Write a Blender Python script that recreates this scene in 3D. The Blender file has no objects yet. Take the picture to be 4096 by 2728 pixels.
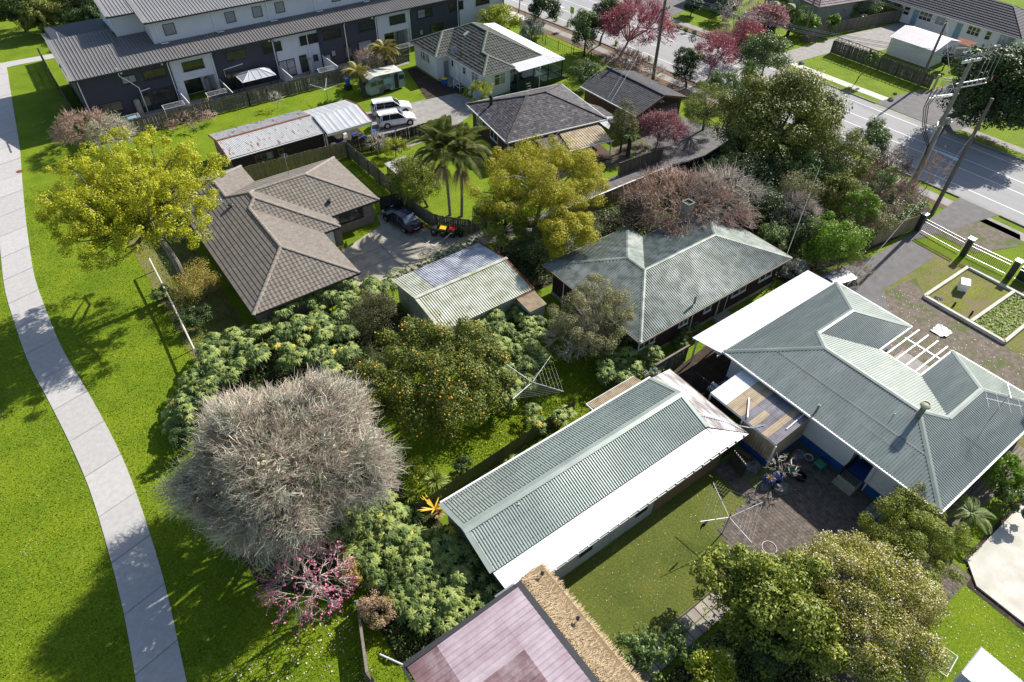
import bpy,math,random
import numpy as np
from mathutils import Matrix,Vector
# ------------------------------------------------------------------ camera, sky, sun, exposure
SC=bpy.context.scene
COL=SC.collection
CAM_H=36.0
FPX=2690.0
RM=np.array([[0.80497772,-0.40490466,0.43366241],
   [-0.59316197,-0.56527997,0.57325163],
   [0.01302842,-0.71868684,-0.69521183]])
cam_d=bpy.data.cameras.new("camera")
cam=bpy.data.objects.new("camera",cam_d)
COL.objects.link(cam)
cam_d.sensor_width=36.0
cam_d.lens=FPX/4096*36.0
cam_d.clip_start=0.5
cam_d.clip_end=2000
mw=Matrix.Identity(4)
for i in range(3):
 mw[i][0]=RM[i,0];mw[i][1]=-RM[i,1];mw[i][2]=-RM[i,2]
mw[2][3]=CAM_H
cam.matrix_world=mw
SC.camera=cam
SUN_AZ,SUN_EL=math.radians(8.0),math.radians(36.5)
world=bpy.data.worlds.new("World");SC.world=world;world.use_nodes=True
wn=world.node_tree.nodes;wl=world.node_tree.links;wn.clear()
sky=wn.new("ShaderNodeTexSky");sky.sky_type='NISHITA';sky.sun_disc=False
sky.sun_elevation=SUN_EL
sky.sun_rotation=math.pi/2-SUN_AZ
bg=wn.new("ShaderNodeBackground");bg.inputs[1].default_value=0.09
wo=wn.new("ShaderNodeOutputWorld")
wl.new(sky.outputs[0],bg.inputs[0]);wl.new(bg.outputs[0],wo.inputs[0])
sun_d=bpy.data.lights.new("sun",'SUN');sun_d.energy=5.0;sun_d.angle=math.radians(0.5)
sun_d.color=(1.0,0.955,0.88)
sun=bpy.data.objects.new("sun",sun_d);COL.objects.link(sun)
sdir=Vector((math.cos(SUN_EL)*math.cos(SUN_AZ),math.cos(SUN_EL)*math.sin(SUN_AZ),math.sin(SUN_EL)))
sun.rotation_euler=sdir.to_track_quat('Z','Y').to_euler()
sun.location=(60,10,80)
SC.view_settings.view_transform='Standard'
SC.view_settings.look='None'
SC.view_settings.exposure=0.62
SC.view_settings.gamma=1.0
SC.view_settings.use_curve_mapping=False
SC.render.engine='CYCLES'
SC.cycles.max_bounces=6;SC.cycles.diffuse_bounces=2;SC.cycles.transparent_max_bounces=8
rng=np.random.default_rng(7)
random.seed(7)
def at(px,py,z=0.0):
 """a point of the photograph (4096 x 2728) on the level plane z"""
 r=RM@np.array([(px-2048)/FPX,(py-1364)/FPX,1.0])
 t=(z-CAM_H)/r[2]
 return np.array([r[0]*t,r[1]*t,z])
def on_y(px,py,y):
 r=RM@np.array([(px-2048)/FPX,(py-1364)/FPX,1.0])
 t=y/r[1]
 return np.array([r[0]*t,y,CAM_H+r[2]*t])
def cr(row,col,x,y):
 """crop coordinates used when reading the photograph"""
 ox=(0,1000,2000,2996)[col-1];oy={'a':0,'b':665,'c':1330,'d':1995}[row]
 s=0.8178 if(row=='d' and col!=1)else 0.4675
 return ox+x*s,oy+y*s
def wpt(row,col,x,y,z=0.0):
 return at(*cr(row,col,x,y),z)
# ------------------------------------------------------------------ materials
MATS={}
def new_mat(name):
 m=bpy.data.materials.new(name);m.use_nodes=True
 nt=m.node_tree;nt.nodes.clear()
 out=nt.nodes.new("ShaderNodeOutputMaterial")
 b=nt.nodes.new("ShaderNodeBsdfPrincipled")
 nt.links.new(b.outputs[0],out.inputs[0])
 MATS[name]=m
 return m,nt,b,out
def ramp(nt,fac,stops):
 r=nt.nodes.new("ShaderNodeValToRGB")
 e=r.color_ramp.elements
 while len(e)<len(stops):e.new(0.5)
 for i,(p,c)in enumerate(stops):
  e[i].position=p;e[i].color=(c[0],c[1],c[2],1)
 nt.links.new(fac,r.inputs[0])
 return r.outputs[0]
def noise(nt,scale,detail=4,rough=0.6,vec=None,stretch=None,dist=0.0):
 g=nt.nodes.new("ShaderNodeNewGeometry")
 v=g.outputs['Position']if vec is None else vec
 if stretch is not None:
  mp=nt.nodes.new("ShaderNodeMapping");mp.inputs['Scale'].default_value=stretch
  nt.links.new(v,mp.inputs[0]);v=mp.outputs[0]
 n=nt.nodes.new("ShaderNodeTexNoise")
 n.inputs['Scale'].default_value=scale;n.inputs['Detail'].default_value=detail
 n.inputs['Roughness'].default_value=rough;n.inputs['Distortion'].default_value=dist
 nt.links.new(v,n.inputs['Vector'])
 return n.outputs['Fac']
def mix(nt,fac,a,b,mode='MIX'):
 m=nt.nodes.new("ShaderNodeMix");m.data_type='RGBA';m.blend_type=mode
 for sock,val in((m.inputs[0],fac),(m.inputs[6],a),(m.inputs[7],b)):
  if hasattr(val,'is_linked'):nt.links.new(val,sock)
  elif isinstance(val,(int,float)):sock.default_value=val
  else:sock.default_value=(val[0],val[1],val[2],1)
 return m.outputs[2]
def mul(nt,a,b,op='MULTIPLY'):
 m=nt.nodes.new("ShaderNodeMath");m.operation=op
 for i,v in enumerate((a,b)):
  if hasattr(v,'is_linked'):nt.links.new(v,m.inputs[i])
  else:m.inputs[i].default_value=v
 return m.outputs[0]
def bump(nt,b,h,strength=0.4,dist=0.02):
 bp=nt.nodes.new("ShaderNodeBump");bp.inputs['Strength'].default_value=strength
 bp.inputs['Distance'].default_value=dist
 nt.links.new(h,bp.inputs['Height']);nt.links.new(bp.outputs[0],b.inputs['Normal'])
def simple(name,c1,c2=None,scale=3.0,rough=0.7,metal=0.0,stops=(0.35,0.65),rnd=0.0,island=0.0,
  bumps=0.0,bscale=20,stretch=None,c3=None,s3=0.3,t3=(0.55,0.7),spec=0.5,detail=5):
 """two-tone noise colour, optional patches of a third colour, optional per-object / per-piece variation"""
 m,nt,b,out=new_mat(name)
 c2=c2 or tuple(x*0.8 for x in c1)
 f=noise(nt,scale,detail,stretch=stretch)
 col=ramp(nt,f,[(stops[0],c1),(stops[1],c2)])
 if c3:
  f3=noise(nt,s3,5,0.65,stretch=stretch)
  f3r=ramp(nt,f3,[(t3[0],(0,0,0)),(t3[1],(1,1,1))])
  col=mix(nt,f3r,col,c3)
 if rnd or island:
  if rnd:
   oi=nt.nodes.new("ShaderNodeObjectInfo");rv=oi.outputs['Random'];a=rnd
  else:
   g=nt.nodes.new("ShaderNodeNewGeometry");rv=g.outputs['Random Per Island'];a=island
  k=ramp(nt,rv,[(0,(1-a,)*3),(1,(1+a,)*3)])
  col=mix(nt,1.0,col,k,'MULTIPLY')
 nt.links.new(col,b.inputs['Base Color'])
 b.inputs['Roughness'].default_value=rough;b.inputs['Metallic'].default_value=metal
 b.inputs['Specular IOR Level'].default_value=spec
 if bumps:bump(nt,b,noise(nt,bscale,6),bumps)
 return m
def leafmat(name,cols,trans=0.28,rough=0.5,spec=0.35,nscale=0.9,gain=1.3):
 """foliage: per-leaf colour from a ramp of the species' leaf colours"""
 cols=[tuple(min(.8,x*gain)for x in c)for c in cols]
 rough=max(rough,.45);spec=min(spec,.3)
 m,nt,b,out=new_mat(name)
 g=nt.nodes.new("ShaderNodeNewGeometry")
 f=noise(nt,nscale,3)
 fr=ramp(nt,f,[(0.3,(0,0,0)),(0.7,(1,1,1))])
 v=mul(nt,mul(nt,g.outputs['Random Per Island'],0.62),mul(nt,fr,0.38),'ADD')
 n=len(cols)
 col=ramp(nt,v,[((i+.3)/(n-.4)if n>1 else 0,c)for i,c in enumerate(cols)])
 nt.links.new(col,b.inputs['Base Color'])
 b.inputs['Roughness'].default_value=rough;b.inputs['Specular IOR Level'].default_value=spec
 if trans>0:
  t=nt.nodes.new("ShaderNodeBsdfTranslucent");nt.links.new(col,t.inputs[0])
  ms=nt.nodes.new("ShaderNodeMixShader");ms.inputs[0].default_value=trans
  nt.links.new(b.outputs[0],ms.inputs[1]);nt.links.new(t.outputs[0],ms.inputs[2])
  nt.links.new(ms.outputs[0],out.inputs[0])
 return m
# ------------------------------------------------------------------ mesh builder
class MB:
 def __init__(s,xf=None):
  s.V=[];s.F=[];s.M=[];s.n=0;s.xf=xf
 def add(s,V,F,mi=0):
  V=np.asarray(V,float).reshape(-1,3);F=np.asarray(F,int)
  if not len(F):return s
  if F.ndim==1:F=F.reshape(1,-1)
  s.V.append(V);s.F.append(F+s.n);s.M.append(np.full(len(F),mi));s.n+=len(V)
  return s
 def poly(s,P,mi=0):
  return s.add(P,[list(range(len(P)))],mi)
 def prism(s,P,z0,z1,mi=0):
  n=len(P);P=[(p[0],p[1])for p in P]
  A=sum(P[i][0]*P[(i+1)%n][1]-P[(i+1)%n][0]*P[i][1]for i in range(n))
  if A<0:P=P[::-1]
  V=[(x,y,z0)for x,y in P]+[(x,y,z1)for x,y in P]
  s.add(V,[list(range(n,2*n))],mi)
  return s.more(2*n,[[i,(i+1)%n,n+(i+1)%n,n+i]for i in range(n)],mi).more(2*n,[list(range(n))[::-1]],mi)
 def more(s,nv,F,mi=0):
  """further faces on the last nv vertices"""
  F=np.asarray(F,int);s.F.append(F+s.n-nv);s.M.append(np.full(len(F),mi))
  return s
 def box(s,x0,y0,z0,x1,y1,z1,mi=0):
  x0,x1=min(x0,x1),max(x0,x1);y0,y1=min(y0,y1),max(y0,y1);z0,z1=min(z0,z1),max(z0,z1)
  V=[(x0,y0,z0),(x1,y0,z0),(x1,y1,z0),(x0,y1,z0),(x0,y0,z1),(x1,y0,z1),(x1,y1,z1),(x0,y1,z1)]
  return s.add(V,[[0,3,2,1],[4,5,6,7],[0,1,5,4],[1,2,6,5],[2,3,7,6],[3,0,4,7]],mi)
 def beam(s,p,q,w,h,mi=0,up=(0,0,1)):
  p=np.array(p,float);q=np.array(q,float);d=q-p;d/=np.linalg.norm(d)
  u=np.array(up,float)
  if abs(d@u)>0.95:u=np.array([1.0,0,0])
  a=np.cross(d,u);a/=np.linalg.norm(a);b=np.cross(a,d)
  a*=w/2;b*=h/2
  V=[p-a-b,p+a-b,p+a+b,p-a+b,q-a-b,q+a-b,q+a+b,q-a+b]
  return s.add(V,[[0,1,2,3],[7,6,5,4],[0,4,5,1],[1,5,6,2],[2,6,7,3],[3,7,4,0]],mi)
 def tubes(s,P,R,sides=4,mi=0,cap=False):
  """P (N,K,3) polylines, R (N,K) radii"""
  P=np.asarray(P,float);R=np.asarray(R,float)
  if P.ndim==2:P=P[None];R=np.broadcast_to(R,P.shape[1]).reshape(1,-1)
  N,K,_=P.shape
  T=np.gradient(P,axis=1);T/=np.linalg.norm(T,axis=2,keepdims=True)+1e-9
  D=P[:,-1]-P[:,0];D/=np.linalg.norm(D,axis=1,keepdims=True)+1e-9
  ref=np.where(np.abs(D[:,2:3])>0.8,np.array([[1.0,0.13,0]]),np.array([[0.05,0.03,1.0]]))[:,None,:]
  A=np.cross(T,ref);A/=np.linalg.norm(A,axis=2,keepdims=True)+1e-9
  B=np.cross(T,A)
  th=np.arange(sides)*2*np.pi/sides
  V=P[:,:,None,:]+R[:,:,None,None]*(np.cos(th)[None,None,:,None]*A[:,:,None,:]+np.sin(th)[None,None,:,None]*B[:,:,None,:])
  V=V.reshape(-1,3)
  base=(np.arange(N)*K*sides)[:,None,None]+(np.arange(K-1)*sides)[None,:,None]
  j=np.arange(sides)[None,None,:];j2=(j+1)%sides
  F=np.stack([base+j,base+j2,base+sides+j2,base+sides+j],-1).reshape(-1,4)
  s.add(V,F,mi)
  if cap:
   n0=s.n-len(V)
   for i in range(N):
    s.F.append(np.array([[n0+i*K*sides+(K-1)*sides+t for t in range(sides)]]));s.M.append(np.array([mi]))
    s.F.append(np.array([[n0+i*K*sides+t for t in range(sides)][::-1]]));s.M.append(np.array([mi]))
  return s
 def tube(s,pts,r,sides=8,mi=0,cap=True):
  pts=np.array(pts,float);r=np.broadcast_to(np.array(r,float),(len(pts),))
  return s.tubes(pts[None],r[None],sides,mi,cap)
 def lathe(s,c,prof,sides=16,mi=0):
  """prof: list of (radius, z) about a vertical axis at c"""
  th=np.arange(sides)*2*np.pi/sides
  V=[(c[0]+r*math.cos(t),c[1]+r*math.sin(t),c[2]+z)for r,z in prof for t in th]
  F=[[i*sides+j,i*sides+(j+1)%sides,(i+1)*sides+(j+1)%sides,(i+1)*sides+j]for i in range(len(prof)-1)for j in range(sides)]
  s.add(V,F,mi)
  n0=s.n-len(V)
  s.F.append(np.array([[n0+(len(prof)-1)*sides+j for j in range(sides)]]));s.M.append(np.array([mi]))
  return s
 def mesh(s,name,smooth=False):
  me=bpy.data.meshes.new(name)
  if not s.V:
   return me
  V=np.concatenate(s.V)
  if s.xf is not None:
   ang,ox,oy=s.xf
   c,n_=math.cos(ang),math.sin(ang)
   V=np.stack([ox+c*V[:,0]-n_*V[:,1],oy+n_*V[:,0]+c*V[:,1],V[:,2]],1)
  tot=[np.full(len(f),f.shape[1])for f in s.F]
  loops=np.concatenate([f.ravel()for f in s.F]);tot=np.concatenate(tot)
  start=np.concatenate([[0],np.cumsum(tot)[:-1]])
  me.vertices.add(len(V));me.vertices.foreach_set("co",V.ravel())
  me.loops.add(len(loops));me.loops.foreach_set("vertex_index",loops.astype(np.int32))
  me.polygons.add(len(tot));me.polygons.foreach_set("loop_start",start.astype(np.int32))
  me.polygons.foreach_set("loop_total",tot.astype(np.int32))
  me.polygons.foreach_set("material_index",np.concatenate(s.M).astype(np.int32))
  me.polygons.foreach_set("use_smooth",np.full(len(tot),bool(smooth)))
  me.update(calc_edges=True)
  return me
def M_(m):
 return MATS[m]if isinstance(m,str)else m
def obj(name,mb,mat,parent=None,smooth=False,kind=None,label=None):
 me=mb.mesh(name,smooth)if isinstance(mb,MB)else mb
 if isinstance(mb,MB)or not me.materials:
  for m in(mat if isinstance(mat,(list,tuple))else[mat]):
   me.materials.append(M_(m))
 o=bpy.data.objects.new(name,me);COL.objects.link(o)
 if parent is not None:adopt(o,parent)
 if kind:o["kind"]=kind
 if label:o["label"]=label
 return o
def chain_loc(p):
 m=Matrix.Translation(p.location)
 q=p
 while q.parent is not None:
  q=q.parent
 return q
def adopt(o,parent):
 o.parent=parent
 root=chain_loc(parent)
 if root is parent:
  o.matrix_parent_inverse=Matrix.Translation(-root.location)
def piece(name,me,parent,loc,rot=(0,0,0),scale=(1,1,1)):
 """an individual piece sharing its mesh"""
 o=bpy.data.objects.new(name,me);COL.objects.link(o)
 o.location=loc;o.rotation_euler=rot;o.scale=scale
 adopt(o,parent)
 return o
def tag(o,label,cat,group=None):
 o["label"]=label;o["category"]=cat
 if group:o["group"]=group
 return o
def thing(name,label,cat,loc=(0,0,0),group=None):
 o=bpy.data.objects.new(name,None);COL.objects.link(o)
 o.empty_display_size=0.3
 o.location=(loc[0],loc[1],loc[2]if len(loc)>2 else 0)
 return tag(o,label,cat,group)
def struct(name,mb,mat,parent=None):
 o=obj(name,mb,mat,parent)
 if parent is None:o["kind"]='structure'
 return o
def copy_thing(root,loc,rotz=0.0,label=None,group=None,scale=None):
 r=root.copy();COL.objects.link(r);r.location=loc;r.rotation_euler=(0,0,rotz)
 if scale:r.scale=(scale,)*3 if isinstance(scale,(int,float))else scale
 if label:r["label"]=label
 if group:r["group"]=group
 for ch in list(root.children):
  c=ch.copy();COL.objects.link(c);c.parent=r
  for g in ch.children:
   d=g.copy();COL.objects.link(d);d.parent=c
 return r
# ------------------------------------------------------------------ material library
G=simple
# soft green lawn and ground
def grassmat(name,a,b,c,dry,dryt=(0.6,0.8)):
 m,nt,bs,out=new_mat(name)
 f1=noise(nt,7.0,8,0.75,stretch=(1,1,0.2))
 f2=noise(nt,0.35,4,0.6)
 f4=noise(nt,26.0,5,0.8)
 ff=mul(nt,mul(nt,f1,0.55),mul(nt,f4,0.45),'ADD')
 col=ramp(nt,ff,[(0.36,a),(0.5,b),(0.64,c)])
 k=ramp(nt,f2,[(0.3,(0.66,0.76,0.7)),(0.5,(.92,.95,.9)),(0.7,(1.14,1.08,1.0))])
 col=mix(nt,1.0,col,k,'MULTIPLY')
 f3=noise(nt,0.9,7,0.75)
 d=ramp(nt,f3,[(dryt[0],(0,0,0)),(dryt[1],(1,1,1))])
 col=mix(nt,d,col,dry)
 nt.links.new(col,bs.inputs['Base Color']);bs.inputs['Roughness'].default_value=0.9
 bs.inputs['Specular IOR Level'].default_value=0.15
 bump(nt,bs,ff,1.0,0.09)
 return m
grassmat('lawn',(0.05,0.09,0.004),(0.155,0.23,0.008),(0.29,0.36,0.03),(0.27,0.27,0.05),(0.56,0.86))
grassmat('lawn_rough',(0.07,0.09,0.012),(0.18,0.2,0.03),(0.32,0.31,0.08),(0.22,0.17,0.11),(0.45,0.62))
grassmat('turf',(0.07,0.085,0.018),(0.125,0.145,0.028),(0.2,0.215,0.05),(0.15,0.11,0.06),(0.66,0.8))
G('soil',(0.055,0.036,0.022),(0.025,0.017,0.01),4,0.95,bumps=0.8,bscale=15,c3=(0.11,0.075,0.045),s3=1.2)
G('mulch',(0.2,0.12,0.075),(0.085,0.05,0.03),14,0.95,bumps=0.9,bscale=30,c3=(0.09,0.12,0.03),s3=0.6,t3=(0.62,0.75))
G('dirt_yard',(0.19,0.155,0.12),(0.11,0.085,0.065),2.5,0.95,bumps=0.5,bscale=25,c3=(0.08,0.11,0.02),s3=0.55,t3=(0.5,0.62),detail=8)
G('asphalt',(0.33,0.325,0.325),(0.275,0.27,0.272),0.5,0.9,bumps=0.3,bscale=40,stretch=(1.0,0.25,1),detail=8)
G('asphalt_dark',(0.16,0.15,0.15),(0.115,0.108,0.108),1.2,0.9,bumps=0.3,bscale=40,detail=8)
G('concrete_path',(0.47,0.45,0.435),(0.40,0.385,0.37),3.0,0.85,bumps=0.25,bscale=60,rnd=0.05,detail=10)
G('concrete_old',(0.42,0.385,0.32),(0.29,0.26,0.205),1.1,0.9,bumps=0.3,bscale=40,c3=(0.27,0.27,0.16),s3=0.5,detail=10)
G('concrete_pale',(0.62,0.59,0.53),(0.48,0.45,0.38),0.9,0.85,bumps=0.2,bscale=40,c3=(0.36,0.37,0.22),s3=0.35,t3=(0.56,0.72),detail=10)
G('concrete_mid',(0.33,0.31,0.285),(0.24,0.225,0.20),1.3,0.9,bumps=0.3,bscale=40,detail=9)
G('paint_line',(0.75,0.75,0.74),(0.6,0.6,0.6),9,0.7,stops=(0.5,0.75))
G('paint_yellow',(0.75,0.45,0.05),(0.6,0.36,0.05),9,0.7)
G('kerb',(0.30,0.29,0.27),(0.2,0.19,0.17),2,0.9)
G('paver',(0.165,0.13,0.105),(0.088,0.074,0.064),2.5,0.9,rnd=0.22,bumps=0.3,bscale=50)
G('paver_bed',(0.085,0.08,0.055),(0.12,0.15,0.03),1.2,0.95,stops=(0.4,0.6),bumps=0.6,bscale=40)
G('paver_many',(0.165,0.13,0.105),(0.088,0.074,0.064),2.5,0.9,island=0.22,bumps=0.3,bscale=50)
G('slab',(0.36,0.32,0.27),(0.27,0.235,0.195),1.6,0.9,rnd=0.14,bumps=0.25,bscale=40,detail=8)
G('white_paint',(0.80,0.79,0.77),(0.72,0.71,0.69),1.2,0.55,detail=6)
G('white_clean',(0.82,0.82,0.82),(0.8,0.8,0.8),0.8,0.4)
G('white_siding',(0.74,0.735,0.72),(0.66,0.655,0.635),0.9,0.6,c3=(0.5,0.48,0.42),s3=0.5,t3=(0.66,0.82))
G('blue_paint',(0.012,0.085,0.32),(0.01,0.07,0.26),1.5,0.6)
G('town_grey',(0.62,0.63,0.68),(0.57,0.58,0.63),0.7,0.65)
G('town_dark',(0.042,0.046,0.064),(0.034,0.038,0.054),0.7,0.6)
G('town_roof',(0.185,0.175,0.17),(0.155,0.148,0.145),0.5,0.45,metal=0.15)
G('town_roof_pale',(0.29,0.275,0.265),(0.25,0.24,0.235),0.5,0.45,metal=0.15)
G('green_iron',(0.26,0.295,0.272),(0.21,0.24,0.222),0.8,0.42,metal=0.25,detail=8,c3=(0.295,0.33,0.305),s3=0.9,t3=(0.5,0.7),stretch=(.35,1.6,1))
G('green_iron_flash',(0.19,0.225,0.205),(0.14,0.17,0.155),0.8,0.45,metal=0.2)
G('shed_iron',(0.33,0.375,0.34),(0.26,0.3,0.27),0.6,0.42,metal=0.25,detail=8,c3=(0.32,0.385,0.335),s3=0.35,t3=(0.5,0.7))
G('old_green_iron',(0.22,0.255,0.22),(0.12,0.145,0.122),1.4,0.55,metal=0.15,detail=9,c3=(0.33,0.345,0.34),s3=0.8,t3=(0.5,0.72),stops=(0.4,0.6))
G('lichen_iron',(0.55,0.57,0.49),(0.33,0.33,0.22),1.1,0.6,metal=0.1,detail=10,c3=(0.27,0.19,0.12),s3=0.9,t3=(0.6,0.72))
G('blue_grey_iron',(0.62,0.64,0.68),(0.27,0.28,0.32),1.3,0.5,metal=0.3,detail=9)
G('rusty_iron',(0.55,0.55,0.54),(0.44,0.44,0.43),2.0,0.5,metal=0.2,detail=8,c3=(0.28,0.075,0.03),s3=1.9,t3=(0.585,0.63),stretch=(1.6,0.45,1))
G('rust',(0.25,0.065,0.025),(0.13,0.04,0.018),4,0.9,detail=7)
G('galv',(0.58,0.585,0.60),(0.48,0.485,0.50),0.7,0.45,metal=0.2,detail=7)
G('white_iron',(0.80,0.80,0.80),(0.70,0.70,0.71),0.6,0.4,detail=7)
G('weathered_iron',(0.66,0.63,0.615),(0.27,0.235,0.225),1.2,0.6,detail=10,stretch=(2.6,0.5,1),stops=(0.42,0.6),metal=0.1)
G('pale_tray',(0.86,0.86,0.85),(0.82,0.82,0.81),0.4,0.4)
G('pink_iron',(0.25,0.155,0.165),(0.15,0.085,0.092),0.9,0.5,detail=9,c3=(0.36,0.28,0.30),s3=0.6,t3=(0.5,0.7))
G('pink_iron_pale',(0.50,0.42,0.45),(0.36,0.27,0.30),0.9,0.45,detail=9)
G('brown_poly',(0.48,0.38,0.25),(0.33,0.25,0.155),1.3,0.4,detail=8,stretch=(0.6,2,1))
G('grey_poly',(0.27,0.25,0.28),(0.14,0.13,0.15),1.3,0.35,detail=8)
G('tan_iron',(0.46,0.36,0.23),(0.27,0.2,0.12),2.0,0.6,detail=8)
G('lavender_iron',(0.33,0.30,0.36),(0.25,0.225,0.27),1.0,0.5,detail=8,metal=0.1)
G('tile_brown',(0.215,0.185,0.155),(0.15,0.128,0.108),6,0.8,rnd=0.13,detail=6)
G('tile_brown_many',(0.215,0.185,0.155),(0.15,0.128,0.108),6,0.8,island=0.13,detail=6)
G('tile_ridge',(0.30,0.265,0.225),(0.22,0.19,0.16),6,0.8,rnd=0.1)
G('tile_moss',(0.075,0.082,0.07),(0.045,0.05,0.045),5,0.85,island=0.22,detail=7,c3=(0.16,0.18,0.13),s3=2.5,t3=(0.6,0.75))
G('tile_moss_ridge',(0.20,0.225,0.175),(0.12,0.135,0.10),5,0.9)
G('shingle',(0.10,0.09,0.095),(0.045,0.04,0.045),5,0.85,island=0.45,detail=7,c3=(0.2,0.19,0.19),s3=2.2,t3=(0.54,0.7))
G('shingle_dark',(0.062,0.06,0.068),(0.042,0.041,0.047),5,0.85,island=0.3,detail=7)
G('tile_purple',(0.055,0.05,0.07),(0.035,0.033,0.047),5,0.8,island=0.2)
G('tile_mauve',(0.22,0.16,0.17),(0.15,0.11,0.12),5,0.8,island=0.2)
G('brick_pale',(0.33,0.265,0.21),(0.25,0.195,0.155),8,0.9,rnd=0.22)
G('brick_red',(0.055,0.022,0.018),(0.035,0.016,0.014),8,0.9,island=0.3)
G('brick_brown',(0.10,0.055,0.035),(0.065,0.036,0.025),8,0.9,island=0.3)
G('mortar',(0.24,0.215,0.19),(0.19,0.17,0.15),6,0.95)
G('mortar_dark',(0.06,0.045,0.04),(0.045,0.035,0.03),6,0.95)
G('paling_grey',(0.185,0.165,0.135),(0.105,0.092,0.073),3.0,0.9,rnd=0.25,stretch=(3,3,0.5),bumps=0.3,bscale=25,c3=(0.10,0.11,0.06),s3=0.7,t3=(0.5,0.72))
G('paling_tan',(0.30,0.235,0.13),(0.22,0.17,0.092),3.0,0.85,rnd=0.14,stretch=(3,3,0.5),c3=(0.17,0.16,0.08),s3=0.9,t3=(0.55,0.75))
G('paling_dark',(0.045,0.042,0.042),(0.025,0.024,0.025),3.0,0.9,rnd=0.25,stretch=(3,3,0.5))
G('timber_weathered',(0.22,0.185,0.15),(0.14,0.115,0.09),3.0,0.9,rnd=0.2,stretch=(1,5,5))
G('timber_brown',(0.20,0.125,0.07),(0.13,0.08,0.045),3.0,0.8,rnd=0.15,stretch=(1,4,4))
G('timber_dark',(0.05,0.035,0.026),(0.03,0.022,0.018),3.0,0.85,rnd=0.2)
G('pole_wood',(0.19,0.165,0.135),(0.10,0.085,0.07),4.0,0.9,stretch=(4,4,0.4))
G('pole_concrete',(0.30,0.285,0.255),(0.19,0.18,0.16),2.5,0.9,stretch=(3,3,0.5),bumps=0.2)
G('black_metal',(0.016,0.016,0.018),(0.012,0.012,0.014),3,0.45)
G('dark_trim',(0.03,0.031,0.037),(0.024,0.025,0.03),3,0.5)
G('grey_metal',(0.34,0.345,0.35),(0.26,0.265,0.27),3,0.4,metal=0.6)
G('wire',(0.42,0.42,0.43),(0.34,0.34,0.35),3,0.5,metal=0.3)
G('black_cable',(0.02,0.02,0.022),(0.016,0.016,0.016),3,0.6)
G('glass_dark',(0.02,0.024,0.026),(0.035,0.045,0.03),0.8,0.08,spec=0.8)
G('glass_curtain',(0.30,0.31,0.33),(0.2,0.21,0.23),2.0,0.15,spec=0.7,stretch=(5,5,0.2))
G('thatch',(0.56,0.43,0.27),(0.38,0.28,0.16),7,0.95,island=0.35,detail=6)
G('thatch_base',(0.30,0.21,0.115),(0.17,0.115,0.06),12,0.95)
G('block_white',(0.42,0.42,0.415),(0.33,0.33,0.32),1.2,0.8)
G('beige_wall',(0.33,0.31,0.285),(0.28,0.265,0.24),1.2,0.8)
G('bark_grey',(0.26,0.24,0.21),(0.14,0.125,0.105),5,0.95,stretch=(2,2,0.6))
G('bark_dark',(0.085,0.07,0.055),(0.045,0.036,0.028),5,0.95,stretch=(2,2,0.6))
G('twig_lichen',(0.66,0.57,0.46),(0.38,0.30,0.23),1.3,0.95,island=0.35,c3=(0.52,0.52,0.40),s3=1.1,t3=(0.47,0.6))
G('twig_brown',(0.52,0.37,0.29),(0.31,0.2,0.15),2.5,0.95,island=0.35)
G('twig_pale',(0.58,0.51,0.43),(0.42,0.35,0.29),2.5,0.95,island=0.25)
G('twig_red',(0.42,0.17,0.18),(0.25,0.11,0.11),2.5,0.9,island=0.3)
G('palm_trunk',(0.30,0.27,0.23),(0.20,0.175,0.15),3,0.9,stretch=(0.5,0.5,6))
G('rock',(0.21,0.20,0.195),(0.10,0.095,0.092),3,0.9,bumps=0.6,bscale=9)
G('blue_glaze',(0.01,0.05,0.30),(0.008,0.04,0.22),2,0.2)
G('orange_fruit',(0.78,0.42,0.03),(0.72,0.33,0.02),3,0.5,rnd=0.1)
G('petal_white',(0.8,0.78,0.75),(0.75,0.72,0.7),3,0.6)
G('petal_fallen',(0.72,0.60,0.58),(0.65,0.5,0.48),3,0.6)
G('petal_pink',(0.66,0.22,0.33),(0.50,0.10,0.21),3,0.6,island=0.3)
G('car_white',(0.80,0.80,0.80),(0.79,0.79,0.79),1,0.22,spec=0.6)
G('car_navy',(0.006,0.008,0.028),(0.005,0.007,0.024),1,0.16,spec=0.8)
G('car_silver',(0.42,0.43,0.45),(0.40,0.41,0.43),1,0.25,metal=0.5)
G('car_black',(0.012,0.012,0.014),(0.012,0.012,0.014),1,0.2)
G('car_glass',(0.012,0.014,0.018),(0.02,0.024,0.03),1,0.06,spec=0.8)
G('car_screen',(0.30,0.34,0.38),(0.14,0.17,0.2),2.2,0.08,spec=0.8)
G('tyre',(0.016,0.016,0.016),(0.012,0.012,0.012),4,0.9)
G('rim',(0.45,0.45,0.46),(0.4,0.4,0.4),4,0.3,metal=0.7)
G('lamp_red',(0.5,0.012,0.012),(0.4,0.01,0.01),4,0.2)
G('lamp_amber',(0.75,0.20,0.02),(0.7,0.18,0.02),4,0.2)
G('lamp_clear',(0.65,0.66,0.68),(0.55,0.56,0.58),6,0.1)
G('plate_white',(0.75,0.75,0.75),(0.72,0.72,0.72),4,0.5)
G('ink',(0.01,0.01,0.012),(0.01,0.01,0.012),4,0.7)
G('bin_green',(0.03,0.042,0.035),(0.022,0.032,0.027),2,0.5)
G('bin_black',(0.015,0.016,0.018),(0.012,0.012,0.014),2,0.5)
G('bin_yellow',(0.78,0.50,0.01),(0.75,0.46,0.01),2,0.45)
G('bin_red',(0.55,0.01,0.02),(0.5,0.01,0.02),2,0.45)
G('plastic_blue',(0.015,0.09,0.42),(0.012,0.075,0.36),2,0.45)
G('plastic_green',(0.03,0.28,0.17),(0.025,0.22,0.13),2,0.4)
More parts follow.
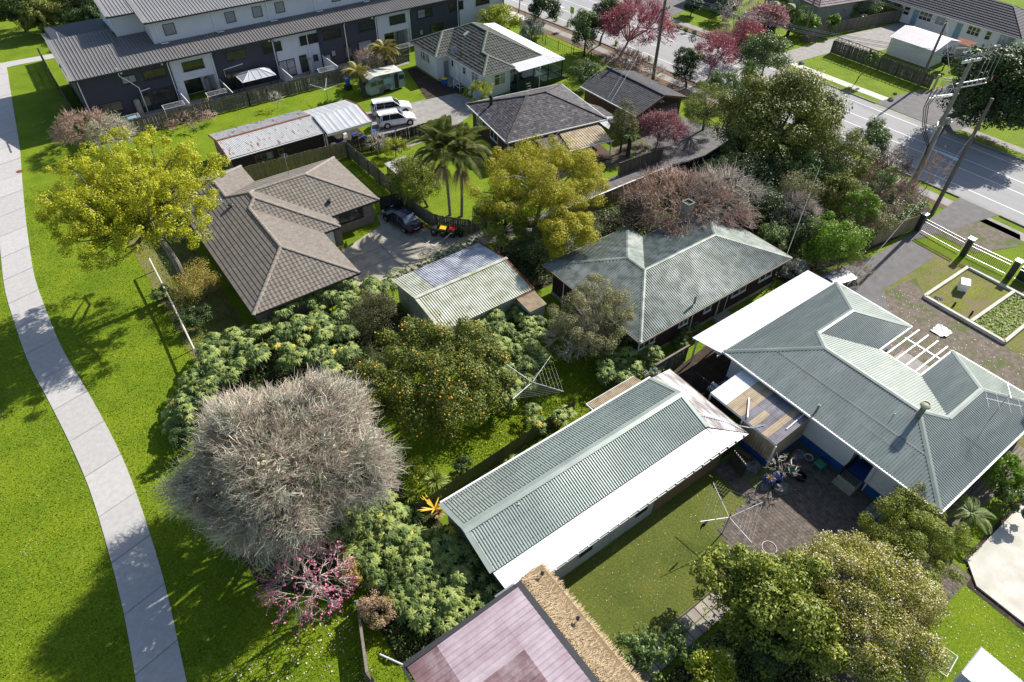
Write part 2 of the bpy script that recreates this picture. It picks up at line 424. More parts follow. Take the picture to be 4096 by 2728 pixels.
G('pink_plastic',(0.70,0.52,0.53),(0.65,0.46,0.47),2,0.4)
G('white_hose',(0.7,0.73,0.8),(0.65,0.68,0.75),2,0.4)
G('verandah_green',(0.012,0.045,0.035),(0.01,0.035,0.027),2,0.5)
G('caravan_skin',(0.30,0.385,0.40),(0.22,0.27,0.275),1.3,0.7,detail=9,c3=(0.095,0.10,0.085),s3=1.1,t3=(0.44,0.6),stretch=(1,1,0.6))
G('caravan_roof',(0.62,0.62,0.58),(0.42,0.42,0.38),1.6,0.8,detail=9,c3=(0.25,0.24,0.2),s3=1.5,t3=(0.52,0.7))
G('caravan_blue',(0.20,0.36,0.44),(0.15,0.27,0.33),1.3,0.6,detail=7)
G('tank_green',(0.26,0.33,0.28),(0.20,0.26,0.22),1.5,0.6)
G('cloth_black',(0.01,0.01,0.012),(0.008,0.008,0.009),4,0.9)
G('insulator',(0.28,0.03,0.03),(0.2,0.02,0.02),4,0.3)
G('fluoro',(0.45,0.75,0.02),(0.4,0.7,0.02),2,0.5)
# foliage colours
leafmat('ground_leaf',[(0.03,0.05,0.01),(0.06,0.10,0.015),(0.12,0.17,0.03)],0.15)
leafmat('leaf_lime',[(0.22,0.20,0.02),(0.38,0.40,0.02),(0.55,0.56,0.03),(0.68,0.66,0.07)],0.35,gain=1.0)
leafmat('leaf_brownlime',[(0.20,0.15,0.03),(0.32,0.26,0.05),(0.38,0.34,0.08)],0.3)
leafmat('leaf_citrus',[(0.035,0.06,0.008),(0.08,0.115,0.012),(0.16,0.19,0.025),(0.34,0.31,0.045)],0.15,gain=1.0)
leafmat('leaf_wattle',[(0.16,0.19,0.02),(0.30,0.30,0.022),(0.46,0.41,0.025),(0.60,0.50,0.035)],0.35,gain=1.05)
leafmat('leaf_wattle_green',[(0.09,0.13,0.015),(0.17,0.22,0.025),(0.28,0.32,0.05),(0.46,0.43,0.06)],0.3,gain=1.0)
leafmat('leaf_dark',[(0.012,0.028,0.008),(0.025,0.05,0.012),(0.05,0.085,0.02),(0.10,0.14,0.04)],0.15,0.35,0.5)
leafmat('leaf_bronze',[(0.045,0.065,0.012),(0.11,0.14,0.02),(0.22,0.24,0.04),(0.30,0.25,0.08)],0.2,gain=1.1)
leafmat('leaf_mid',[(0.035,0.065,0.015),(0.07,0.12,0.025),(0.12,0.18,0.045),(0.22,0.26,0.10)],0.2,0.35,0.5)
leafmat('leaf_bright',[(0.07,0.14,0.01),(0.13,0.22,0.015),(0.22,0.33,0.025)],0.3)
leafmat('leaf_yellowgreen',[(0.12,0.16,0.012),(0.24,0.28,0.02),(0.40,0.42,0.03)],0.3)
leafmat('leaf_topiary',[(0.10,0.14,0.02),(0.17,0.21,0.035),(0.26,0.29,0.06)],0.2)
leafmat('leaf_grey',[(0.10,0.12,0.085),(0.18,0.20,0.15),(0.30,0.32,0.26)],0.1)
leafmat('leaf_olive',[(0.12,0.125,0.045),(0.2,0.2,0.07),(0.30,0.28,0.13),(0.40,0.37,0.2)],0.2,gain=1.0)
leafmat('leaf_magnolia',[(0.07,0.11,0.012),(0.14,0.19,0.02),(0.26,0.30,0.04),(0.50,0.48,0.08)],0.18,gain=1.0)
leafmat('leaf_blossom',[(0.12,0.15,0.02),(0.22,0.25,0.03),(0.36,0.36,0.05),(0.46,0.36,0.09),(0.80,0.75,0.5)],0.25,gain=1.0)
leafmat('leaf_conifer',[(0.045,0.06,0.012),(0.10,0.105,0.02),(0.17,0.14,0.035)],0.1)
leafmat('leaf_manuka',[(0.04,0.05,0.012),(0.07,0.075,0.022),(0.12,0.10,0.035)],0.15)
leafmat('leaf_purple',[(0.035,0.04,0.018),(0.08,0.07,0.03),(0.13,0.085,0.06),(0.16,0.08,0.12)],0.15)
leafmat('leaf_pinkish',[(0.12,0.14,0.03),(0.24,0.22,0.06),(0.42,0.24,0.2),(0.5,0.3,0.3)],0.25)
leafmat('leaf_rice',[(0.10,0.16,0.03),(0.19,0.26,0.055),(0.31,0.37,0.10),(0.48,0.51,0.22)],0.22,gain=1.0)
leafmat('leaf_rice_yellow',[(0.42,0.36,0.05),(0.55,0.46,0.08)],0.3)
leafmat('leaf_rice_dark',[(0.045,0.085,0.018),(0.085,0.135,0.03),(0.15,0.21,0.055)],0.2,gain=1.0)
leafmat('leaf_palm',[(0.08,0.11,0.02),(0.18,0.21,0.04),(0.36,0.36,0.13)],0.25,gain=1.0)
leafmat('leaf_fern',[(0.16,0.14,0.025),(0.28,0.24,0.05),(0.42,0.36,0.1)],0.25,gain=1.0)
leafmat('leaf_fern_green',[(0.09,0.14,0.03),(0.17,0.22,0.06),(0.26,0.30,0.11)],0.25)
leafmat('leaf_yucca',[(0.10,0.15,0.02),(0.19,0.24,0.04),(0.30,0.33,0.09)],0.15)
leafmat('leaf_flax_orange',[(0.55,0.33,0.02),(0.7,0.42,0.04)],0.2)
leafmat('leaf_dead',[(0.28,0.19,0.10),(0.42,0.30,0.17)],0.2)
leafmat('blossom_crimson',[(0.36,0.05,0.09),(0.52,0.09,0.15),(0.60,0.2,0.24)],0.25,gain=1.0)
leafmat('blossom_mauve',[(0.46,0.2,0.23),(0.56,0.33,0.35),(0.6,0.44,0.44)],0.3,gain=1.0)
# ------------------------------------------------------------------ building helpers
class Plane:
 """one roof plane: plan polygon, eave point, slope direction (horizontal unit, uphill), eave height, slope"""
 def __init__(s,poly,ep,up,z0,slope):
  s.P=np.array(poly,float);s.ep=np.array(ep,float)
  s.up=np.array(up,float)/np.linalg.norm(up);s.along=np.array([s.up[1],-s.up[0]])
  s.z0=z0;s.k=slope
  r=s.P-s.ep
  s.S=r@s.along;s.T=r@s.up
 def trange(s,x):
  ts=[]
  n=len(s.S)
  for i in range(n):
   a,b=s.S[i],s.S[(i+1)%n]
   if(a-x)*(b-x)<=0 and abs(a-b)>1e-9:
    u=(x-a)/(b-a);ts.append(s.T[i]+u*(s.T[(i+1)%n]-s.T[i]))
  if len(ts)<2:return None
  return min(ts),max(ts)
 def pt(s,x,t,h=0.0):
  q=s.ep+x*s.along+t*s.up
  nrm=1/math.sqrt(1+s.k*s.k)
  return(q[0]-s.up[0]*h*s.k*nrm,q[1]-s.up[1]*h*s.k*nrm,s.z0+s.k*t+h*nrm)
def corrugate(mb,pl,period=0.15,amp=0.018,h=0.03,mi=0,shape='sine'):
 s0,s1=pl.S.min()+0.005,pl.S.max()-0.005
 n=max(2,int((s1-s0)/(period/4)))
 xs=np.linspace(s0,s1,n+1)
 prev=None;V=[];F=[]
 for x in xs:
  tr=pl.trange(x)
  if tr is None:prev=None;continue
  if shape=='sine':w=amp*math.sin(2*math.pi*x/period)
  elif shape=='rib':w=amp*2 if(x/period)%1<0.2 else 0
  else:w=0
  V.append(pl.pt(x,tr[0],h+w));V.append(pl.pt(x,tr[1],h+w));k=len(V)
  if prev is not None:F.append([prev-2,k-2,k-1,prev-1])
  prev=k
 mb.add(V,F,mi)
TILE_MESH={}
def tile_mesh(name,w,d,k,mat,wave=True,lip=0.03):
 """one roof tile lying along its slope, origin at its low left corner"""
 key=(name,w,d,round(k,3))
 if key in TILE_MESH:return TILE_MESH[key]
 mb=MB();n=6 if wave else 1;L=d*math.sqrt(1+k*k);a=math.atan(k)
 V=[]
 for i in range(n+1):
  x=w*i/n
  z=0.028*(0.5+0.5*math.cos(2*math.pi*(i/n)))if wave else 0
  for y,zz in((0,-0.02),(0,z+lip),(L*1.03,z)):
   V.append((x,y*math.cos(a)-zz*math.sin(a),y*math.sin(a)+zz*math.cos(a)))
 F=[];
 for i in range(n):
  b=i*3
  F+=[[b+1,b+4,b+5,b+2],[b,b+3,b+4,b+1]]
 mb.add(V,F)
 me=mb.mesh(name);me.materials.append(M_(mat));TILE_MESH[key]=me
 return me
def tile_plane(mb,pl,w,d,budget=0,parent=None,pname='tile',pmat='tile_brown',wave=True,lip=0.03,jit=0.0,stagger=True):
 """tiles clipped to the plane; whole cells become pieces while the budget lasts; the rest goes into mb"""
 k=pl.k;S0,S1,T1=pl.S.min(),pl.S.max(),pl.T.max()
 ang=math.atan2(pl.along[1],pl.along[0])
 me=tile_mesh(pname,w,d,k,pmat,wave,lip)if budget else None
 nrow=int(math.ceil(T1/d));n=4 if wave else 1
 for r in range(nrow):
  t0,t1=r*d,(r+1)*d
  off=(w/2 if(r%2 and stagger)else 0)
  x=S0-off
  while x<S1:
   a,b=max(x,S0+1e-4),min(x+w,S1-1e-4)
   if b-a>0.01:
    ra,rb=pl.trange(a),pl.trange(b)
    full=ra and rb and b-a>w-1e-3 and min(ra[1],rb[1])>=t1 and max(ra[0],rb[0])<=t0+1e-6
    if full and budget>0:
     p=pl.pt(a,t0,0.03);budget-=1
     piece(pname,me,parent,p,(0,0,ang))
    elif ra or rb:
     V=[];jz=random.uniform(-jit,jit)
     ok=True
     for i in range(n+1):
      xx=a+(b-a)*i/n
      tr=pl.trange(xx)
      if tr is None:tr=(0,0)
      lo=min(max(t0,tr[0]),tr[1]);hi=max(min(t1,tr[1]),tr[0])
      if hi<lo:hi=lo
      z=0.028*(0.5+0.5*math.cos(2*math.pi*(xx-x)/w))if wave else 0
      V+=[pl.pt(xx,lo,-0.0),pl.pt(xx,lo,0.03+z+lip+jz),pl.pt(xx,hi,0.03+z+jz)]
     F=[]
     for i in range(n):
      c=i*3
      F+=[[c+1,c+4,c+5,c+2],[c,c+3,c+4,c+1]]
     mb.add(V,F)
   x+=w
 return budget
def P3(pl,x,y,h=0.0):
 t=(np.array([x,y])-pl.ep)@pl.up
 return(x,y,pl.z0+pl.k*t+h)
def ridges(root,segs,zf,mat,w=0.3,h=0.05,name='ridge_flashing',lift=0.06):
 """segs: list of plan point pairs; zf(x,y) height"""
 for(a,b)in segs:
  mb=MB()
  p=np.array([a[0],a[1],zf(*a)+lift]);q=np.array([b[0],b[1],zf(*b)+lift])
  d=q-p;d/=np.linalg.norm(d);hz=np.cross(d,[0,0,1]);hz/=np.linalg.norm(hz)
  for sgn in(1,-1):
   o1,o2=hz*w/2*sgn,np.array([0,0,-h])
   mb.add([p,q,q+o1+o2,p+o1+o2],[[0,1,2,3]]if sgn<0 else[[3,2,1,0]])
  obj(name,mb,mat,root)
def hipz(eaves,z0,k):
 """height over a roof made of planes: eaves = list of Plane; the caller only asks on shared edges"""
 def f(x,y):
  v=[p.z0+p.k*((np.array([x,y])-p.ep)@p.up)for p in eaves]
  return v
 return f
def gutter(root,pts,z,mat='white_paint',w=0.12,h=0.14,name='gutter',closed=False):
 mb=MB()
 n=len(pts)
 for i in range(n-(0 if closed else 1)):
  a,b=pts[i],pts[(i+1)%n]
  mb.beam((a[0],a[1],z),(b[0],b[1],z),w,h)
 return obj(name,mb,mat,root)
def soffit(root,poly,z,mat='white_paint',name='soffit'):
 mb=MB();mb.prism(poly,z-0.05,z)
 return obj(name,mb,mat,root)
def walls(root,poly,z0,z1,mat,name='wall'):
 mb=MB();mb.prism(poly,z0,z1)
 return obj(name,mb,mat,root)
def face_map(face,pos,xf=None):
 """wall-local (u along, v up, n outward) to world"""
 if face=='S':return lambda u,v,n:(u,pos-n,v)
 if face=='N':return lambda u,v,n:(u,pos+n,v)
 if face=='W':return lambda u,v,n:(pos-n,u,v)
 return lambda u,v,n:(pos+n,u,v)
def fbox(mb,fm,u0,v0,n0,u1,v1,n1,mi=0):
 a,b=fm(u0,v0,n0),fm(u1,v1,n1)
 mb.box(a[0],a[1],a[2],b[0],b[1],b[2],mi)
def window(root,face,pos,c,z,w,h,frame='white_paint',lights=2,bar=0.07,depth=0.06,pane='glass_dark',hbar=0.0,xf=None,sill=True,name='window',pmats=None):
 """frame proud of the wall, panes set back in it; lights side by side"""
 fm=face_map(face,pos);mb=MB(xf)
 u0,u1,v0,v1=c-w/2,c+w/2,z-h/2,z+h/2
 fbox(mb,fm,u0,v0,0.002,u0+bar,v1,depth);fbox(mb,fm,u1-bar,v0,0.002,u1,v1,depth)
 fbox(mb,fm,u0+bar,v1-bar,0.002,u1-bar,v1,depth);fbox(mb,fm,u0+bar,v0,0.002,u1-bar,v0+bar,depth)
 iw=(w-2*bar)
 for i in range(1,lights):
  x=u0+bar+iw*i/lights
  fbox(mb,fm,x-bar/2,v0+bar,0.002,x+bar/2,v1-bar,depth-0.005)
 if hbar:
  y=v0+h*hbar;fbox(mb,fm,u0+bar,y-bar/3,0.002,u1-bar,y+bar/3,depth-0.008)
 if sill:fbox(mb,fm,u0-0.05,v0-0.05,0.002,u1+0.05,v0-0.002,depth+0.05)
 o=obj(name,mb,frame,root)
 for i in range(lights):
  x0=u0+bar+iw*i/lights+0.003;x1=u0+bar+iw*(i+1)/lights-0.003
  p=MB(xf);fbox(p,fm,x0,v0+bar+0.002,0.004,x1,v1-bar-0.002,0.022)
  pm=pane if pmats is None else pmats[i%len(pmats)]
  obj('pane',p,pm,o)
 return o
def door(root,face,pos,c,z0,w,h,mat='dark_trim',frame='white_paint',xf=None,name='door',hand=True):
 fm=face_map(face,pos);mb=MB(xf)
 fbox(mb,fm,c-w/2,z0,0.003,c+w/2,z0+h,0.04)
 o=obj(name,mb,mat,root)
 f=MB(xf)
 fbox(f,fm,c-w/2-0.07,z0,0.003,c-w/2-0.002,z0+h+0.07,0.07);fbox(f,fm,c+w/2+0.002,z0,0.003,c+w/2+0.07,z0+h+0.07,0.07)
 fbox(f,fm,c-w/2,z0+h+0.002,0.003,c+w/2,z0+h+0.07,0.07)
 obj('door_frame',f,frame,o)
 return o
def siding(root,face,pos,u0,u1,z0,z1,mat,step=0.2,xf=None,out=0.022,holes=(),name='weatherboards',offset=0.004):
 """lapped boards as real relief; far and many, so one part per wall"""
 fm=face_map(face,pos);mb=MB(xf)
 n=int(round((z1-z0)/step));step=(z1-z0)/n
 for i in range(n):
  a,b=z0+i*step,z0+(i+1)*step
  mb.add([fm(u0,a,offset+out),fm(u1,a,offset+out),fm(u1,b,offset),fm(u0,b,offset)],[[0,1,2,3]])
  mb.add([fm(u0,a,offset),fm(u1,a,offset),fm(u1,a,offset+out),fm(u0,a,offset+out)],[[0,1,2,3]])
 return obj(name,mb,mat,root,kind='stuff')
def pipe(root,pts,r=0.05,mat='white_paint',name='downpipe',sides=6):
 mb=MB();mb.tube(pts,r,sides);return obj(name,mb,mat,root)
def bricks(root,face,pos,u0,u1,z0,z1,mat,many,budget=0,bw=0.23,bh=0.08,holes=()):
 """bricks laid in courses with recessed joints; holes = (u0,v0,u1,v1) openings"""
 fm=face_map(face,pos);g=0.012;stuff=MB()
 mb=MB();fbox(mb,face_map(face,0),-bw/2+g/2,-bh/2+g/2,0.0,bw/2-g/2,bh/2-g/2,0.02)
 me=mb.mesh('brick');me.materials.append(M_(mat))
 nr=int((z1-z0)/bh)
 for r in range(nr):
  z=z0+(r+.5)*bh;u=u0+(bw/2 if r%2 else 0)+bw/2
  while u+bw/2<=u1+1e-6:
   if not any(a-bw/2<u<c+bw/2 and b-bh/2<z<d+bh/2 for a,b,c,d in holes):
    if budget>0:
     piece('brick',me,root,fm(u,z,0.002));budget-=1
    else:
     fbox(stuff,fm,u-bw/2+g/2,z-bh/2+g/2,0.002,u+bw/2-g/2,z+bh/2-g/2,0.02)
   u+=bw
 if stuff.V:obj('brickwork',stuff,many,root,kind='stuff')
 return budget
PAL={}
def paling_mesh(w,h,mat,t=0.02,top=0):
 key=(round(w,3),round(h,2),mat,top)
 if key not in PAL:
  mb=MB();mb.box(-w/2,-t/2,0.03,w/2,t/2,h)
  me=mb.mesh('paling');me.materials.append(M_(mat));PAL[key]=me
 return PAL[key]
def fence(pts,h,label,group=None,mat='paling_grey',w=0.15,gap=0.012,rail_side=1,post_every=2.4,cat='fence',rails=(0.3,0.9,1.5),lean=0.0,jitter=0.03,cap=None,name='paling_fence',pw=0.1,limit=300,slat_alpha=1.0):
 pts=[np.array(p[:2],float)for p in pts]
 root=thing(name,label,cat,(pts[0][0],pts[0][1],0),group)
 rl=MB();po=0;count=0;rest=MB()
 for a,b in zip(pts[:-1],pts[1:]):
  d=b-a;L=np.linalg.norm(d);d/=L;nrm=np.array([-d[1],d[0]])*rail_side
  ang=math.atan2(d[1],d[0])
  n=int(L/(w+gap))
  variants=[h,h*0.985,h*1.012]
  for i in range(n):
   q=a+d*(i+0.5)*L/n
   hh=random.choice(variants)
   if count<limit:
    piece('paling',paling_mesh(w,hh,mat),root,(q[0],q[1],random.uniform(-jitter,jitter)*0.6),(random.uniform(-.01,.01)+0,random.uniform(-.012,.012),ang+random.uniform(-.02,.02)))
   else:
    e=d*w/2
    rest.beam((q[0]-e[0],q[1]-e[1],hh/2),(q[0]+e[0],q[1]+e[1],hh/2),0.02,hh)
   count+=1
  for rh in rails:
   if rh<h:
    rl.beam((*(a+nrm*0.035),rh),(*(b+nrm*0.035),rh),0.05,0.09)
  if cap:
   cm=MB();cm.beam((*a,h+0.04),(*b,h+0.04),0.14,0.04);obj('capping',cm,cap,root)
  m=max(1,int(round(L/post_every)))
  for i in range(m+1):
   q=a+d*L*i/m+nrm*0.11
   pm=MB();pm.box(q[0]-pw/2,q[1]-pw/2,0,q[0]+pw/2,q[1]+pw/2,h*0.98)
   obj('post',pm,mat,root)
 obj('rails',rl,mat,root,kind='stuff')
 if rest.V:obj('paling_run',rest,mat,root,kind='stuff')
 return root
def flat(name,poly,z,mat,parent=None,kind='structure'):
 mb=MB();P=[(p[0],p[1],z)for p in poly]
 A=sum(P[i][0]*P[(i+1)%len(P)][1]-P[(i+1)%len(P)][0]*P[i][1]for i in range(len(P)))
 if A<0:P=P[::-1]
 mb.poly(P)
 o=obj(name,mb,mat,parent)
 if kind and parent is None:o['kind']=kind
 return o
# ------------------------------------------------------------------ the ground
# one big sheet, split fine near the view so that its edge lies far outside
gm=MB();gm.add([(-900,-900,0),(1100,-900,0),(1100,1100,0),(-900,1100,0)],[[0,1,2,3]])
ground=struct('ground',gm,'lawn')
def strip(name,left,right,z,mat,thick=0.0):
 mb=MB();n=len(left)
 V=[(p[0],p[1],z)for p in left]+[(p[0],p[1],z)for p in right]
 F=[[i,i+1,n+i+1,n+i]for i in range(n-1)]
 mb.add(V,F)
 if thick:
  Vb=V+[(p[0],p[1],z-thick)for p in left]+[(p[0],p[1],z-thick)for p in right]
  mb.add(Vb,[[2*n+i,2*n+i+1,i+1,i]for i in range(n-1)]+[[n+i,n+i+1,3*n+i+1,3*n+i]for i in range(n-1)])
 return mb
# footpath of poured slabs through the park, curving towards us
ys=np.array([-20,0,10,19.4,25.5,30.4,34.9,39.3,44.6,48.6,53.5,59.3,67.1,76.4,84.9,96.3,105.8,109.0])
xr=np.array([-9.5,-7.6,-6.5,-5.43,-4.74,-4.52,-4.42,-4.66,-5.11,-5.56,-5.66,-5.67,-4.94,-3.87,-2.76,-1.73,-0.85,-0.5])
def path_x(y):return float(np.interp(y,ys,xr))
path=struct('footpath',MB().add([(-9.2,5,0.008),(-9.1,5,0.008),(-9.1,5.1,0.008),(-9.2,5.1,0.008)],[[0,1,2,3]]),'concrete_path')
def smooth_x(y):
 return(path_x(y-2)+path_x(y)*2+path_x(y+2))/4
y=4.0
while y<108.6:
 ln=3.55;mb=MB();k=5
 yy=np.linspace(y+0.022,min(y+ln,109.0)-0.022,k)
 tilt=0.10
 R=[(smooth_x(t),t+tilt*0)for t in yy];L=[(smooth_x(t)-2.27,t-0.55)for t in yy]
 m2=strip('slab',L,R,0.035+random.uniform(0,.006),'concrete_path',0.06)
 obj('slab',m2,'concrete_path',path)
 y+=ln
jb=strip('joint',[(smooth_x(t)-2.25,t-0.55)for t in np.arange(4,109,2.0)],[(smooth_x(t)-.02,t)for t in np.arange(4,109,2.0)],0.012,'soil')
obj('path_bed',jb,'concrete_mid',path)
side=struct('cross_path',MB().prism([(-60,111.2),(-60,108.9),(-0.3,108.9),(0.3,109.0),(5.5,108.8),(9,108.6),(9,110.3),(5.8,110.5),(-1.0,110.9)],0.0,0.03),'concrete_path')
# ------------------------------------------------------------------ road with kerbs, paths, markings
def kx(y):return 0.0
road=flat('road',[(71.3,-120),(84.2,-120),(84.2,20),(83.2,60),(82.0,75),(80,110),(76,240),(60,240),(66.0,110),(69.0,75),(70.5,45),(71.3,20)],0.008,'asphalt')
def road_left(y):return float(np.interp(y,[-120,20,45,75,110,240],[71.3,71.3,70.5,69.0,66.0,60]))
def road_right(y):return float(np.interp(y,[-120,20,60,75,110,240],[84.2,84.2,83.2,82.0,80,76]))
def along(fx,y0,y1,off,step=4.0):
 return[(fx(t)+off,t)for t in np.arange(y0,y1+.01,(y1-y0)/max(1,round((y1-y0)/step)))]
def rstrip(fx,y0,y1,o0,o1,z,mat,name,thick=0.0,parent=None,step=4.0):
 mb=strip(name,along(fx,y0,y1,o0,step),along(fx,y0,y1,o1,step),z,mat,thick)
 o=obj(name,mb,mat,parent)
 if parent is None:o['kind']='structure'
 return o
for a,b in((-100,16.2),(20.2,40.3),(43.4,140)):
 rstrip(road_left,a,b,-0.16,0.0,0.12,'kerb','kerb',0.12)
for a,b in((-100,28),(37.5,50),(54.5,72),(80,140)):
 rstrip(road_right,a,b,0.0,0.16,0.12,'kerb','kerb',0.12)
rstrip(road_left,-100,140,0.0,0.45,0.014,'concrete_mid','gutter_channel')
rstrip(road_right,-100,140,-0.45,0.0,0.014,'concrete_mid','gutter_channel')
marks=struct('road_markings',MB(),'paint_line')
for(fx,off,y0,y1)in((road_left,2.1,-60,130),(road_right,-1.55,-60,130),(road_left,5.75,12,62),(road_right,-4.8,6,62),(road_left,5.3,66,130),(road_left,8.7,66,130)):
 rstrip(fx,y0,y1,off,off+0.13,0.018,'paint_line','painted_line',0,marks)
def chevron(y0,y1,w0,w1,x):
 mb=MB().add([(x-w0/2,y0,0.018),(x+w0/2,y0,0.018),(x+w1/2,y1,0.018),(x-w1/2,y1,0.018)],[[0,1,2,3]])
 obj('painted_wedge',mb,'paint_line',marks)
for y0,y1,a,b,x in((38,42.5,.12,1.0,78.2),(24.2,28.0,.8,.1,78.6),(9,15.6,1.1,.15,78.3),(75,79,.9,.1,74.2),(86,90,.9,.1,73.9)):
 chevron(y0,y1,a,b,x)
for y in(0,4,8,12.2):flat('painted_dash',[(72.0,y),(72.0,y+1.2),(72.15,y+1.2),(72.15,y)],0.019,'paint_yellow',marks)
# near-side footpath and mulch strip
rstrip(road_left,-60,140,-2.6,-1.2,0.02,'concrete_mid','pavement')
rstrip(road_left,44,140,-3.9,-2.62,0.016,'mulch','mulch_strip')
rstrip(road_left,44,140,-1.2,-0.16,0.016,'mulch','mulch_strip')
rstrip(road_left,20,41,-3.4,-2.62,0.016,'mulch','mulch_strip')
flat('paved_forecourt',[(57.5,93.5),(63.0,86.5),(66.5,84.5),(66.5,150),(50,150)],0.024,'concrete_pale')
# far-side footpath, driveways
rstrip(road_right,36.2,51.3,1.5,2.9,0.02,'concrete_pale','pavement')
rstrip(road_right,-60,28.5,1.7,3.0,0.02,'concrete_mid','pavement')
rstrip(road_right,54.5,120,1.6,2.9,0.02,'concrete_mid','pavement')
flat('driveway',[(84.0,28.0),(93.8,26.8),(104,26.8),(104,35.2),(93.6,35.4),(90.8,36.8),(84.0,37.6)],0.026,'asphalt_dark')
flat('driveway',[(83.3,50.6),(85.4,51.3),(93.3,50.5),(100.2,46.8),(106,46.9),(112.3,46.5),(113.6,51.5),(102,53.3),(95.3,53.8),(87.9,54.4),(83.2,54.6)],0.026,'concrete_mid')
flat('driveway',[(81.8,72.5),(96,76),(110,80),(110,96),(92,88),(81,80.5)],0.026,'asphalt_dark')
flat('mulch_bed',[(83.3,59),(85.0,58),(85.3,72),(83.0,72)],0.018,'mulch')
# shared driveway to the back houses
flat('driveway',[(35,42.2),(46,43.3),(52,42.9),(53.5,46.5),(53.4,48.4),(61.5,48.4),(62.5,45.0),(66.5,43.3),(70.6,43.3),(70.6,40.2),(60,39.9),(53.8,38.9),(48.4,39.6),(40,39.5),(32,40.4),(28.3,41.4),(28.3,42.4)],0.024,'asphalt_dark')
yard=struct('concrete_yard',MB().prism([(15.9,41.4),(27.2,41.3),(32.0,40.3),(32.5,41.9),(28.6,43.6),(27.2,43.2),(25.2,45.3),(24.9,46.3),(25.2,49.8),(22.2,50.9),(21.7,49.3),(17.5,47.9),(15.9,47.9)],0,0.03),'concrete_old')
for seg in(((16.0,44.3),(27.0,44.3)),((20.2,41.4),(20.2,48.6)),((23.9,41.4),(23.9,50.0)),((16.0,46.2),(22,46.2))):
 j=MB();j.beam((*seg[0],0.031),(*seg[1],0.031),0.035,0.006);obj('joint',j,'soil',yard)
flat('back_drive',[(29.5,63.0),(31.0,71.0),(43.0,69.3),(44.2,64.8),(37,61.3),(30.0,60.5)],0.022,'concrete_mid')
flat('yard_soil',[(39,69.5),(43.5,69.0),(44.6,65),(44.6,73.4),(43.0,73.5),(42.9,79),(41.6,79)],0.018,'soil')
# house D's yards
flat('front_drive',[(45.3,19.4),(45.3,17.7),(46.0,12.5),(48.6,12.2),(49.7,14.7),(51.6,16.4),(59.9,16.3),(60.3,18.9),(71.3,16.3),(71.3,20.2),(61.5,19.6),(55.3,19.6),(46.5,21.4)],0.024,'asphalt_dark')
flat('front_yard',[(45.3,17),(51.5,17.0),(60.5,18.0),(61.6,8),(61.8,-6),(45.2,-6),(41,2)],0.012,'lawn_rough')
flat('dirt_patch',[(45.2,16.5),(49.6,14.9),(51.8,16.3),(55.5,15.7),(53.4,13.6),(53.2,7.2),(52.5,0.5),(45.2,1.0)],0.016,'dirt_yard')
flat('pergola_paving',[(40.9,8.35),(46.2,8.35),(46.2,11.4),(40.9,11.4)],0.022,'concrete_mid')
flat('side_yard',[(26.7,14.8),(32.2,14.8),(44.0,20.3),(44.0,21.7),(31.8,20.3),(26.8,20.3)],0.018,'soil')
flat('crossing_verge',[(63.2,14.5),(67.8,12.6),(69.6,13.5),(69.6,17.6),(65.0,19.4),(63.2,19.4)],0.02,'dirt_yard')
flat('under_trees',[(45.5,21.6),(59.5,19.9),(66.5,20.4),(70.0,24),(68.6,40.0),(60,39.6),(47.2,38.6),(37.3,33.2),(45.6,31.5),(45.6,24)],0.014,'soil')
flat('under_trees',[(28,33.3),(38,33.2),(48,39.0),(40,39.3),(28.5,40.6),(26.5,36)],0.014,'soil')
flat('planting_bed',[(9.0,20.0),(3.0,18.5),(-0.6,22.0),(-1.0,30.5),(0.2,35.6),(2.3,39.8),(7,41),(17.4,40.8),(17.4,31.4),(10.5,31.2),(8.8,25)],0.014,'soil')
flat('planting_bed',[(3.6,14.0),(3.7,18.0),(9.6,20.6),(9.8,12.7),(4.0,12.8)],0.015,'soil')
flat('garden_bed',[(52,44.2),(46.3,44.6),(45.5,47.2),(53.2,48.3),(53.3,46)],0.02,'dirt_yard')
flat('back_lawn_strip',[(2.0,41),(6.6,41),(6.6,62),(2.0,62)],0.01,'lawn_rough')
flat('town_yard',[(3.9,80.4),(43,80.6),(43,85.6),(3.9,85.6)],0.016,'concrete_mid')
# artificial turf, pavers, slab path
turf=flat('artificial_turf',[(11.6,12.5),(25.75,12.5),(25.75,9.75),(22.6,9.45),(22.45,8.4),(21.6,7.1),(12.1,7.1)],0.02,'turf')
court=flat('courtyard',[(32.3,10.6),(32.3,-1.2),(20.9,-1.2),(20.9,7.1),(21.7,7.15),(22.5,8.5),(22.6,9.5),(25.8,9.82),(25.8,12.6),(28.9,12.6),(28.9,10.5)],0.012,'paver_bed')
pm=MB();pm.box(-0.113,-0.113,0,0.113,0.113,0.05)
pv=pm.mesh('paver');pv.materials.append(M_('paver'))
cells=[]
def in_poly(x,y,P):
 c=False
 for i in range(len(P)):
  a,b=P[i],P[i-1]
  if(a[1]>y)!=(b[1]>y)and x<(b[0]-a[0])*(y-a[1])/(b[1]-a[1])+a[0]:c=not c
 return c
CP=[(32.2,10.5),(32.2,-1.0),(21.0,-1.0),(21.0,7.0),(21.8,7.1),(22.65,8.5),(22.8,9.35),(25.95,9.7),(25.95,12.5),(26.9,12.5),(26.9,9.9),(28.9,9.0),(29.6,10.4)]
for i in range(60):
 for j in range(70):
  x=21.0+i*0.24;y=-1.0+j*0.24+(0.12 if i%2 else 0)
  if in_poly(x,y,CP):cells.append((x,y))
cells.sort(key=lambda c:c[0]**2+c[1]**2+(400 if(c[0]<22.5 or c[1]<3)else 0))
rest=MB()
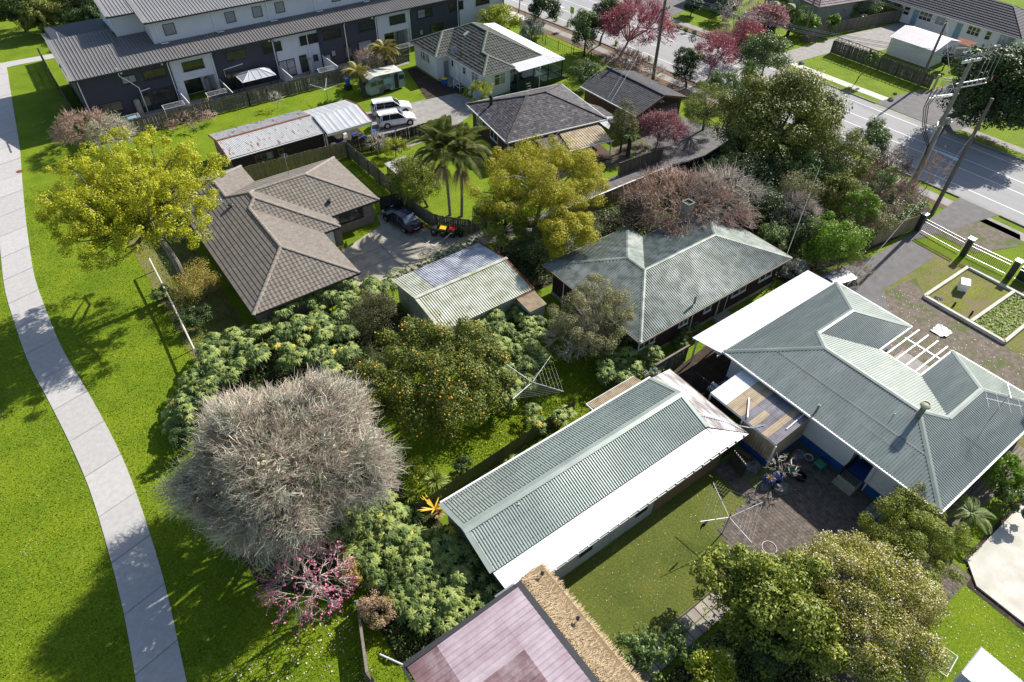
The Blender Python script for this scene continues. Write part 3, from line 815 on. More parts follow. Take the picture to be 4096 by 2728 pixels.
for n,(x,y)in enumerate(cells):
 z=0.012+random.uniform(0,0.012)
 if n<300:piece('paver',pv,court,(x,y,z-0.03),(random.uniform(-.02,.02),random.uniform(-.02,.02),random.uniform(-.03,.03)))
 else:
  a=0.113;rest.box(x-a,y-a,0.0,x+a,y+a,z+0.02)
obj('paving',rest,'paver_many',court,kind='stuff')
slabs=flat('slab_path',[(11.4,7.0),(20.9,7.0),(20.9,5.6),(11.4,5.6)],0.014,'paver_bed')
for i in range(15):
 for j in range(2):
  x=12.0+i*0.64;yy=5.98+j*0.66
  m=MB();m.box(-0.29,-0.30,0,0.29,0.30,0.045)
  o=obj('slab',m,'slab',slabs);o.location=(x,yy,0.012);o.rotation_euler=(0,0,random.uniform(-.02,.02))
ed=MB();ed.beam((11.6,7.04,0.05),(20.9,7.04,0.05),0.06,0.09);obj('timber_edging',ed,'timber_weathered',slabs)
rightslab=struct('concrete_pad',MB().prism([(31.9,-7.5),(31.9,-1.6),(33.0,-0.5),(38.7,-0.55),(60,-0.6),(60,-9)],0,0.12),'concrete_pale')
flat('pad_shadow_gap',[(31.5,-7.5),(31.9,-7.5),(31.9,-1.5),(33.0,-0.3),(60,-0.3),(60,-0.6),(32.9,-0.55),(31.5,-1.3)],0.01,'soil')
flat('drain_cover',[(38.6,-1.7),(39.4,-1.7),(39.4,-2.4),(38.6,-2.4)],0.125,'asphalt_dark')
# manhole cover on the park path, small water puddle
mh=MB();mh.lathe((-2.6-1.1,79.0,0.038),[(0.32,0),(0.32,0.012),(0.0,0.013)],16);tag(obj('manhole_cover',mh,'rust'),'round rusty manhole cover set in the park footpath','manhole cover')
flat('planting_bed',[(11.4,5.35),(21,5.35),(21,-8),(8,-8)],0.013,'soil')
# ========= house with the green iron roof (front right)
def planes_to_roof(root,faces,z0,k,style,mat,name='roof_plane',**kw):
 """faces: (polygon, eave point, uphill dir)"""
 out=[]
 for poly,ep,up in faces:
  pl=Plane(poly,ep,up,z0,k);out.append(pl)
  if style=='iron':
   mb=MB();corrugate(mb,pl,**kw);obj(name,mb,mat,root)
 return out
def zof(planes,x,y):
 v=[]
 for p in planes:
  if in_poly_edge(x,y,[tuple(q)for q in p.P]):v.append(p.z0+p.k*((np.array([x,y])-p.ep)@p.up))
 return max(v)if v else planes[0].z0
def in_poly_edge(x,y,P):
 if in_poly(x,y,P):return True
 for i in range(len(P)):
  a,b=np.array(P[i-1]),np.array(P[i]);q=np.array([x,y]);d=b-a
  t=np.clip((q-a)@d/(d@d),0,1)
  if np.linalg.norm(a+t*d-q)<0.02:return True
 return False
W_,E_,N_,S_=(1,0),(-1,0),(0,-1),(0,1)
D=thing('green_roof_house','white weatherboard house with hipped sea-green corrugated roof and blue base, beside the paved courtyard','house',(32.3,2.3,0))
fD=[([(31.9,1.95),(31.9,17.7),(36.425,13.2),(36.425,6.475)],(31.9,1.95),W_),
 ([(31.9,17.7),(45.05,17.7),(41.93,14.58),(37.8,14.58),(36.425,13.2)],(31.9,17.7),N_),
 ([(45.05,17.7),(45.05,11.45),(41.93,14.58)],(45.05,11.45),E_),
 ([(45.05,11.45),(40.95,11.45),(37.8,14.58),(41.93,14.58)],(40.95,11.45),S_),
 ([(40.95,11.45),(40.95,8.3),(37.8,5.125),(36.425,6.475),(36.425,13.2),(37.8,14.58)],(40.95,8.3),E_),
 ([(40.95,8.3),(45.05,8.3),(41.88,5.125),(37.8,5.125)],(40.95,8.3),N_),
 ([(45.05,8.3),(45.05,1.95),(41.88,5.125)],(45.05,1.95),E_),
 ([(45.05,1.95),(31.9,1.95),(36.425,6.475),(37.8,5.125),(41.88,5.125)],(31.9,1.95),S_)]
pD=planes_to_roof(D,fD,3.1,0.3,'iron','green_iron',period=0.17,amp=0.022)
zD=lambda x,y:zof(pD,x,y)
ridges(D,[((31.9,1.95),(36.425,6.475)),((36.425,6.475),(36.425,13.2)),((31.9,17.7),(36.425,13.2)),((36.425,13.2),(37.8,14.58)),
  ((37.8,14.58),(41.93,14.58)),((41.93,14.58),(45.05,17.7)),((41.93,14.58),(45.05,11.45)),((36.425,6.475),(37.8,5.125)),
  ((37.8,5.125),(41.88,5.125)),((41.88,5.125),(45.05,8.3)),((41.88,5.125),(45.05,1.95))],zD,'green_iron_flash',0.34,0.04)
gutter(D,[(31.85,1.9),(31.85,17.75),(45.1,17.75),(45.1,11.4),(40.98,11.4),(40.98,8.35),(45.1,8.35),(45.1,1.9)],3.05,'white_paint',0.13,0.14,closed=True)
soffit(D,[(31.95,2.0),(31.95,17.65),(45.0,17.65),(45.0,11.5),(40.9,11.5),(40.9,8.25),(45.0,8.25),(45.0,2.0)],2.98,'white_paint')
wallD=MB();wallD.prism([(32.42,2.5),(32.42,6.1),(33.8,6.1),(33.8,7.4),(32.42,7.4),(32.42,17.2),(44.6,17.2),(44.6,11.95),(40.5,11.95),(40.5,7.8),(44.6,7.8),(44.6,2.5)],0.72,2.92)
obj('wall',wallD,'white_siding',D)
bsD=MB();bsD.prism([(32.38,2.46),(32.38,17.24),(44.64,17.24),(44.64,11.91),(40.54,11.91),(40.54,7.84),(44.64,7.84),(44.64,2.46)],0,0.72)
obj('base_wall',bsD,'blue_paint',D)
siding(D,'W',32.42,2.5,6.1,0.74,2.9,'white_siding',0.18);siding(D,'W',32.42,7.4,17.2,0.74,2.9,'white_siding',0.18)
siding(D,'S',2.5,32.42,44.6,0.74,2.9,'white_siding',0.18)
window(D,'W',32.44,8.9,2.25,0.62,0.5,lights=1)
window(D,'W',32.44,4.25,1.9,2.3,1.2,lights=1,bar=0.08,pane='glass_dark')
window(D,'S',2.48,36.5,2.0,1.8,1.1,lights=2);window(D,'S',2.48,41.5,2.0,1.8,1.1,lights=2)
window(D,'S',7.78,42.8,2.0,1.5,1.1,lights=2);window(D,'W',32.44,15.6,2.0,1.5,1.0,lights=2)
door(D,'W',33.78,6.75,0.74,0.85,2.0,'timber_dark')
st=MB();st.box(31.62,6.12,0,32.4,7.38,0.62);obj('porch_step',st,'concrete_old',D)
st=MB();st.box(31.3,6.1,0,31.6,7.4,0.3);obj('step',st,'concrete_old',D)
mt=MB();[mt.beam((31.7+i*.09,6.2,0.64),(31.7+i*.09,7.3,0.64),0.05,0.02)for i in range(8)];obj('door_mat',mt,'grey_metal',D)
hr=MB()
hr.beam((31.65,7.32,1.5),(33.5,7.32,1.5),.05,.05);hr.beam((31.65,7.32,.75),(33.5,7.32,.75),.04,.04)
hr.beam((31.68,6.15,1.45),(31.68,7.32,1.45),.05,.05)
for i in range(15):hr.beam((31.65+i*.13,7.32,.64),(31.65+i*.13,7.32,1.5),.025,.025,up=(1,0,0))
for i in range(9):hr.beam((31.68,6.15+i*.14,.62),(31.68,6.15+i*.14,1.45),.025,.025,up=(1,0,0))
obj('handrail',hr,'black_metal',D)
pipe(D,[(32.3,10.72,2.95),(32.3,10.72,0.05)],0.06);pipe(D,[(32.3,5.9,2.95),(32.3,5.9,0.1)],0.045)
fl=MB();z_=zD(36.0,6.3);fl.lathe((36.05,6.25,4.1),[(0.17,0),(0.17,1.15)],16);obj('flue',fl,'green_iron_flash',D)
fc=MB();fc.lathe((36.05,6.25,5.2),[(0.18,0),(0.18,0.12),(0.3,0.13),(0.31,0.3),(0.2,0.36),(0.2,0.3),(0.0,0.3)],16);obj('flue_cowl',fc,'concrete_pale',D)
vp=wpt('c',4,580,665,3.35)
fv=MB();fv.lathe((vp[0],vp[1],3.25),[(0.07,0),(0.07,0.62),(0.05,0.62),(0.05,0.3)],12);obj('vent_pipe',fv,'green_iron_flash',D)
vq=wpt('c',4,1235,715,4.1);fv=MB();fv.lathe((vq[0],vq[1],4.0),[(0.03,0),(0.03,0.35)],8);obj('vent_pipe',fv,'green_iron_flash',D)
ch=MB();ch.box(43.5,2.0,0.1,44.9,2.6,4.35);obj('chimney',ch,'green_iron_flash',D)
# two TV aerials on a mast over the roof
def aerial(label,x,y,z0,z1,rot,elems=8,L=1.2,spread=0.55,two=True):
 t=thing('tv_aerial',label,'aerial',(x,y,z0))
 m=MB();m.tube([(x,y,z0),(x,y,z1)],0.022,6);obj('mast',m,'grey_metal',t)
 b=MB();c,s=math.cos(rot),math.sin(rot)
 b.tube([(x-c*L*.3,y-s*L*.3,z1),(x+c*L*.7,y+s*L*.7,z1)],0.018,6)
 for i in range(elems):
  q=-.28*L+i*L*.95/elems;w=spread*(1-i*.05)
  b.tube([(x+c*q-s*w,y+s*q+c*w,z1+.015),(x+c*q+s*w,y+s*q-c*w,z1+.015)],0.010,4)
 obj('boom',b,'grey_metal',t)
 if two:
  b=MB();z=z1-0.75
  b.tube([(x+s*1.0,y-c*1.0,z),(x-s*1.0,y+c*1.0,z)],0.02,6)
  for i in range(4):
   q=-.9+i*.6;b.tube([(x+s*q-c*.75,y-c*q-s*.75,z),(x+s*q+c*.75,y-c*q+s*.75,z)],0.012,4)
  obj('lower_array',b,'white_paint',t)
  st_=MB()
  for dx,dy in((-1.2,.3),(.5,1.3),(.6,-1.0)):st_.tube([(x,y,z1-.6),(x+dx,y+dy,z0-.1)],0.006,3)
  obj('guy_wires',st_,'wire',t)
 return t
aerial('tall twin television aerial guyed to the sea-green roof by its far right corner',40.2,3.6,3.6,6.1,0.6)
for yy0,yy1,tt in((4.4,15.2,2.3),):
 a_,b_=(31.9+tt,yy0),(31.9+tt,yy1);obj('sheet_lap',MB().beam((a_[0],a_[1],3.1+.3*tt+.05),(b_[0],b_[1],3.1+.3*tt+.05),.03,.012),'dark_trim',D)
for x_,y0_,y1_ in((33.4,5.5,8.2),):obj('sheet_lap',MB().beam((x_,y0_,3.1+.3*1.5+.05),(x_,y1_,3.1+.3*1.5+.05),.02,.01),'dark_trim',D)
sc_=MB()
for row in(.35,1.15,1.95,2.75,3.55):
 for k in range(60):
  yq=2.4+k*.255
  if row+.2<min(yq-1.95,17.7-yq)and k%2==0:xq=31.9+row;sc_.box(xq-.02,yq-.02,3.1+.3*row+.03,xq+.02,yq+.02,3.1+.3*row+.066)
obj('screws',sc_,'dark_trim',D,kind='stuff')
sc_=MB()
for row in(.3,.95,1.6,2.25):
 for k in range(48):xq=9.9+k*.34;sc_.box(xq,14.12+row,2.36+.34*row+.03,xq+.035,14.155+row,2.36+.34*row+.075);sc_.box(xq,19.3-row,2.36+.34*row+.03,xq+.035,19.335-row,2.36+.34*row+.075)
SCREWS=sc_
# white iron carport roof along the north side
wc=MB();plc=Plane([(31.85,17.85),(45.0,17.85),(45.0,20.15),(31.5,20.15)],(31.5,20.15),(0,-1),2.72,0.05)
corrugate(wc,plc,0.30,0.012,0.02,shape='rib')
cp=thing('carport','long white iron carport roof joined along the sea-green house beside the driveway','carport',(32,18,0))
obj('roof_sheet',wc,'white_iron',cp)
cb=MB()
for i in range(15):x=31.9+i*.93;cb.beam((x,17.9,2.62),(x,20.1,2.6),.05,.1)
cb.beam((31.6,20.1,2.55),(45,20.1,2.55),.07,.16);cb.beam((31.6,17.9,2.62),(45,17.9,2.62),.07,.14)
obj('roof_beams',cb,'white_paint',cp)
for x in(32.0,35.3,38.6,41.9,44.9):
 m=MB();m.box(x-.05,20.0,0,x+.05,20.1,2.5);obj('post',m,'white_paint',cp)
# pergola in the notch of the house
pg=thing('pergola','open white timber pergola set in the notch of the sea-green roof','pergola',(41,8.4,0))
for i,y in enumerate((8.9,9.62,10.35,11.06)):
 m=MB();m.beam((41.0,y,2.55),(45.9,y,2.55),.09,.14);obj('rafter',m,'white_clean',pg)
for x in(41.1,44.4):
 m=MB();m.beam((x,8.4,2.45),(x,11.4,2.45),.1,.1);obj('beam',m,'white_clean',pg)
for x,y in((44.4,8.45),(44.4,11.3)):
 m=MB();m.box(x-.05,y-.05,0,x+.05,y+.05,2.4);obj('post',m,'white_clean',pg)
# lean-to patio roof of clear and brown sheets
pt=thing('patio_shelter','patio shelter of brown and grey translucent corrugated sheets joined to the sea-green house','shelter',(28.85,10.6,0))
cols=['white_iron','white_iron','brown_poly','brown_poly','grey_poly','brown_poly','grey_poly','brown_poly','grey_poly']
yy=[15.95,15.3,14.6,13.9,13.35,12.8,12.3,11.75,11.25,10.6]
for i in range(9):
 for h in range(2):
  x0,x1=(28.8,30.4)if h==0 else(30.38,32.3)
  pl=Plane([(x0,yy[i]),(x0,yy[i+1]),(x1,yy[i+1]),(x1,yy[i])],(28.8,yy[i]),(1,0),2.42,0.09)
  pl.T=(pl.P-pl.ep)@pl.up
  mb=MB();corrugate(mb,pl,0.11,0.014,0.02+0.006*h)
  mt_=cols[i]if not(i in(3,5)and h==1)else('grey_poly' if i==5 else 'brown_poly')
  obj('roof_sheet',mb,mt_,pt)
pb=MB()
for y in(10.65,11.9,13.2,14.5,15.9):pb.beam((28.85,y,2.36),(32.3,y,2.66),.05,.09)
pb.beam((28.82,10.6,2.34),(28.82,15.95,2.34),.06,.14);pb.beam((30.4,10.6,2.47),(30.4,15.9,2.47),.05,.08)
obj('frame',pb,'white_paint',pt)
for a,b in(((29.3,13.4),(30.4,14.2)),):
 m=MB();m.beam((29.0,13.05,2.56),(30.35,14.05,2.66),.09,.03);obj('loose_batten',m,'white_paint',pt)
m=MB();m.beam((30.2,10.95,2.62),(32.1,11.0,2.8),.07,.03);obj('loose_batten',m,'white_paint',pt)
for a,b,mt_ in(((28.85,13.1),(28.85,10.65),'brown_poly'),):
 pl=MB();n=90
 V=[]
 for i in range(n+1):
  y=13.1+(10.65-13.1)*i/n;w=.014*math.sin(i*.8)
  V+=[(28.85+w,y,.62),(28.85+w,y,2.3)]
 pl.add(V,[[2*i,2*i+2,2*i+3,2*i+1]for i in range(n)]);obj('side_sheet',pl,'brown_poly',pt)
pl=MB();n=120;V=[]
for i in range(n+1):
 x=28.9+3.4*i/n;w=.014*math.sin(i*.8);V+=[(x,10.62+w,.62),(x,10.62+w,2.34+.09*(x-28.9))]
pl.add(V,[[2*i,2*i+2,2*i+3,2*i+1]for i in range(n)]);obj('side_sheet',pl,'brown_poly',pt)
m=MB();m.box(28.86,10.64,0,28.96,13.1,.6);m.box(28.97,10.64,0,32.3,10.74,.6);obj('base_wall',m,'blue_paint',pt)
for x,y in((28.8,10.58),(28.8,13.2),(28.8,15.9)):
 m=MB();m.box(x-.05,y-.05,0,x+.05,y+.05,2.3);obj('post',m,'white_paint',pt)
# ========= long shed with the ribbed green roof
E0=thing('long_shed','long low building with pale green ribbed gable roof and broad white lower roof','shed',(9.9,12.6,0))
kE=0.34
for poly,ep,up in(([(9.75,19.3),(26.5,19.3),(26.5,16.72),(9.55,16.72)],(9.75,19.3),(0,-1)),([(9.75,14.12),(26.35,14.12),(26.5,16.68),(9.55,16.68)],(9.75,14.12),(0,1))):
 mb=MB();corrugate(mb,Plane(poly,ep,up,2.36,kE if up[1]<0 else kE*2.58/2.56),0.17,0.024);obj('roof_plane',mb,'shed_iron',E0)
zE=lambda x,y:2.36+kE*min(19.3-y,max(0,y-14.12))
for(a,b)in(((9.5,16.7),(26.55,16.7)),):
 mb=MB();z=zE(10,16.7)+.07
 mb.add([(9.5,16.7,z),(26.55,16.7,z),(26.55,16.42,z-.07),(9.5,16.42,z-.07)],[[0,3,2,1]])
 mb.add([(9.5,16.7,z),(26.55,16.7,z),(26.55,16.98,z-.07),(9.5,16.98,z-.07)],[[0,1,2,3]]);obj('ridge_flashing',mb,'shed_iron',E0)
for x in(9.62,26.42):
 for y0,y1 in((19.3,16.7),(14.12,16.7)):
  mb=MB();mb.beam((x,y0,zE(x,y0)+.06),(x,y1,zE(x,y1)+.06),.26,.03);obj('barge_flashing',mb,'shed_iron',E0)
mb=MB();mb.box(9.7,12.35,2.26,18.2,14.1,2.3);obj('lower_roof',mb,'pale_tray',E0)
mb=MB();mb.box(18.204,12.35,2.262,26.3,14.1,2.302);obj('lower_roof',mb,'pale_tray',E0)
mb=MB();mb.add([(26.305,12.35,2.3),(28.25,12.35,2.16),(26.35,14.1,2.34)],[[0,1,2]]);mb.add([(26.305,12.35,2.25),(28.25,12.35,2.11),(26.35,14.1,2.29)],[[2,1,0]]);obj('corner_flashing',mb,'white_clean',E0)
mb=MB();pl=Plane([(26.55,19.25),(28.35,19.25),(28.25,12.4),(26.4,14.1)],(28.35,19.25),(-1,0),2.14,0.12);corrugate(mb,pl,0.12,0.02);obj('end_roof',mb,'weathered_iron',E0)
walls(E0,[(9.95,12.55),(26.4,12.55),(26.4,19.1),(9.95,19.1)],0,2.24,'block_white')
mb=MB();mb.add([(9.94,19.1,2.24),(9.94,14.2,2.24),(9.94,16.7,3.15)],[[0,2,1]]);obj('gable_wall',mb,'beige_wall',E0)
mb=MB();mb.box(26.45,12.75,0,28.0,19.0,2.1);obj('end_wall',mb,'timber_dark',E0)
gutter(E0,[(9.7,19.4),(26.6,19.4)],2.3,'white_paint',.12,.1)
gt=MB();gt.beam((9.8,12.3,2.2),(28.3,12.3,2.12),.07,.1)
obj('gutter',gt,'grey_metal',E0)
for i in range(24):
 x=10.2+i*.77;m=MB();m.box(x,12.28,2.2,x+.08,12.4,2.27);obj('rafter_end',m,'white_paint',E0)
gutter(E0,[(28.4,19.3),(28.32,12.4)],2.08,'timber_weathered',.1,.1)
wb=onx=None
for i in range(10):
 m=MB();m.box(20.4,12.5,.1+i*.19,26.35,12.53,.28+i*.19);obj('board',m,'timber_brown',E0)
cs=MB();V=[]
for i in range(61):
 x=20.2+3.4*i/60;w=.012*math.sin(i*1.3);V+=[(x,12.46+w,1.75),(x,12.46+w,2.2)]
cs.add(V,[[2*i,2*i+2,2*i+3,2*i+1]for i in range(60)]);obj('wall_sheet',cs,'galv',E0)
for x in(19.3,14.95):window(E0,'S',12.55,x,1.45,.95,.75,frame='dark_trim',lights=1,bar=.05,sill=False)
for x in(12.8,16.9,18.2):m=MB();m.box(x,12.535,0,x+.012,12.549,2.2);obj('wall_joint',m,'grey_metal',E0)
obj('screws',SCREWS,'dark_trim',E0,kind='stuff')
fv=MB();q=wpt('c',3,160,1490,2.9);fv.lathe((q[0],q[1],2.7),[(0.05,0),(0.05,0.5)],10);obj('vent_pipe',fv,'galv',E0)
# curved white pipes between shed end and patio
pp=MB()
for k in range(3):
 pp.tube([(26.7+k*.02,15.2,2.45),(27.3,14.6-k*.05,2.4),(27.9,13.8,2.32),(28.25,13.0,2.3),(28.5+k*.1,12.5-k*.1,2.42),(29.0+k*.2,12.3-k*.15,2.55)],.022,6)
tag(obj('conduit',pp,'white_hose'),'bundle of curved white conduits looping from the shed end roof to the patio shelter','conduit')
# brown lean-to behind the shed
bl=thing('lean_to','low lean-to of brown translucent corrugated sheets against the back of the long shed','lean-to',(21.8,19.6,0))
mb=MB();corrugate(mb,Plane([(21.65,20.25),(25.9,20.25),(26.1,19.5),(21.8,19.5)],(21.65,20.25),(0,-1),2.05,.05),.12,.016);obj('roof_sheet',mb,'tan_iron',bl)
mb=MB();mb.box(21.8,19.5,0,25.9,20.1,2.0);obj('wall',mb,'block_white',bl)
mb=MB();mb.beam((21.6,19.5,2.08),(21.6,20.3,2.05),.06,.1);mb.beam((21.6,20.3,2.02),(25.95,20.3,2.02),.04,.06);obj('edge_trim',mb,'white_paint',bl)
# ========= pink roofed building with thatched edge
F0=thing('pink_roof_building','low building in front with faded pink corrugated roof, dark gutters and a strip of thatch','building',(3.6,12.4,0))
kF=-0.0
xs=[3.55,5.2,6.8,8.45,10.05]
for j,(ya,yb)in enumerate(((12.45,9.75),(9.8,5.0),(5.1,-2.0))):
 for i in range(4):
  pl=Plane([(xs[i],ya),(xs[i+1],ya),(xs[i+1],yb),(xs[i],yb)],(xs[0],ya),(0,-1),2.78,.03)
  pl2=Plane([(xs[i],ya),(xs[i],yb),(xs[i+1]+.03,yb),(xs[i+1]+.03,ya)],(3.55,ya),(1,0),2.70,.04)
  mb=MB();corrugate(mb,pl2,0.30,.034,.02+.004*((i+j)%2))
  pale=(j==0 and i>=1)or(j==1 and i==3)
  obj('roof_sheet',mb,'pink_iron_pale' if pale else 'pink_iron',F0)
gutter(F0,[(3.5,12.62),(10.3,12.62)],2.66,'dark_trim',.26,.16)
gutter(F0,[(10.28,12.75),(10.28,-2)],2.68,'dark_trim',.42,.16)
gutter(F0,[(3.4,12.6),(3.4,-2)],2.62,'dark_trim',.12,.14)
m=MB();m.beam((8.9,12.82,2.7),(10.1,12.82,2.7),.1,.06);obj('edge_trim',m,'grey_metal',F0)
walls(F0,[(3.75,-2),(10.3,-2),(10.3,12.3),(3.75,12.3)],0,2.55,'beige_wall')
pipe(F0,[(3.5,12.65,2.6),(2.9,14.2,1.6)],.05,'white_paint')
tb=MB();tb.prism([(10.5,-2),(12.0,-2),(12.0,12.9),(10.5,12.9)],2.28,2.5);obj('thatch_bed',tb,'thatch_base',F0)
n=9000
X=rng.uniform(10.5,12.0,n);Y=rng.uniform(-2,12.95,n)
L=rng.uniform(.22,.5,n);A=rng.normal(0,.3,n);Z=2.5+rng.uniform(0,.09,n)-(X-10.5)*.06
dx=np.cos(A)*L;dy=np.sin(A)*L;dz=-rng.uniform(.0,.06,n)-.05*(X>11.7)
w=rng.uniform(.008,.02,n);P0=np.stack([X,Y,Z],1);P1=np.stack([X+dx,Y+dy,Z+dz],1);ww=np.stack([-np.sin(A)*w,np.cos(A)*w,np.zeros(n)],1)
V=np.stack([P0-ww,P0+ww,P1+ww*.4,P1-ww*.4],1).reshape(-1,3)
tm=MB();tm.add(V,np.arange(4*n).reshape(n,4));obj('thatch',tm,'thatch',F0,kind='stuff')
for k,(cx,cy)in enumerate((('d',(205,378)),('d',(378,598)))):
 q=wpt('d',3,*cy,2.5)
 s=thing('garden_spotlight',('small black floodlight standing on the thatch near the white roof corner','small black floodlight standing halfway along the thatch strip')[k],'light',(q[0],q[1],2.5))
 m=MB();m.tube([(q[0],q[1],2.45),(q[0],q[1],2.72)],.015,6);obj('stem',m,'black_metal',s)
 m=MB();m.beam((q[0]-.07,q[1]-.05,2.75),(q[0]+.09,q[1]+.06,2.8),.17,.08);obj('head',m,'black_metal',s)
# ========= brown tiled brick house
B0=thing('brick_house','pale brick house with large brown concrete tile hip roof beside the concrete yard','house',(7.3,41.4,0))
kB=.41
fB=[([(6.95,41.05),(15.7,41.05),(11.325,45.425)],(6.95,41.05),S_),
 ([(6.95,62.7),(6.95,41.05),(11.325,45.425),(11.325,52.125),(12.125,52.925),(12.125,53.925),(10.475,55.575),(10.475,59.2)],(6.95,41.05),W_),
 ([(15.7,41.05),(15.7,47.75),(11.325,52.125),(11.325,45.425)],(15.7,41.05),E_),
 ([(15.7,47.75),(17.3,47.75),(12.125,52.925),(11.325,52.125)],(15.7,47.75),S_),
 ([(17.3,47.75),(17.3,49.65),(12.575,54.375),(12.125,53.925),(12.125,52.925)],(17.3,47.75),E_),
 ([(17.3,49.65),(22.1,49.65),(17.375,54.375),(12.575,54.375)],(17.3,49.65),S_),
 ([(22.1,49.65),(22.1,59.1),(17.375,54.375)],(22.1,49.65),E_),
 ([(22.1,59.1),(14,59.1),(10.475,55.575),(12.125,53.925),(12.575,54.375),(17.375,54.375)],(14,59.1),N_),
 ([(14,59.1),(14,62.7),(10.475,59.2),(10.475,55.575)],(14,59.1),E_),
 ([(14,62.7),(6.95,62.7),(10.475,59.2)],(6.95,62.7),N_)]
pB=planes_to_roof(B0,fB,2.42,kB,None,None)
roofB=MB();bud=300
for i,pl in enumerate(pB):
 ub=MB()
 ub.poly([P3(pl,*q,0.0)for q in(pl.P if True else pl.P)][::1])
 bud=tile_plane(roofB,pl,.33,.34,bud if i in(0,5)else 0,B0,'tile','tile_brown',stagger=False)
obj('roof_tiles',roofB,'tile_brown_many',B0,kind='stuff')
zB=lambda x,y:zof(pB,x,y)
def ridge_tiles(root,segs,zf,mat,L=.42,w=.30,h=.10,lift=.04):
 mb=MB();n=5;V=[]
 for(yy_,s_)in((0,1.06),(L*.99,.94)):
  for i in range(n):
   a=math.pi*i/(n-1);V.append((yy_,math.cos(a)*w/2*s_,math.sin(a)*h*s_))
 mb.add(V,[[i,i+n,i+n+1,i+1]for i in range(n-1)]);mb.add([V[i]for i in range(n)],[list(range(n))[::-1]])
 me=mb.mesh('ridge_tile');me.materials.append(M_(mat))
 for a,b in segs:
  p=np.array([*a,zf(*a)+lift]);q=np.array([*b,zf(*b)+lift]);d=q-p;ln=np.linalg.norm(d);m=max(1,int(ln/L))
  yaw=math.atan2(d[1],d[0]);pit=-math.asin(d[2]/ln)
  for i in range(m):
   c=p+d*i/m;piece('ridge_tile',me,root,tuple(c),(0,pit,yaw),(ln/m/L,1,1))
ridge_tiles(B0,[((6.95,41.05),(11.325,45.425)),((15.7,41.05),(11.325,45.425)),((11.325,45.425),(11.325,52.125)),((11.325,52.125),(12.125,52.925)),((17.3,47.75),(12.125,52.925)),
    ((12.125,52.925),(12.125,53.925)),((12.575,54.375),(12.125,53.925)),((22.1,49.65),(17.375,54.375)),((12.575,54.375),(17.375,54.375)),((22.1,59.1),(17.375,54.375)),
    ((10.475,55.575),(12.125,53.925)),((10.475,55.575),(10.475,59.2)),((14,62.7),(10.475,59.2)),((6.95,62.7),(10.475,59.2))],zB,'tile_ridge')
eB=[(6.95,41.05),(15.7,41.05),(15.7,47.75),(17.3,47.75),(17.3,49.65),(22.1,49.65),(22.1,59.1),(14,59.1),(14,62.7),(6.95,62.7)]
gutter(B0,eB,2.37,'dark_trim',.11,.12,closed=True)
soffit(B0,[(7.0,41.1),(15.65,41.1),(15.65,47.8),(17.25,47.8),(17.25,49.7),(22.05,49.7),(22.05,59.05),(13.95,59.05),(13.95,62.65),(7.0,62.65)],2.31,'white_paint')
wB=[(7.5,41.6),(15.2,41.6),(15.2,48.6),(17.6,48.6),(17.6,50.15),(21.6,50.15),(21.6,58.6),(13.5,58.6),(13.5,62.2),(7.5,62.2)]
walls(B0,wB,0,2.27,'mortar')
b_=bricks(B0,'S',50.15,17.6,21.6,0.02,2.26,'brick_pale','brick_pale',300,holes=((18.2,1.0,20.5,2.1),))
bricks(B0,'S',41.6,7.5,15.2,0.02,2.26,'brick_pale','brick_pale',0,holes=((11.2,1.2,13.3,2.1),));bricks(B0,'E',15.2,41.6,48.6,0.02,2.26,'brick_pale','brick_pale',0)
bricks(B0,'W',7.5,41.6,62.2,0.02,2.26,'brick_pale','brick_pale',0);bricks(B0,'S',48.6,15.2,17.6,0.02,2.26,'brick_pale','brick_pale',0)
window(B0,'S',50.15,19.35,1.55,2.3,1.1,'dark_trim',3,bar=.06);window(B0,'S',41.6,12.25,1.65,2.1,.9,'dark_trim',2,bar=.06)
window(B0,'W',7.5,46,1.5,1.8,1.1,'dark_trim',2);window(B0,'W',7.5,53,1.5,1.8,1.1,'dark_trim',2);window(B0,'E',21.6,54,1.5,1.8,1.1,'dark_trim',2)
door(B0,'S',48.58,16.4,0.03,.9,2.0,'white_clean','dark_trim')
for(px,py,z)in((1000+675*.4675,665+270*.4675,3.5),(1990*.4675,665+385*.4675,3.4)):
 q=at(px,py,z);m=MB();zz=zB(q[0],q[1]);m.lathe((q[0],q[1],zz+.02),[(.1,0),(.1,.18),(.23,.2),(.24,.26),(.16,.33),(0,.36)],14);obj('roof_vent',m,'dark_trim',B0)
q=at(1910*.4675,665+345*.4675,3.3);m=MB();m.lathe((q[0],q[1],zB(q[0],q[1])),[(.05,0),(.05,.4)],8);obj('vent_pipe',m,'white_paint',B0)
aerial('thin white television mast on the far slope of the brown tiled roof',16.6,56.6,3.4,5.4,1.2,6,.8,.35,False)
# ========= old green iron roof house behind
C0=thing('old_iron_house','red brick house with faded green corrugated hip roof partly covered by dead vine','house',(28.4,22.3,0))
kC=.33
fC=[([(27.95,21.85),(45.1,21.85),(40.5,26.45),(32.55,26.45)],(27.95,21.85),S_),
 ([(45.1,21.85),(45.1,31.05),(40.5,26.45)],(45.1,21.85),E_),
 ([(45.1,31.05),(37.15,31.05),(32.55,26.45),(40.5,26.45)],(37.15,31.05),N_),
 ([(37.15,31.05),(37.15,32.87),(32.55,28.27),(32.55,26.45)],(37.15,31.05),E_),
 ([(37.15,32.87),(27.95,32.87),(32.55,28.27)],(27.95,32.87),N_),
 ([(27.95,32.87),(27.95,21.85),(32.55,26.45),(32.55,28.27)],(27.95,21.85),W_)]
pC=planes_to_roof(C0,fC,2.9,kC,'iron','old_green_iron',period=.19,amp=.028)
zC=lambda x,y:zof(pC,x,y)
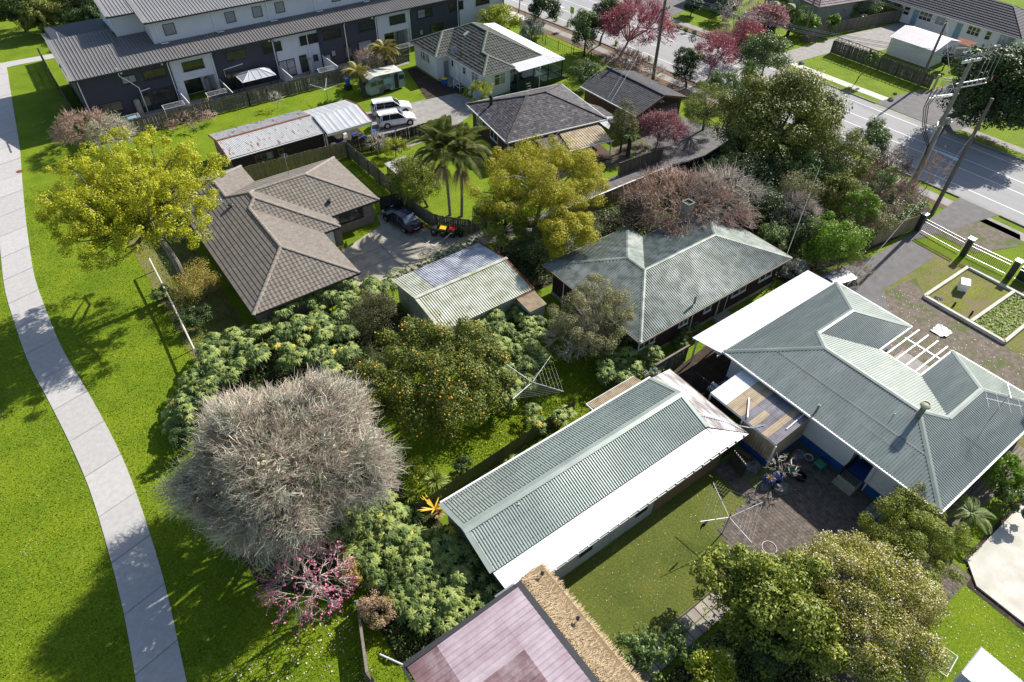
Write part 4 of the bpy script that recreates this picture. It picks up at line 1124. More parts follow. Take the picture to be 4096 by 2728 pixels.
ridges(C0,[((27.95,21.85),(32.55,26.45)),((32.55,26.45),(40.5,26.45)),((45.1,21.85),(40.5,26.45)),((45.1,31.05),(40.5,26.45)),((32.55,26.45),(32.55,28.27)),((27.95,32.87),(32.55,28.27)),((37.15,32.87),(32.55,28.27))],zC,'old_green_iron',.28,.04)
gutter(C0,[(27.9,21.8),(45.15,21.8),(45.15,31.1),(37.2,31.1),(37.2,32.92),(27.9,32.92)],2.85,'timber_weathered',.11,.11,closed=True)
soffit(C0,[(28,21.9),(45.05,21.9),(45.05,31),(37.1,31),(37.1,32.8),(28,32.8)],2.8,'white_paint')
walls(C0,[(28.5,22.4),(44.5,22.4),(44.5,30.5),(36.6,30.5),(36.6,32.3),(28.5,32.3)],.3,2.75,'mortar_dark')
walls(C0,[(28.45,22.35),(44.55,22.35),(44.55,30.55),(36.65,30.55),(36.65,32.35),(28.45,32.35)],0,.3,'concrete_old','base_wall')
bricks(C0,'S',22.4,28.5,44.5,.32,2.74,'brick_red','brick_red',0);bricks(C0,'W',28.5,22.4,32.3,.32,2.74,'brick_red','brick_red',0)
for(u,w,l)in((29.3,1.7,3),(33.2,1.0,2),(35.9,.8,1),(39.6,1.7,2),(42.9,1.6,2)):
 window(C0,'S',22.38,u,1.95,w,1.1,'white_paint',l,pane='glass_dark')
window(C0,'W',28.48,27,1.9,1.7,1.1,'white_paint',2)
door(C0,'S',22.38,37.7,.32,.9,2.1,'timber_dark');m=MB();m.box(36.9,21.7,0,38.5,22.33,.3);obj('step',m,'concrete_old',C0)
m=MB();m.box(36.6,21.3,0,38.6,21.68,.15);obj('step',m,'concrete_old',C0)
q=wpt('b',3,1580,455,3.4);
m=MB();m.box(q[0]-.38,q[1]-.38,2.0,q[0]+.38,q[1]+.38,5.0);obj('chimney',m,'pole_concrete',C0)
m=MB();m.box(q[0]-.42,q[1]-.42,5.0,q[0]+.42,q[1]-.3,5.16);m.box(q[0]-.42,q[1]+.3,5.0,q[0]+.42,q[1]+.42,5.16);m.box(q[0]-.42,q[1]-.298,5.0,q[0]-.3,q[1]+.298,5.16);m.box(q[0]+.3,q[1]-.298,5.0,q[0]+.42,q[1]+.298,5.16);m.box(q[0]-.298,q[1]-.298,5.0,q[0]+.298,q[1]+.298,5.02,1);obj('chimney_cap',m,['tile_moss_ridge','ink'],C0)
q=wpt('b',3,1665,1160,3.4);m=MB();m.lathe((q[0],q[1],3.2),[(.09,0),(.09,.75),(.06,.75),(.06,.4)],10);obj('vent_pipe',m,'green_iron_flash',C0)
pipe(C0,[(33.9,21.82,2.8),(34.1,22.3,2.5),(34.1,22.3,.1)],.05);pipe(C0,[(44.4,21.9,2.8),(44.4,22.3,.1)],.05,'timber_weathered');pipe(C0,[(28.1,30.5,2.8),(28.1,30.5,0)],.04,'white_paint')
la=thing('lattice_screen','dark slatted timber screen at the far end of the faded green roofed house','screen',(45.3,22.5,0))
for i in range(12):
 m=MB();m.box(45.3,22.5+i*.28,.1,45.34,22.68+i*.28,1.9);obj('slat',m,'timber_dark',la)
m=MB();m.beam((45.35,22.4,1.9),(45.35,25.9,1.9),.06,.08);m.beam((45.38,22.4,.4),(45.38,25.9,.4),.05,.08);obj('rail',m,'white_paint',la)
# ========= pale green old shed with lean-to
Gs=thing('garden_shed','old gabled shed with lichen-stained pale corrugated iron roof, one slope partly blue-grey','shed',(17.6,31.8,0))
for poly,ep,up,mt_ in(([(17.5,39.0),(19.4,39.0),(19.4,35.37),(17.5,35.37)],(17.5,39.0),(0,-1),'lichen_iron'),([(19.4,39.0),(25.9,39.2),(25.9,35.37),(19.4,35.37)],(17.5,39.1),(0,-1),'blue_grey_iron'),
     ([(17.55,31.6),(25.9,31.6),(25.9,35.33),(17.55,35.33)],(17.55,31.6),(0,1),'lichen_iron')):
 mb=MB();corrugate(mb,Plane(poly,ep,up,2.2,.17),.2,.03);obj('roof_plane',mb,mt_,Gs)
mb=MB();mb.beam((17.4,35.35,2.9),(26.1,35.35,2.9),.3,.05);obj('ridge_flashing',mb,'lichen_iron',Gs)
for x in(17.48,25.95):
 for y0,y1 in((31.6,35.35),(39.0,35.35)):
  mb=MB();mb.beam((x,y0,2.26),(x,y1,2.88),.16,.04);obj('barge_board',mb,'rust' if x>20 else 'lichen_iron',Gs)
walls(Gs,[(17.7,31.8),(25.8,31.8),(25.8,38.7),(17.7,38.7)],0,2.12,'lichen_iron')
mb=MB();mb.add([(17.69,31.8,2.12),(17.69,38.7,2.12),(17.69,35.3,2.75)],[[0,1,2]]);obj('gable_wall',mb,'lichen_iron',Gs)
Gl=thing('shed_annexe','small rusty tan corrugated annexe on the corner of the old lichen-stained shed','shed',(24.3,29.9,0))
mb=MB();corrugate(mb,Plane([(24.2,31.5),(25.95,31.5),(25.85,29.8),(24.2,29.8)],(24.2,29.8),(0,1),1.95,.08),.12,.018);obj('roof_sheet',mb,'tan_iron',Gl)
mb=MB();corrugate(mb,Plane([(24.2,29.9),(25.8,29.9),(25.8,29.85),(24.2,29.85)],(24.2,29.85),(0,1),1.0,0),.1,.01);walls(Gl,[(24.3,29.9),(25.75,29.9),(25.75,31.5),(24.3,31.5)],0,1.9,'galv')
mb=MB();mb.beam((24.2,31.55,2.12),(25.95,31.55,2.12),.12,.05);obj('flashing',mb,'rust',Gl)
# ========= rusty long garage and carport
H0=thing('rusty_shed','long low timber shed with white corrugated roof streaked with rust and an open carport end','shed',(13.9,65.2,0))
for poly,ep,up in(([(13.6,70.95),(23.7,70.95),(23.7,67.95),(13.6,67.95)],(13.6,70.95),(0,-1)),([(13.6,64.9),(23.7,64.75),(23.7,67.9),(13.6,67.9)],(13.6,64.85),(0,1))):
 mb=MB();corrugate(mb,Plane(poly,ep,up,2.35,.2),.14,.02);obj('roof_plane',mb,'rusty_iron',H0)
for i in range(4):
 x0,x1=23.72+i*1.3,23.70+(i+1)*1.3
 for(y0,y1,ep,up)in((70.4,67.3,(20,70.4),(0,-1)),(64.1,67.28,(20,64.1),(0,1))):
  mb=MB();corrugate(mb,Plane([(x0,y0),(x1,y0),(x1,y1),(x0,y1)],ep,up,2.38,.2),.65,.012,.02,shape='rib');obj('roof_panel',mb,'galv',H0)
mb=MB();mb.beam((13.5,67.92,3.0),(23.7,67.92,3.0),.26,.05);obj('ridge_flashing',mb,'rust',H0)
for(y0,y1)in((70.45,67.3),(64.1,67.3)):
 mb=MB();mb.beam((28.98,y0,2.4),(28.98,y1,3.03),.12,.08);obj('barge_board',mb,'rust',H0)
for(y0,y1)in((70.95,67.92),(64.9,67.92)):
 mb=MB();mb.beam((13.55,y0,2.36),(13.55,y1,2.97),.08,.14);obj('barge_board',mb,'rust',H0)
walls(H0,[(13.85,65.3),(23.5,65.3),(23.5,70.6),(13.85,70.6)],0,2.3,'timber_weathered')
siding(H0,'S',65.3,13.85,23.5,.05,2.28,'timber_dark',.18)
obj('wall',MB().box(23.6,70.1,0,28.8,70.2,2.3),'timber_weathered',H0)
obj('fascia',MB().box(23.7,64.0,2.12,28.95,64.06,2.4),'white_paint',H0);obj('gable_end',MB().add([(28.9,64.2,2.36),(28.9,70.3,2.36),(28.9,67.3,2.95)],[[0,1,2]]),'timber_dark',H0)
for x in(23.6,26.2,28.85):obj('post',MB().box(x-.05,64.15,0,x+.05,64.25,2.3),'white_paint',H0)
gutter(H0,[(13.6,64.75),(23.7,64.65)],2.3,'white_paint',.1,.08);pipe(H0,[(23.6,64.7,2.3),(23.65,65.0,1.9),(23.65,65.0,.1)],.045)
window(H0,'S',65.28,17.1,1.3,1.9,.8,'timber_weathered',3,sill=False,pmats=['glass_dark','glass_dark','glass_curtain'])
window(H0,'S',65.28,18.9,1.3,.6,.8,'timber_weathered',1,sill=False)
obj('floor',MB().box(23.6,64.3,0,28.8,70.1,.03),'soil',H0)
for i in range(14):
 q=(random.uniform(24.2,28.4),random.uniform(64.6,66.5));m=MB();s=random.uniform(.12,.3)
 m.beam((q[0]-s,q[1],.03+s),(q[0]+s,q[1]+random.uniform(-.2,.2),.03+s),s,s*1.6)
 tag(obj('junk_box',m,random.choice(['timber_dark','plastic_blue','white_paint','grey_metal','cloth_black'])),'box of odds and ends stored in the open carport end of the rusty shed','box','clutter stored in the rusty shed carport')
# small rusty roofed hutch
Hh=thing('hutch','small low hutch with rusty white corrugated lid beside the timber fence','hutch',(26.5,57.4,0))
qa=[wpt('a',2,*p,1.3)for p in((1112,1400),(1278,1345),(1345,1430),(1190,1500))]
a_,b_,c_,d_=[q[:2]for q in qa]
hp=Plane([(26.6,54.9),(28.9,54.9),(28.9,57.3),(26.6,57.3)],(26.6,54.9),(1,0),1.1,.08);mb=MB();corrugate(mb,hp,.12,.015);obj('lid',mb,'rusty_iron',Hh)
walls(Hh,[(26.75,55.05),(28.75,55.05),(28.75,57.2),(26.75,57.2)],0,1.05,'timber_dark')
# ========= white weatherboard cottage with mossy tile roof
W0=thing('tiled_cottage','white weatherboard cottage with mossy dark tile roof and green lattice veranda','house',(43.3,73.9,0))
kW=.5
fW=[([(44.6,65.6),(44.6,73.6),(47.8,76.8),(49.5,75.1),(49.5,71.7),(46.97,69.17),(46.97,67.97)],(44.6,65.6),W_),
 ([(42.9,73.6),(44.6,73.6),(47.8,76.8),(46.1,76.8)],(42.9,73.6),S_),
 ([(42.9,73.6),(42.9,80),(46.1,76.8)],(42.9,73.6),W_),
 ([(42.9,80),(54.4,80),(49.5,75.1),(47.8,76.8),(46.1,76.8)],(42.9,80),N_),
 ([(54.4,80),(54.4,66.8),(49.5,71.7),(49.5,75.1)],(54.4,66.8),E_),
 ([(54.4,66.8),(49.35,66.8),(46.97,69.17),(49.5,71.7)],(49.35,66.8),S_),
 ([(44.6,65.6),(49.35,65.6),(46.97,67.97)],(44.6,65.6),S_),
 ([(49.35,65.6),(49.35,66.8),(46.97,69.17),(46.97,67.97)],(49.35,65.6),E_)]
pW=planes_to_roof(W0,fW,3.0,kW,None,None)
rw=MB()
for pl in pW:tile_plane(rw,pl,.36,.36,0,jit=.012,stagger=False,lip=.05)
obj('roof_tiles',rw,'tile_moss',W0,kind='stuff')
zW=lambda x,y:zof(pW,x,y)
ridges(W0,[((44.6,65.6),(46.97,67.97)),((49.35,65.6),(46.97,67.97)),((46.97,67.97),(46.97,69.17)),((46.97,69.17),(49.5,71.7)),((54.4,66.8),(49.5,71.7)),((49.5,71.7),(49.5,75.1)),((49.5,75.1),(47.8,76.8)),((54.4,80),(49.5,75.1)),
   ((42.9,73.6),(46.1,76.8)),((46.1,76.8),(47.8,76.8)),((42.9,80),(46.1,76.8))],zW,'tile_moss_ridge',.34,.06,'ridge_tiles',.13)
eW=[(42.9,80),(42.9,73.6),(44.6,73.6),(44.6,65.6),(49.35,65.6),(49.35,66.8),(54.4,66.8),(54.4,80)]
gutter(W0,eW,2.96,'white_paint',.12,.13,closed=True);soffit(W0,[(42.95,79.9),(42.95,73.65),(44.65,73.65),(44.65,65.65),(49.3,65.65),(49.3,66.85),(54.3,66.85),(54.3,79.9)],2.9)
walls(W0,[(43.3,79.5),(43.3,74.0),(45.1,74.0),(45.1,66.0),(48.9,66.0),(48.9,67.3),(54.0,67.3),(54,79.5)],0.0,2.85,'white_siding')
siding(W0,'W',43.3,74.0,79.5,.1,2.85,'white_siding');siding(W0,'W',45.1,66,74,.1,2.85,'white_siding');siding(W0,'S',66.0,45.1,48.9,.1,2.85,'white_siding');siding(W0,'S',74.0,43.3,45.1,.1,2.85,'white_siding');siding(W0,'S',67.3,48.9,54,.1,2.85,'white_siding')
window(W0,'W',43.28,76.8,2.0,2.2,1.1,lights=4,hbar=.7,pane='glass_curtain',pmats=['glass_dark','glass_curtain']);window(W0,'W',45.08,73.1,2.0,.6,.9,lights=1)
window(W0,'W',45.08,70.4,1.95,.7,.9,lights=1,hbar=.6);window(W0,'W',45.08,68.0,1.9,1.5,1.3,lights=2,pane='glass_curtain',hbar=.7)
window(W0,'S',65.98,47.3,1.9,1.7,1.4,lights=2,pane='glass_curtain',hbar=.7,pmats=['glass_dark','glass_curtain']);window(W0,'S',67.28,50.2,2.0,.9,.9,lights=2,pane='glass_curtain');window(W0,'S',67.28,51.8,2.0,.8,.9,lights=2)
door(W0,'S',73.98,44.6,.15,.75,2.0,'glass_curtain');door(W0,'W',45.08,72.0,.15,.7,2.0,'white_clean')
sk=MB();pl=pW[0];sk.add([P3(pl,47.6,73.9,.12),P3(pl,47.6,74.4,.12),P3(pl,48.3,74.4,.12),P3(pl,48.3,73.9,.12)],[[0,3,2,1]]);obj('roof_light',sk,'galv',W0)
fv=MB();fv.lathe((45.2,71.2,3.3),[(.06,0),(.06,.9)],8);obj('vent_pipe',fv,'dark_trim',W0)
obj('porch_slab',MB().box(43.3,71.2,0,45.05,73.9,.15),'concrete_mid',W0)
# veranda
ver=thing('veranda','green lattice veranda under a white corrugated roof round the mossy tiled cottage','veranda',(56,65,0))
mb=MB();corrugate(mb,Plane([(54.5,66.7),(56.5,64.6),(56.5,80),(54.5,80)],(56.5,64.6),(-1,0),2.75,.12),.16,.015);obj('roof_sheet',mb,'white_iron',ver)
mb=MB();corrugate(mb,Plane([(49.3,64.7),(56.5,64.6),(54.5,66.7),(49.4,66.7)],(49.3,64.65),(0,1),2.72,.12),.16,.015);obj('roof_sheet',mb,'white_iron',ver)
obj('deck',MB().box(49.0,64.8,0,56.3,67.2,.5).box(54.05,67.2,0,56.3,79.5,.5),'verandah_green',ver)
for x,y in((49.2,64.85),(51.7,64.85),(54.0,64.85),(56.25,64.85),(56.25,69),(56.25,73),(56.25,78)):obj('post',MB().box(x-.06,y-.06,.5,x+.06,y+.06,2.7),'verandah_green',ver)
def lattice(root,p,q,z0,z1,mat,step=.16,t=.03):
 p=np.array(p,float);q=np.array(q,float);L=np.linalg.norm(q-p);d=(q-p)/L;mb=MB();H=z1-z0
 s=-H
 while s<L:
  for sg in(0,1):
   a,b=max(0,s),min(L,s+H)
   if b-a>.03:
    za,zb=(z0+(a-s),z0+(b-s))if sg==0 else(z1-(a-s),z1-(b-s))
    o_=.012*sg
    mb.beam((p[0]+d[0]*a-d[1]*o_,p[1]+d[1]*a+d[0]*o_,za),(p[0]+d[0]*b-d[1]*o_,p[1]+d[1]*b+d[0]*o_,zb),t*.3,t)
  s+=step
 mb.beam((*p,z1),(*q,z1),.07,.07);mb.beam((*p,z0),(*q,z0),.05,.06)
 return obj('lattice',mb,mat,root)
for a,b in(((49.2,64.83),(51.6,64.83)),((51.8,64.83),(53.9,64.83)),((54.1,64.83),(56.2,64.83)),((56.27,64.9),(56.27,68.9)),((56.27,69.1),(56.27,72.9))):lattice(ver,a,b,.55,1.45,'verandah_green')
pipe(ver,[(52.5,64.6,2.65),(52.5,64.7,2.4),(52.5,64.7,0)],.05)
for i in range(4):obj('step',MB().box(56.4+i*.28,64.9,0,56.68+i*.28,66.2,.45-i*.11),'timber_dark',ver)
def chair(label,x,y,z,rot,mat='timber_dark',group=None):
 t=thing('veranda_chair',label,'chair',(0,0,0),group)
 obj('seat',MB().box(-.25,-.25,.40,.25,.25,.44),mat,t)
 b=MB()
 for i in range(5):b.box(-.23+i*.1,.22,.46,-.17+i*.1,.25,.92)
 b.box(-.25,.21,.92,.25,.26,.98);obj('backrest',b,mat,t)
 for sx in(-.22,.22):
  for sy in(-.22,.22):obj('leg',MB().box(sx-.025,sy-.025,0,sx+.025,sy+.025,.395),mat,t)
 t.location=(x,y,z);t.rotation_euler=(0,0,rot);return t
chair('dark slatted chair on the lattice veranda, the one nearer the white step ladder',50.3,66.6,.5,0);chair('dark slatted chair on the lattice veranda, farther from the timber armchair',51.1,66.6,.5,0)
sl=thing('step_ladder','wooden step stool standing in front of the green lattice veranda','ladder',(50.5,64.2,0))
for i in range(4):obj('tread',MB().box(50.2,63.95+i*.1,.25+i*.3,50.75,64.2+i*.1,.29+i*.3),'timber_weathered',sl)
for x in(50.18,50.74):obj('rail',MB().beam((x,63.9,0),(x,64.5,1.35),.04,.08),'timber_weathered',sl)
def dish(label,x,y,z,az,r=.42,mast=.9):
 t=thing('satellite_dish',label,'satellite dish',(x,y,z))
 obj('mast',MB().tube([(x,y,z),(x,y,z+mast)],.025,6),'grey_metal',t)
 mb=MB();n=16;c,s=math.cos(az),math.sin(az);P0=np.array([x,y,z+mast]);nx=np.array([c*.85,s*.85,.52]);u=np.array([-s,c,0]);v=np.cross(nx,u)
 V=[P0]
 for rr,off in((.5,.03),(1,.12)):
  for i in range(n):
   a=2*math.pi*i/n;V.append(P0+nx*off*r*2+(u*math.cos(a)+v*math.sin(a))*r*rr)
 F3=[[0,1+i,1+(i+1)%n]for i in range(n)];mb.add(V,F3)
 mb.more(len(V),[[1+i,1+n+i,1+n+(i+1)%n,1+(i+1)%n]for i in range(n)]);obj('reflector',mb,'grey_metal',t)
 obj('feed_arm',MB().tube([P0-v*r*.9,P0+nx*r*1.3],.015,5),'grey_metal',t)
 return t
dish('grey satellite dish on the front slope of the mossy tiled cottage roof',44.9,72.4,3.1,-2.0)
# ========= dark shingled house
aK=math.radians(-9.1);XK=(aK,37.7,51.29)
def lk(u,v,z=0):return(37.7+u*math.cos(aK)-v*math.sin(aK),51.29+u*math.sin(aK)+v*math.cos(aK),z)
K0=thing('shingle_house','brown house with dark grey shingle hip roof and a tan covered patio','house',lk(0.5,0.5,0))
kK=.4;KW,KD=12.2,10.0
fK=[([(0,0),(KW,0),(KW-5,5),(5,5)],(0,0),S_),([(0,KD),(0,0),(5,5)],(0,0),W_),([(KW,0),(KW,KD),(KW-5,5)],(KW,0),E_),([(KW,KD),(0,KD),(5,5),(KW-5,5)],(0,KD),N_)]
rk=MB(XK)
pK=[Plane(p,e,u,2.7,kK)for p,e,u in fK]
for pl in pK:tile_plane(rk,pl,.33,.24,0,wave=False,lip=.016,jit=.006)
obj('shingles',rk,'shingle',K0,kind='stuff')
zK=lambda x,y:zof(pK,x,y)
for a,b in(((0,0),(5,5)),((5,5),(KW-5,5)),((KW,0),(KW-5,5)),((KW,KD),(KW-5,5)),((0,KD),(5,5))):
 mb=MB(XK);mb.beam((*a,zK(*a)+.07),(*b,zK(*b)+.07),.3,.04);obj('ridge_cap',mb,'shingle',K0)
gk=MB(XK)
for a,b in(((0,-.06),(KW,-.06)),((-.06,0),(-.06,KD)),((KW+.06,0),(KW+.06,KD)),((0,KD+.06),(KW,KD+.06))):gk.beam((*a,2.66),(*b,2.66),.11,.12)
obj('gutter',gk,'white_paint',K0)
obj('soffit',MB(XK).box(.02,.02,2.55,KW-.02,KD-.02,2.6),'timber_brown',K0)
obj('wall',MB(XK).box(.5,.5,0,KW-.5,KD-.5,2.54),'brick_brown',K0)
obj('eave_board',MB(XK).box(3.4,.3,2.1,11.3,.46,2.5),'timber_brown',K0)
window(K0,'W',.5,4,1.6,1.8,1.2,'white_paint',2,xf=XK);window(K0,'W',.5,7.6,1.6,1.4,1.0,'white_paint',2,xf=XK);window(K0,'S',.5,2,1.6,1.5,1.2,'white_paint',2,xf=XK)
door(K0,'S',.5,7.4,.05,1.6,2.0,'glass_dark','white_paint',xf=XK)
tp=Plane([(12.2,-1.2),(13.6,-.4),(13.4,3.2),(12.25,4.6)],(13.8,-1.2),(-1,0),2.45,.12);mb=MB(XK);tile_plane(mb,tp,.33,.24,0,wave=False,lip=.016);obj('entry_roof',mb,'shingle',K0,kind='stuff')
tp=Plane([(11.4,-1.6),(13.2,.3),(12.2,.6),(11.1,-.1)],(11.0,-1.6),(0,1),2.35,.15);mb=MB(XK);corrugate(mb,tp,.2,.01,shape='rib');obj('corner_roof',mb,'galv',K0)
# patio roof
kp=Plane([(5.6,-3.3),(10.6,-3.4),(11.2,.2),(6.2,.2)],(5.6,-3.4),(0,1),2.15,.07);mb=MB(XK);corrugate(mb,kp,.3,.02,shape='rib');obj('patio_roof',mb,'tan_iron',K0)
kp=Plane([(3.2,-2.2),(5.5,-3.2),(6.1,.2),(3.2,.2)],(3.2,-3.2),(0,1),2.1,.07);mb=MB(XK);tile_plane(mb,kp,.33,.24,0,wave=False,lip=.016);obj('patio_side_roof',mb,'shingle',K0,kind='stuff')
obj('patio_gutter',MB(XK).beam((5.5,-3.45,2.12),(10.8,-3.5,2.12),.1,.1),'white_paint',K0)
for u,v in((10.6,-3.4),(8.1,-3.4),(5.6,-3.3)):obj('post',MB(XK).box(u-.05,v-.05,0,u+.05,v+.05,2.1),'white_paint',K0)
obj('patio_floor',MB(XK).box(4.8,-3.6,0,11.4,.45,.06),'brick_brown',K0)
dk=MB(XK)
for i in range(9):dk.box(-3.4,1.0+i*.33,.0,.45,1.3+i*.33,.35)
obj('deck',dk,'brick_brown',K0)
for i in range(5):
 obj('blue_screen',MB(XK).box(-.4+i*.22,-.1,.0,-.22+i*.22,-.06,2.1),'caravan_blue',K0)
q=lk(.9,9.0);dish('grey satellite dish on the left eave of the dark shingle roof',q[0],q[1],2.9,-2.2,.5,1.1)
q=lk(1.7,7.2);fl=MB();fl.lathe((q[0],q[1],3.1),[(.17,0),(.17,1.1),(.22,1.12),(.22,1.2),(.12,1.22),(.12,1.3),(.2,1.32),(.2,1.42),(0,1.44)],12);obj('flue',fl,'black_metal',K0)
pipe(K0,[lk(.2,-.1,2.6),lk(.3,.3,2.3),lk(.3,.3,0)],.045)
# ========= brown garage with shingle gable
G0=thing('brown_garage','brown brick garage with charcoal shingle gable roof near the tall power pole','garage',(53.5,48.8,0))
rg=MB();kG=.31
for poly,ep,up in(([(53.2,48.3),(53.2,57.7),(57.3,57.7),(57.3,48.3)],(53.2,48.3),W_),([(61.4,48.3),(61.4,57.7),(57.3,57.7),(57.3,48.3)],(61.4,48.3),E_)):
 tile_plane(rg,Plane(poly,ep,up,2.5,kG),.33,.25,0,wave=False,lip=.016,jit=.005)
obj('shingles',rg,'shingle_dark',G0,kind='stuff')
obj('ridge_cap',MB().beam((57.3,48.2,3.85),(57.3,57.8,3.85),.3,.05),'shingle_dark',G0)
for x0,x1 in((53.1,57.3),(61.5,57.3)):obj('barge_board',MB().beam((x0,48.27,2.45),(x1,48.27,3.76),.05,.22),'timber_brown',G0)
gutter(G0,[(53.12,48.3),(53.12,57.7)],2.45,'white_paint',.12,.12)
walls(G0,[(53.6,48.9),(61.0,48.9),(61.0,57.4),(53.6,57.4)],0,2.45,'mortar_dark')
bricks(G0,'S',48.9,53.6,61.0,.02,2.45,'brick_brown','brick_brown',0,holes=((54.9,0,60.4,2.15),));obj('gable_wall',MB().add([(53.6,48.88,2.45),(61.0,48.88,2.45),(57.3,48.88,3.6)],[[0,1,2]]),'timber_dark',G0)
siding(G0,'W',53.6,48.9,57.4,.05,2.4,'timber_brown',.22)
gd=MB();[gd.box(55.0,48.80,.03+i*.53,60.3,48.86,.54+i*.53)for i in range(4)];obj('garage_door',gd,'town_dark',G0)
door(G0,'W',53.55,49.9,.05,.8,1.95,'town_grey','white_paint')
sp_=MB();sp_.beam((57.2,48.84,3.0),(57.3,48.6,2.85),.1,.1);sp_.beam((57.5,48.84,3.0),(57.7,48.6,2.85),.1,.1);obj('security_light',sp_,'white_clean',G0)
# ========= two-storey townhouses
T0=thing('townhouse_row','long row of two and three storey townhouses in alternating charcoal and pale grey weatherboard','townhouses',(4.9,85.6,0))
YF,YU,ZE,ZM,ZU=85.6,88.45,5.25,6.05,8.55
secs=[(4.8,14.6,1),(14.6,19.6,0),(19.6,27.1,1),(27.1,32.9,0),(32.9,41.2,1),(41.2,46.3,0),(46.3,54.2,1),(54.2,62.0,0)]
for a,b,dk_ in secs:
 m='town_dark' if dk_ else 'town_grey'
 rec=None
 if(a,b)in((14.6,19.6),(41.2,46.3)):rec=(a+1.0,b-.3)
 if rec:
  obj('wall',MB().box(a,YF,2.5,b,96,ZE),m,T0);obj('wall',MB().box(a,YF,0,rec[0],96,2.498),m,T0);obj('wall',MB().box(rec[1],YF,0,b,96,2.498),m,T0);obj('wall',MB().box(rec[0]+.002,YF+1.9,0,rec[1]-.002,96,2.498),m,T0)
  siding(T0,'S',YF,a,b,2.5,ZE,m,.24,out=.045);siding(T0,'S',YF+1.9,rec[0],rec[1],.05,2.48,m,.19)
  door(T0,'S',YF+1.88,rec[0]+1.3,.1,1.9,2.1,'glass_dark','dark_trim')
  obj('hot_water_cylinder',MB().lathe((rec[1]-.8,YF+1.5,.1),[(.28,0),(.28,1.5),(.2,1.58),(0,1.6)],12),'beige_wall',T0)
 else:
  obj('wall',MB().box(a+.001,YF,0,b-.001,96,ZE),m,T0);siding(T0,'S',YF,a,b,.05,ZE,m,.24,out=.045)
 obj('party_fin',MB().box(b-.06,YF-.12,0,b+.06,YF+.02,ZE-.05),'town_dark',T0)
for(l,r,t,b_,m)in((1015,1143,605,650,'glass_curtain'),(1210,1410,560,650,'glass_dark'),(1545,1732,490,570,'glass_dark'),(1925,2105,420,490,'glass_dark')):
 p=on_y(l*.4675,(t+b_)/2*.4675,YF);q=on_y(r*.4675,(t+b_)/2*.4675-(r-l)*.2*.4675*.5,YF)
 window(T0,'S',YF-.045,(p[0]+q[0])/2,4.0,q[0]-p[0],1.05 if l>1100 else .85,'dark_trim',2,bar=.06,pane=m)
for(l,r,m)in((100,262,'glass_dark'),(420,578,'glass_dark'),(625,775,'glass_dark'),(930,1068,'glass_dark'),(1190,1325,'glass_dark'),(1430,1558,'glass_curtain'),(1703,1822,'glass_dark'),(1930,2045,'glass_dark')):
 yy_=400-(l-100)*.215;p=on_y(1000+l*.4675,yy_*.4675,YF);q=on_y(1000+r*.4675,(yy_-(r-l)*.2)*.4675,YF)
 window(T0,'S',YF-.045,(p[0]+q[0])/2,4.0,q[0]-p[0],1.1,'dark_trim',2,bar=.06,hbar=.5 if l%3 else 0,pmats=[m,'glass_dark'])
# ground floor openings
window(T0,'S',YF-.045,7.2,1.45,2.4,1.1,'dark_trim',2,bar=.06,pane='glass_dark')
door(T0,'S',YF-.045,10.9,.1,.9,2.05,'glass_dark','dark_trim');door(T0,'S',YF-.045,13.0,.1,2.3,2.1,'glass_dark','dark_trim')
door(T0,'S',YF-.045,21.5,.1,2.2,2.1,'glass_dark','dark_trim');door(T0,'S',YF-.045,24.0,.1,.9,2.1,'glass_dark','dark_trim')
window(T0,'S',YF-.045,28.2,1.15,2.1,2.0,'dark_trim',2,bar=.07,hbar=.45,pane='glass_curtain');door(T0,'S',YF-.045,30.4,.1,.85,2.1,'glass_dark','dark_trim')
window(T0,'S',YF-.045,32.1,1.6,.6,.75,'dark_trim',1,bar=.05);window(T0,'S',YF-.045,34.6,1.6,.6,.75,'dark_trim',1,bar=.05,pane='glass_curtain')
door(T0,'S',YF-.045,36.7,.1,.85,2.1,'glass_dark','dark_trim');door(T0,'S',YF-.045,39.2,.1,1.8,2.1,'glass_curtain','dark_trim');window(T0,'S',YF-.045,47.9,1.6,.6,.75,'dark_trim',1,bar=.05,pane='glass_curtain')
door(T0,'S',YF-.045,50.5,.1,2.0,2.1,'glass_dark','dark_trim')
siding(T0,'W',4.8,85.6,96,.05,ZE,'town_dark',.19)
# lower roof
mb=MB();corrugate(mb,Plane([(4.35,84.9),(62.5,84.9),(62.5,88.42),(4.35,88.42)],(4.35,84.9),(0,1),ZE+.02,.215),.36,.035,.03,shape='rib');obj('lower_roof',mb,'town_roof',T0)
mb=MB();corrugate(mb,Plane([(4.35,88.424),(11.0,88.424),(11.0,93.2),(4.35,93.2)],(4.35,84.9),(0,1),ZE+.02,.215),.36,.035,.03,shape='rib');obj('lower_roof',mb,'town_roof',T0)
mb=MB();corrugate(mb,Plane([(11.004,88.424),(14.3,88.424),(14.3,91.3),(11.004,91.3)],(4.35,84.9),(0,1),ZE+.02,.215),.36,.035,.03,shape='rib');obj('lower_roof',mb,'town_roof',T0)
obj('eave_soffit',MB().box(4.4,84.95,ZE-.08,62.4,YF,ZE-.02),'dark_trim',T0);gutter(T0,[(4.35,84.86),(62.5,84.86)],ZE-.01,'dark_trim',.12,.15);gutter(T0,[(4.3,84.86),(4.3,93)],ZE+.8,'dark_trim',.06,.1)
obj('rake_trim',MB().beam((4.42,84.9,ZE+.08),(4.42,93.2,ZE+1.86),.5,.05),'town_roof_pale',T0)
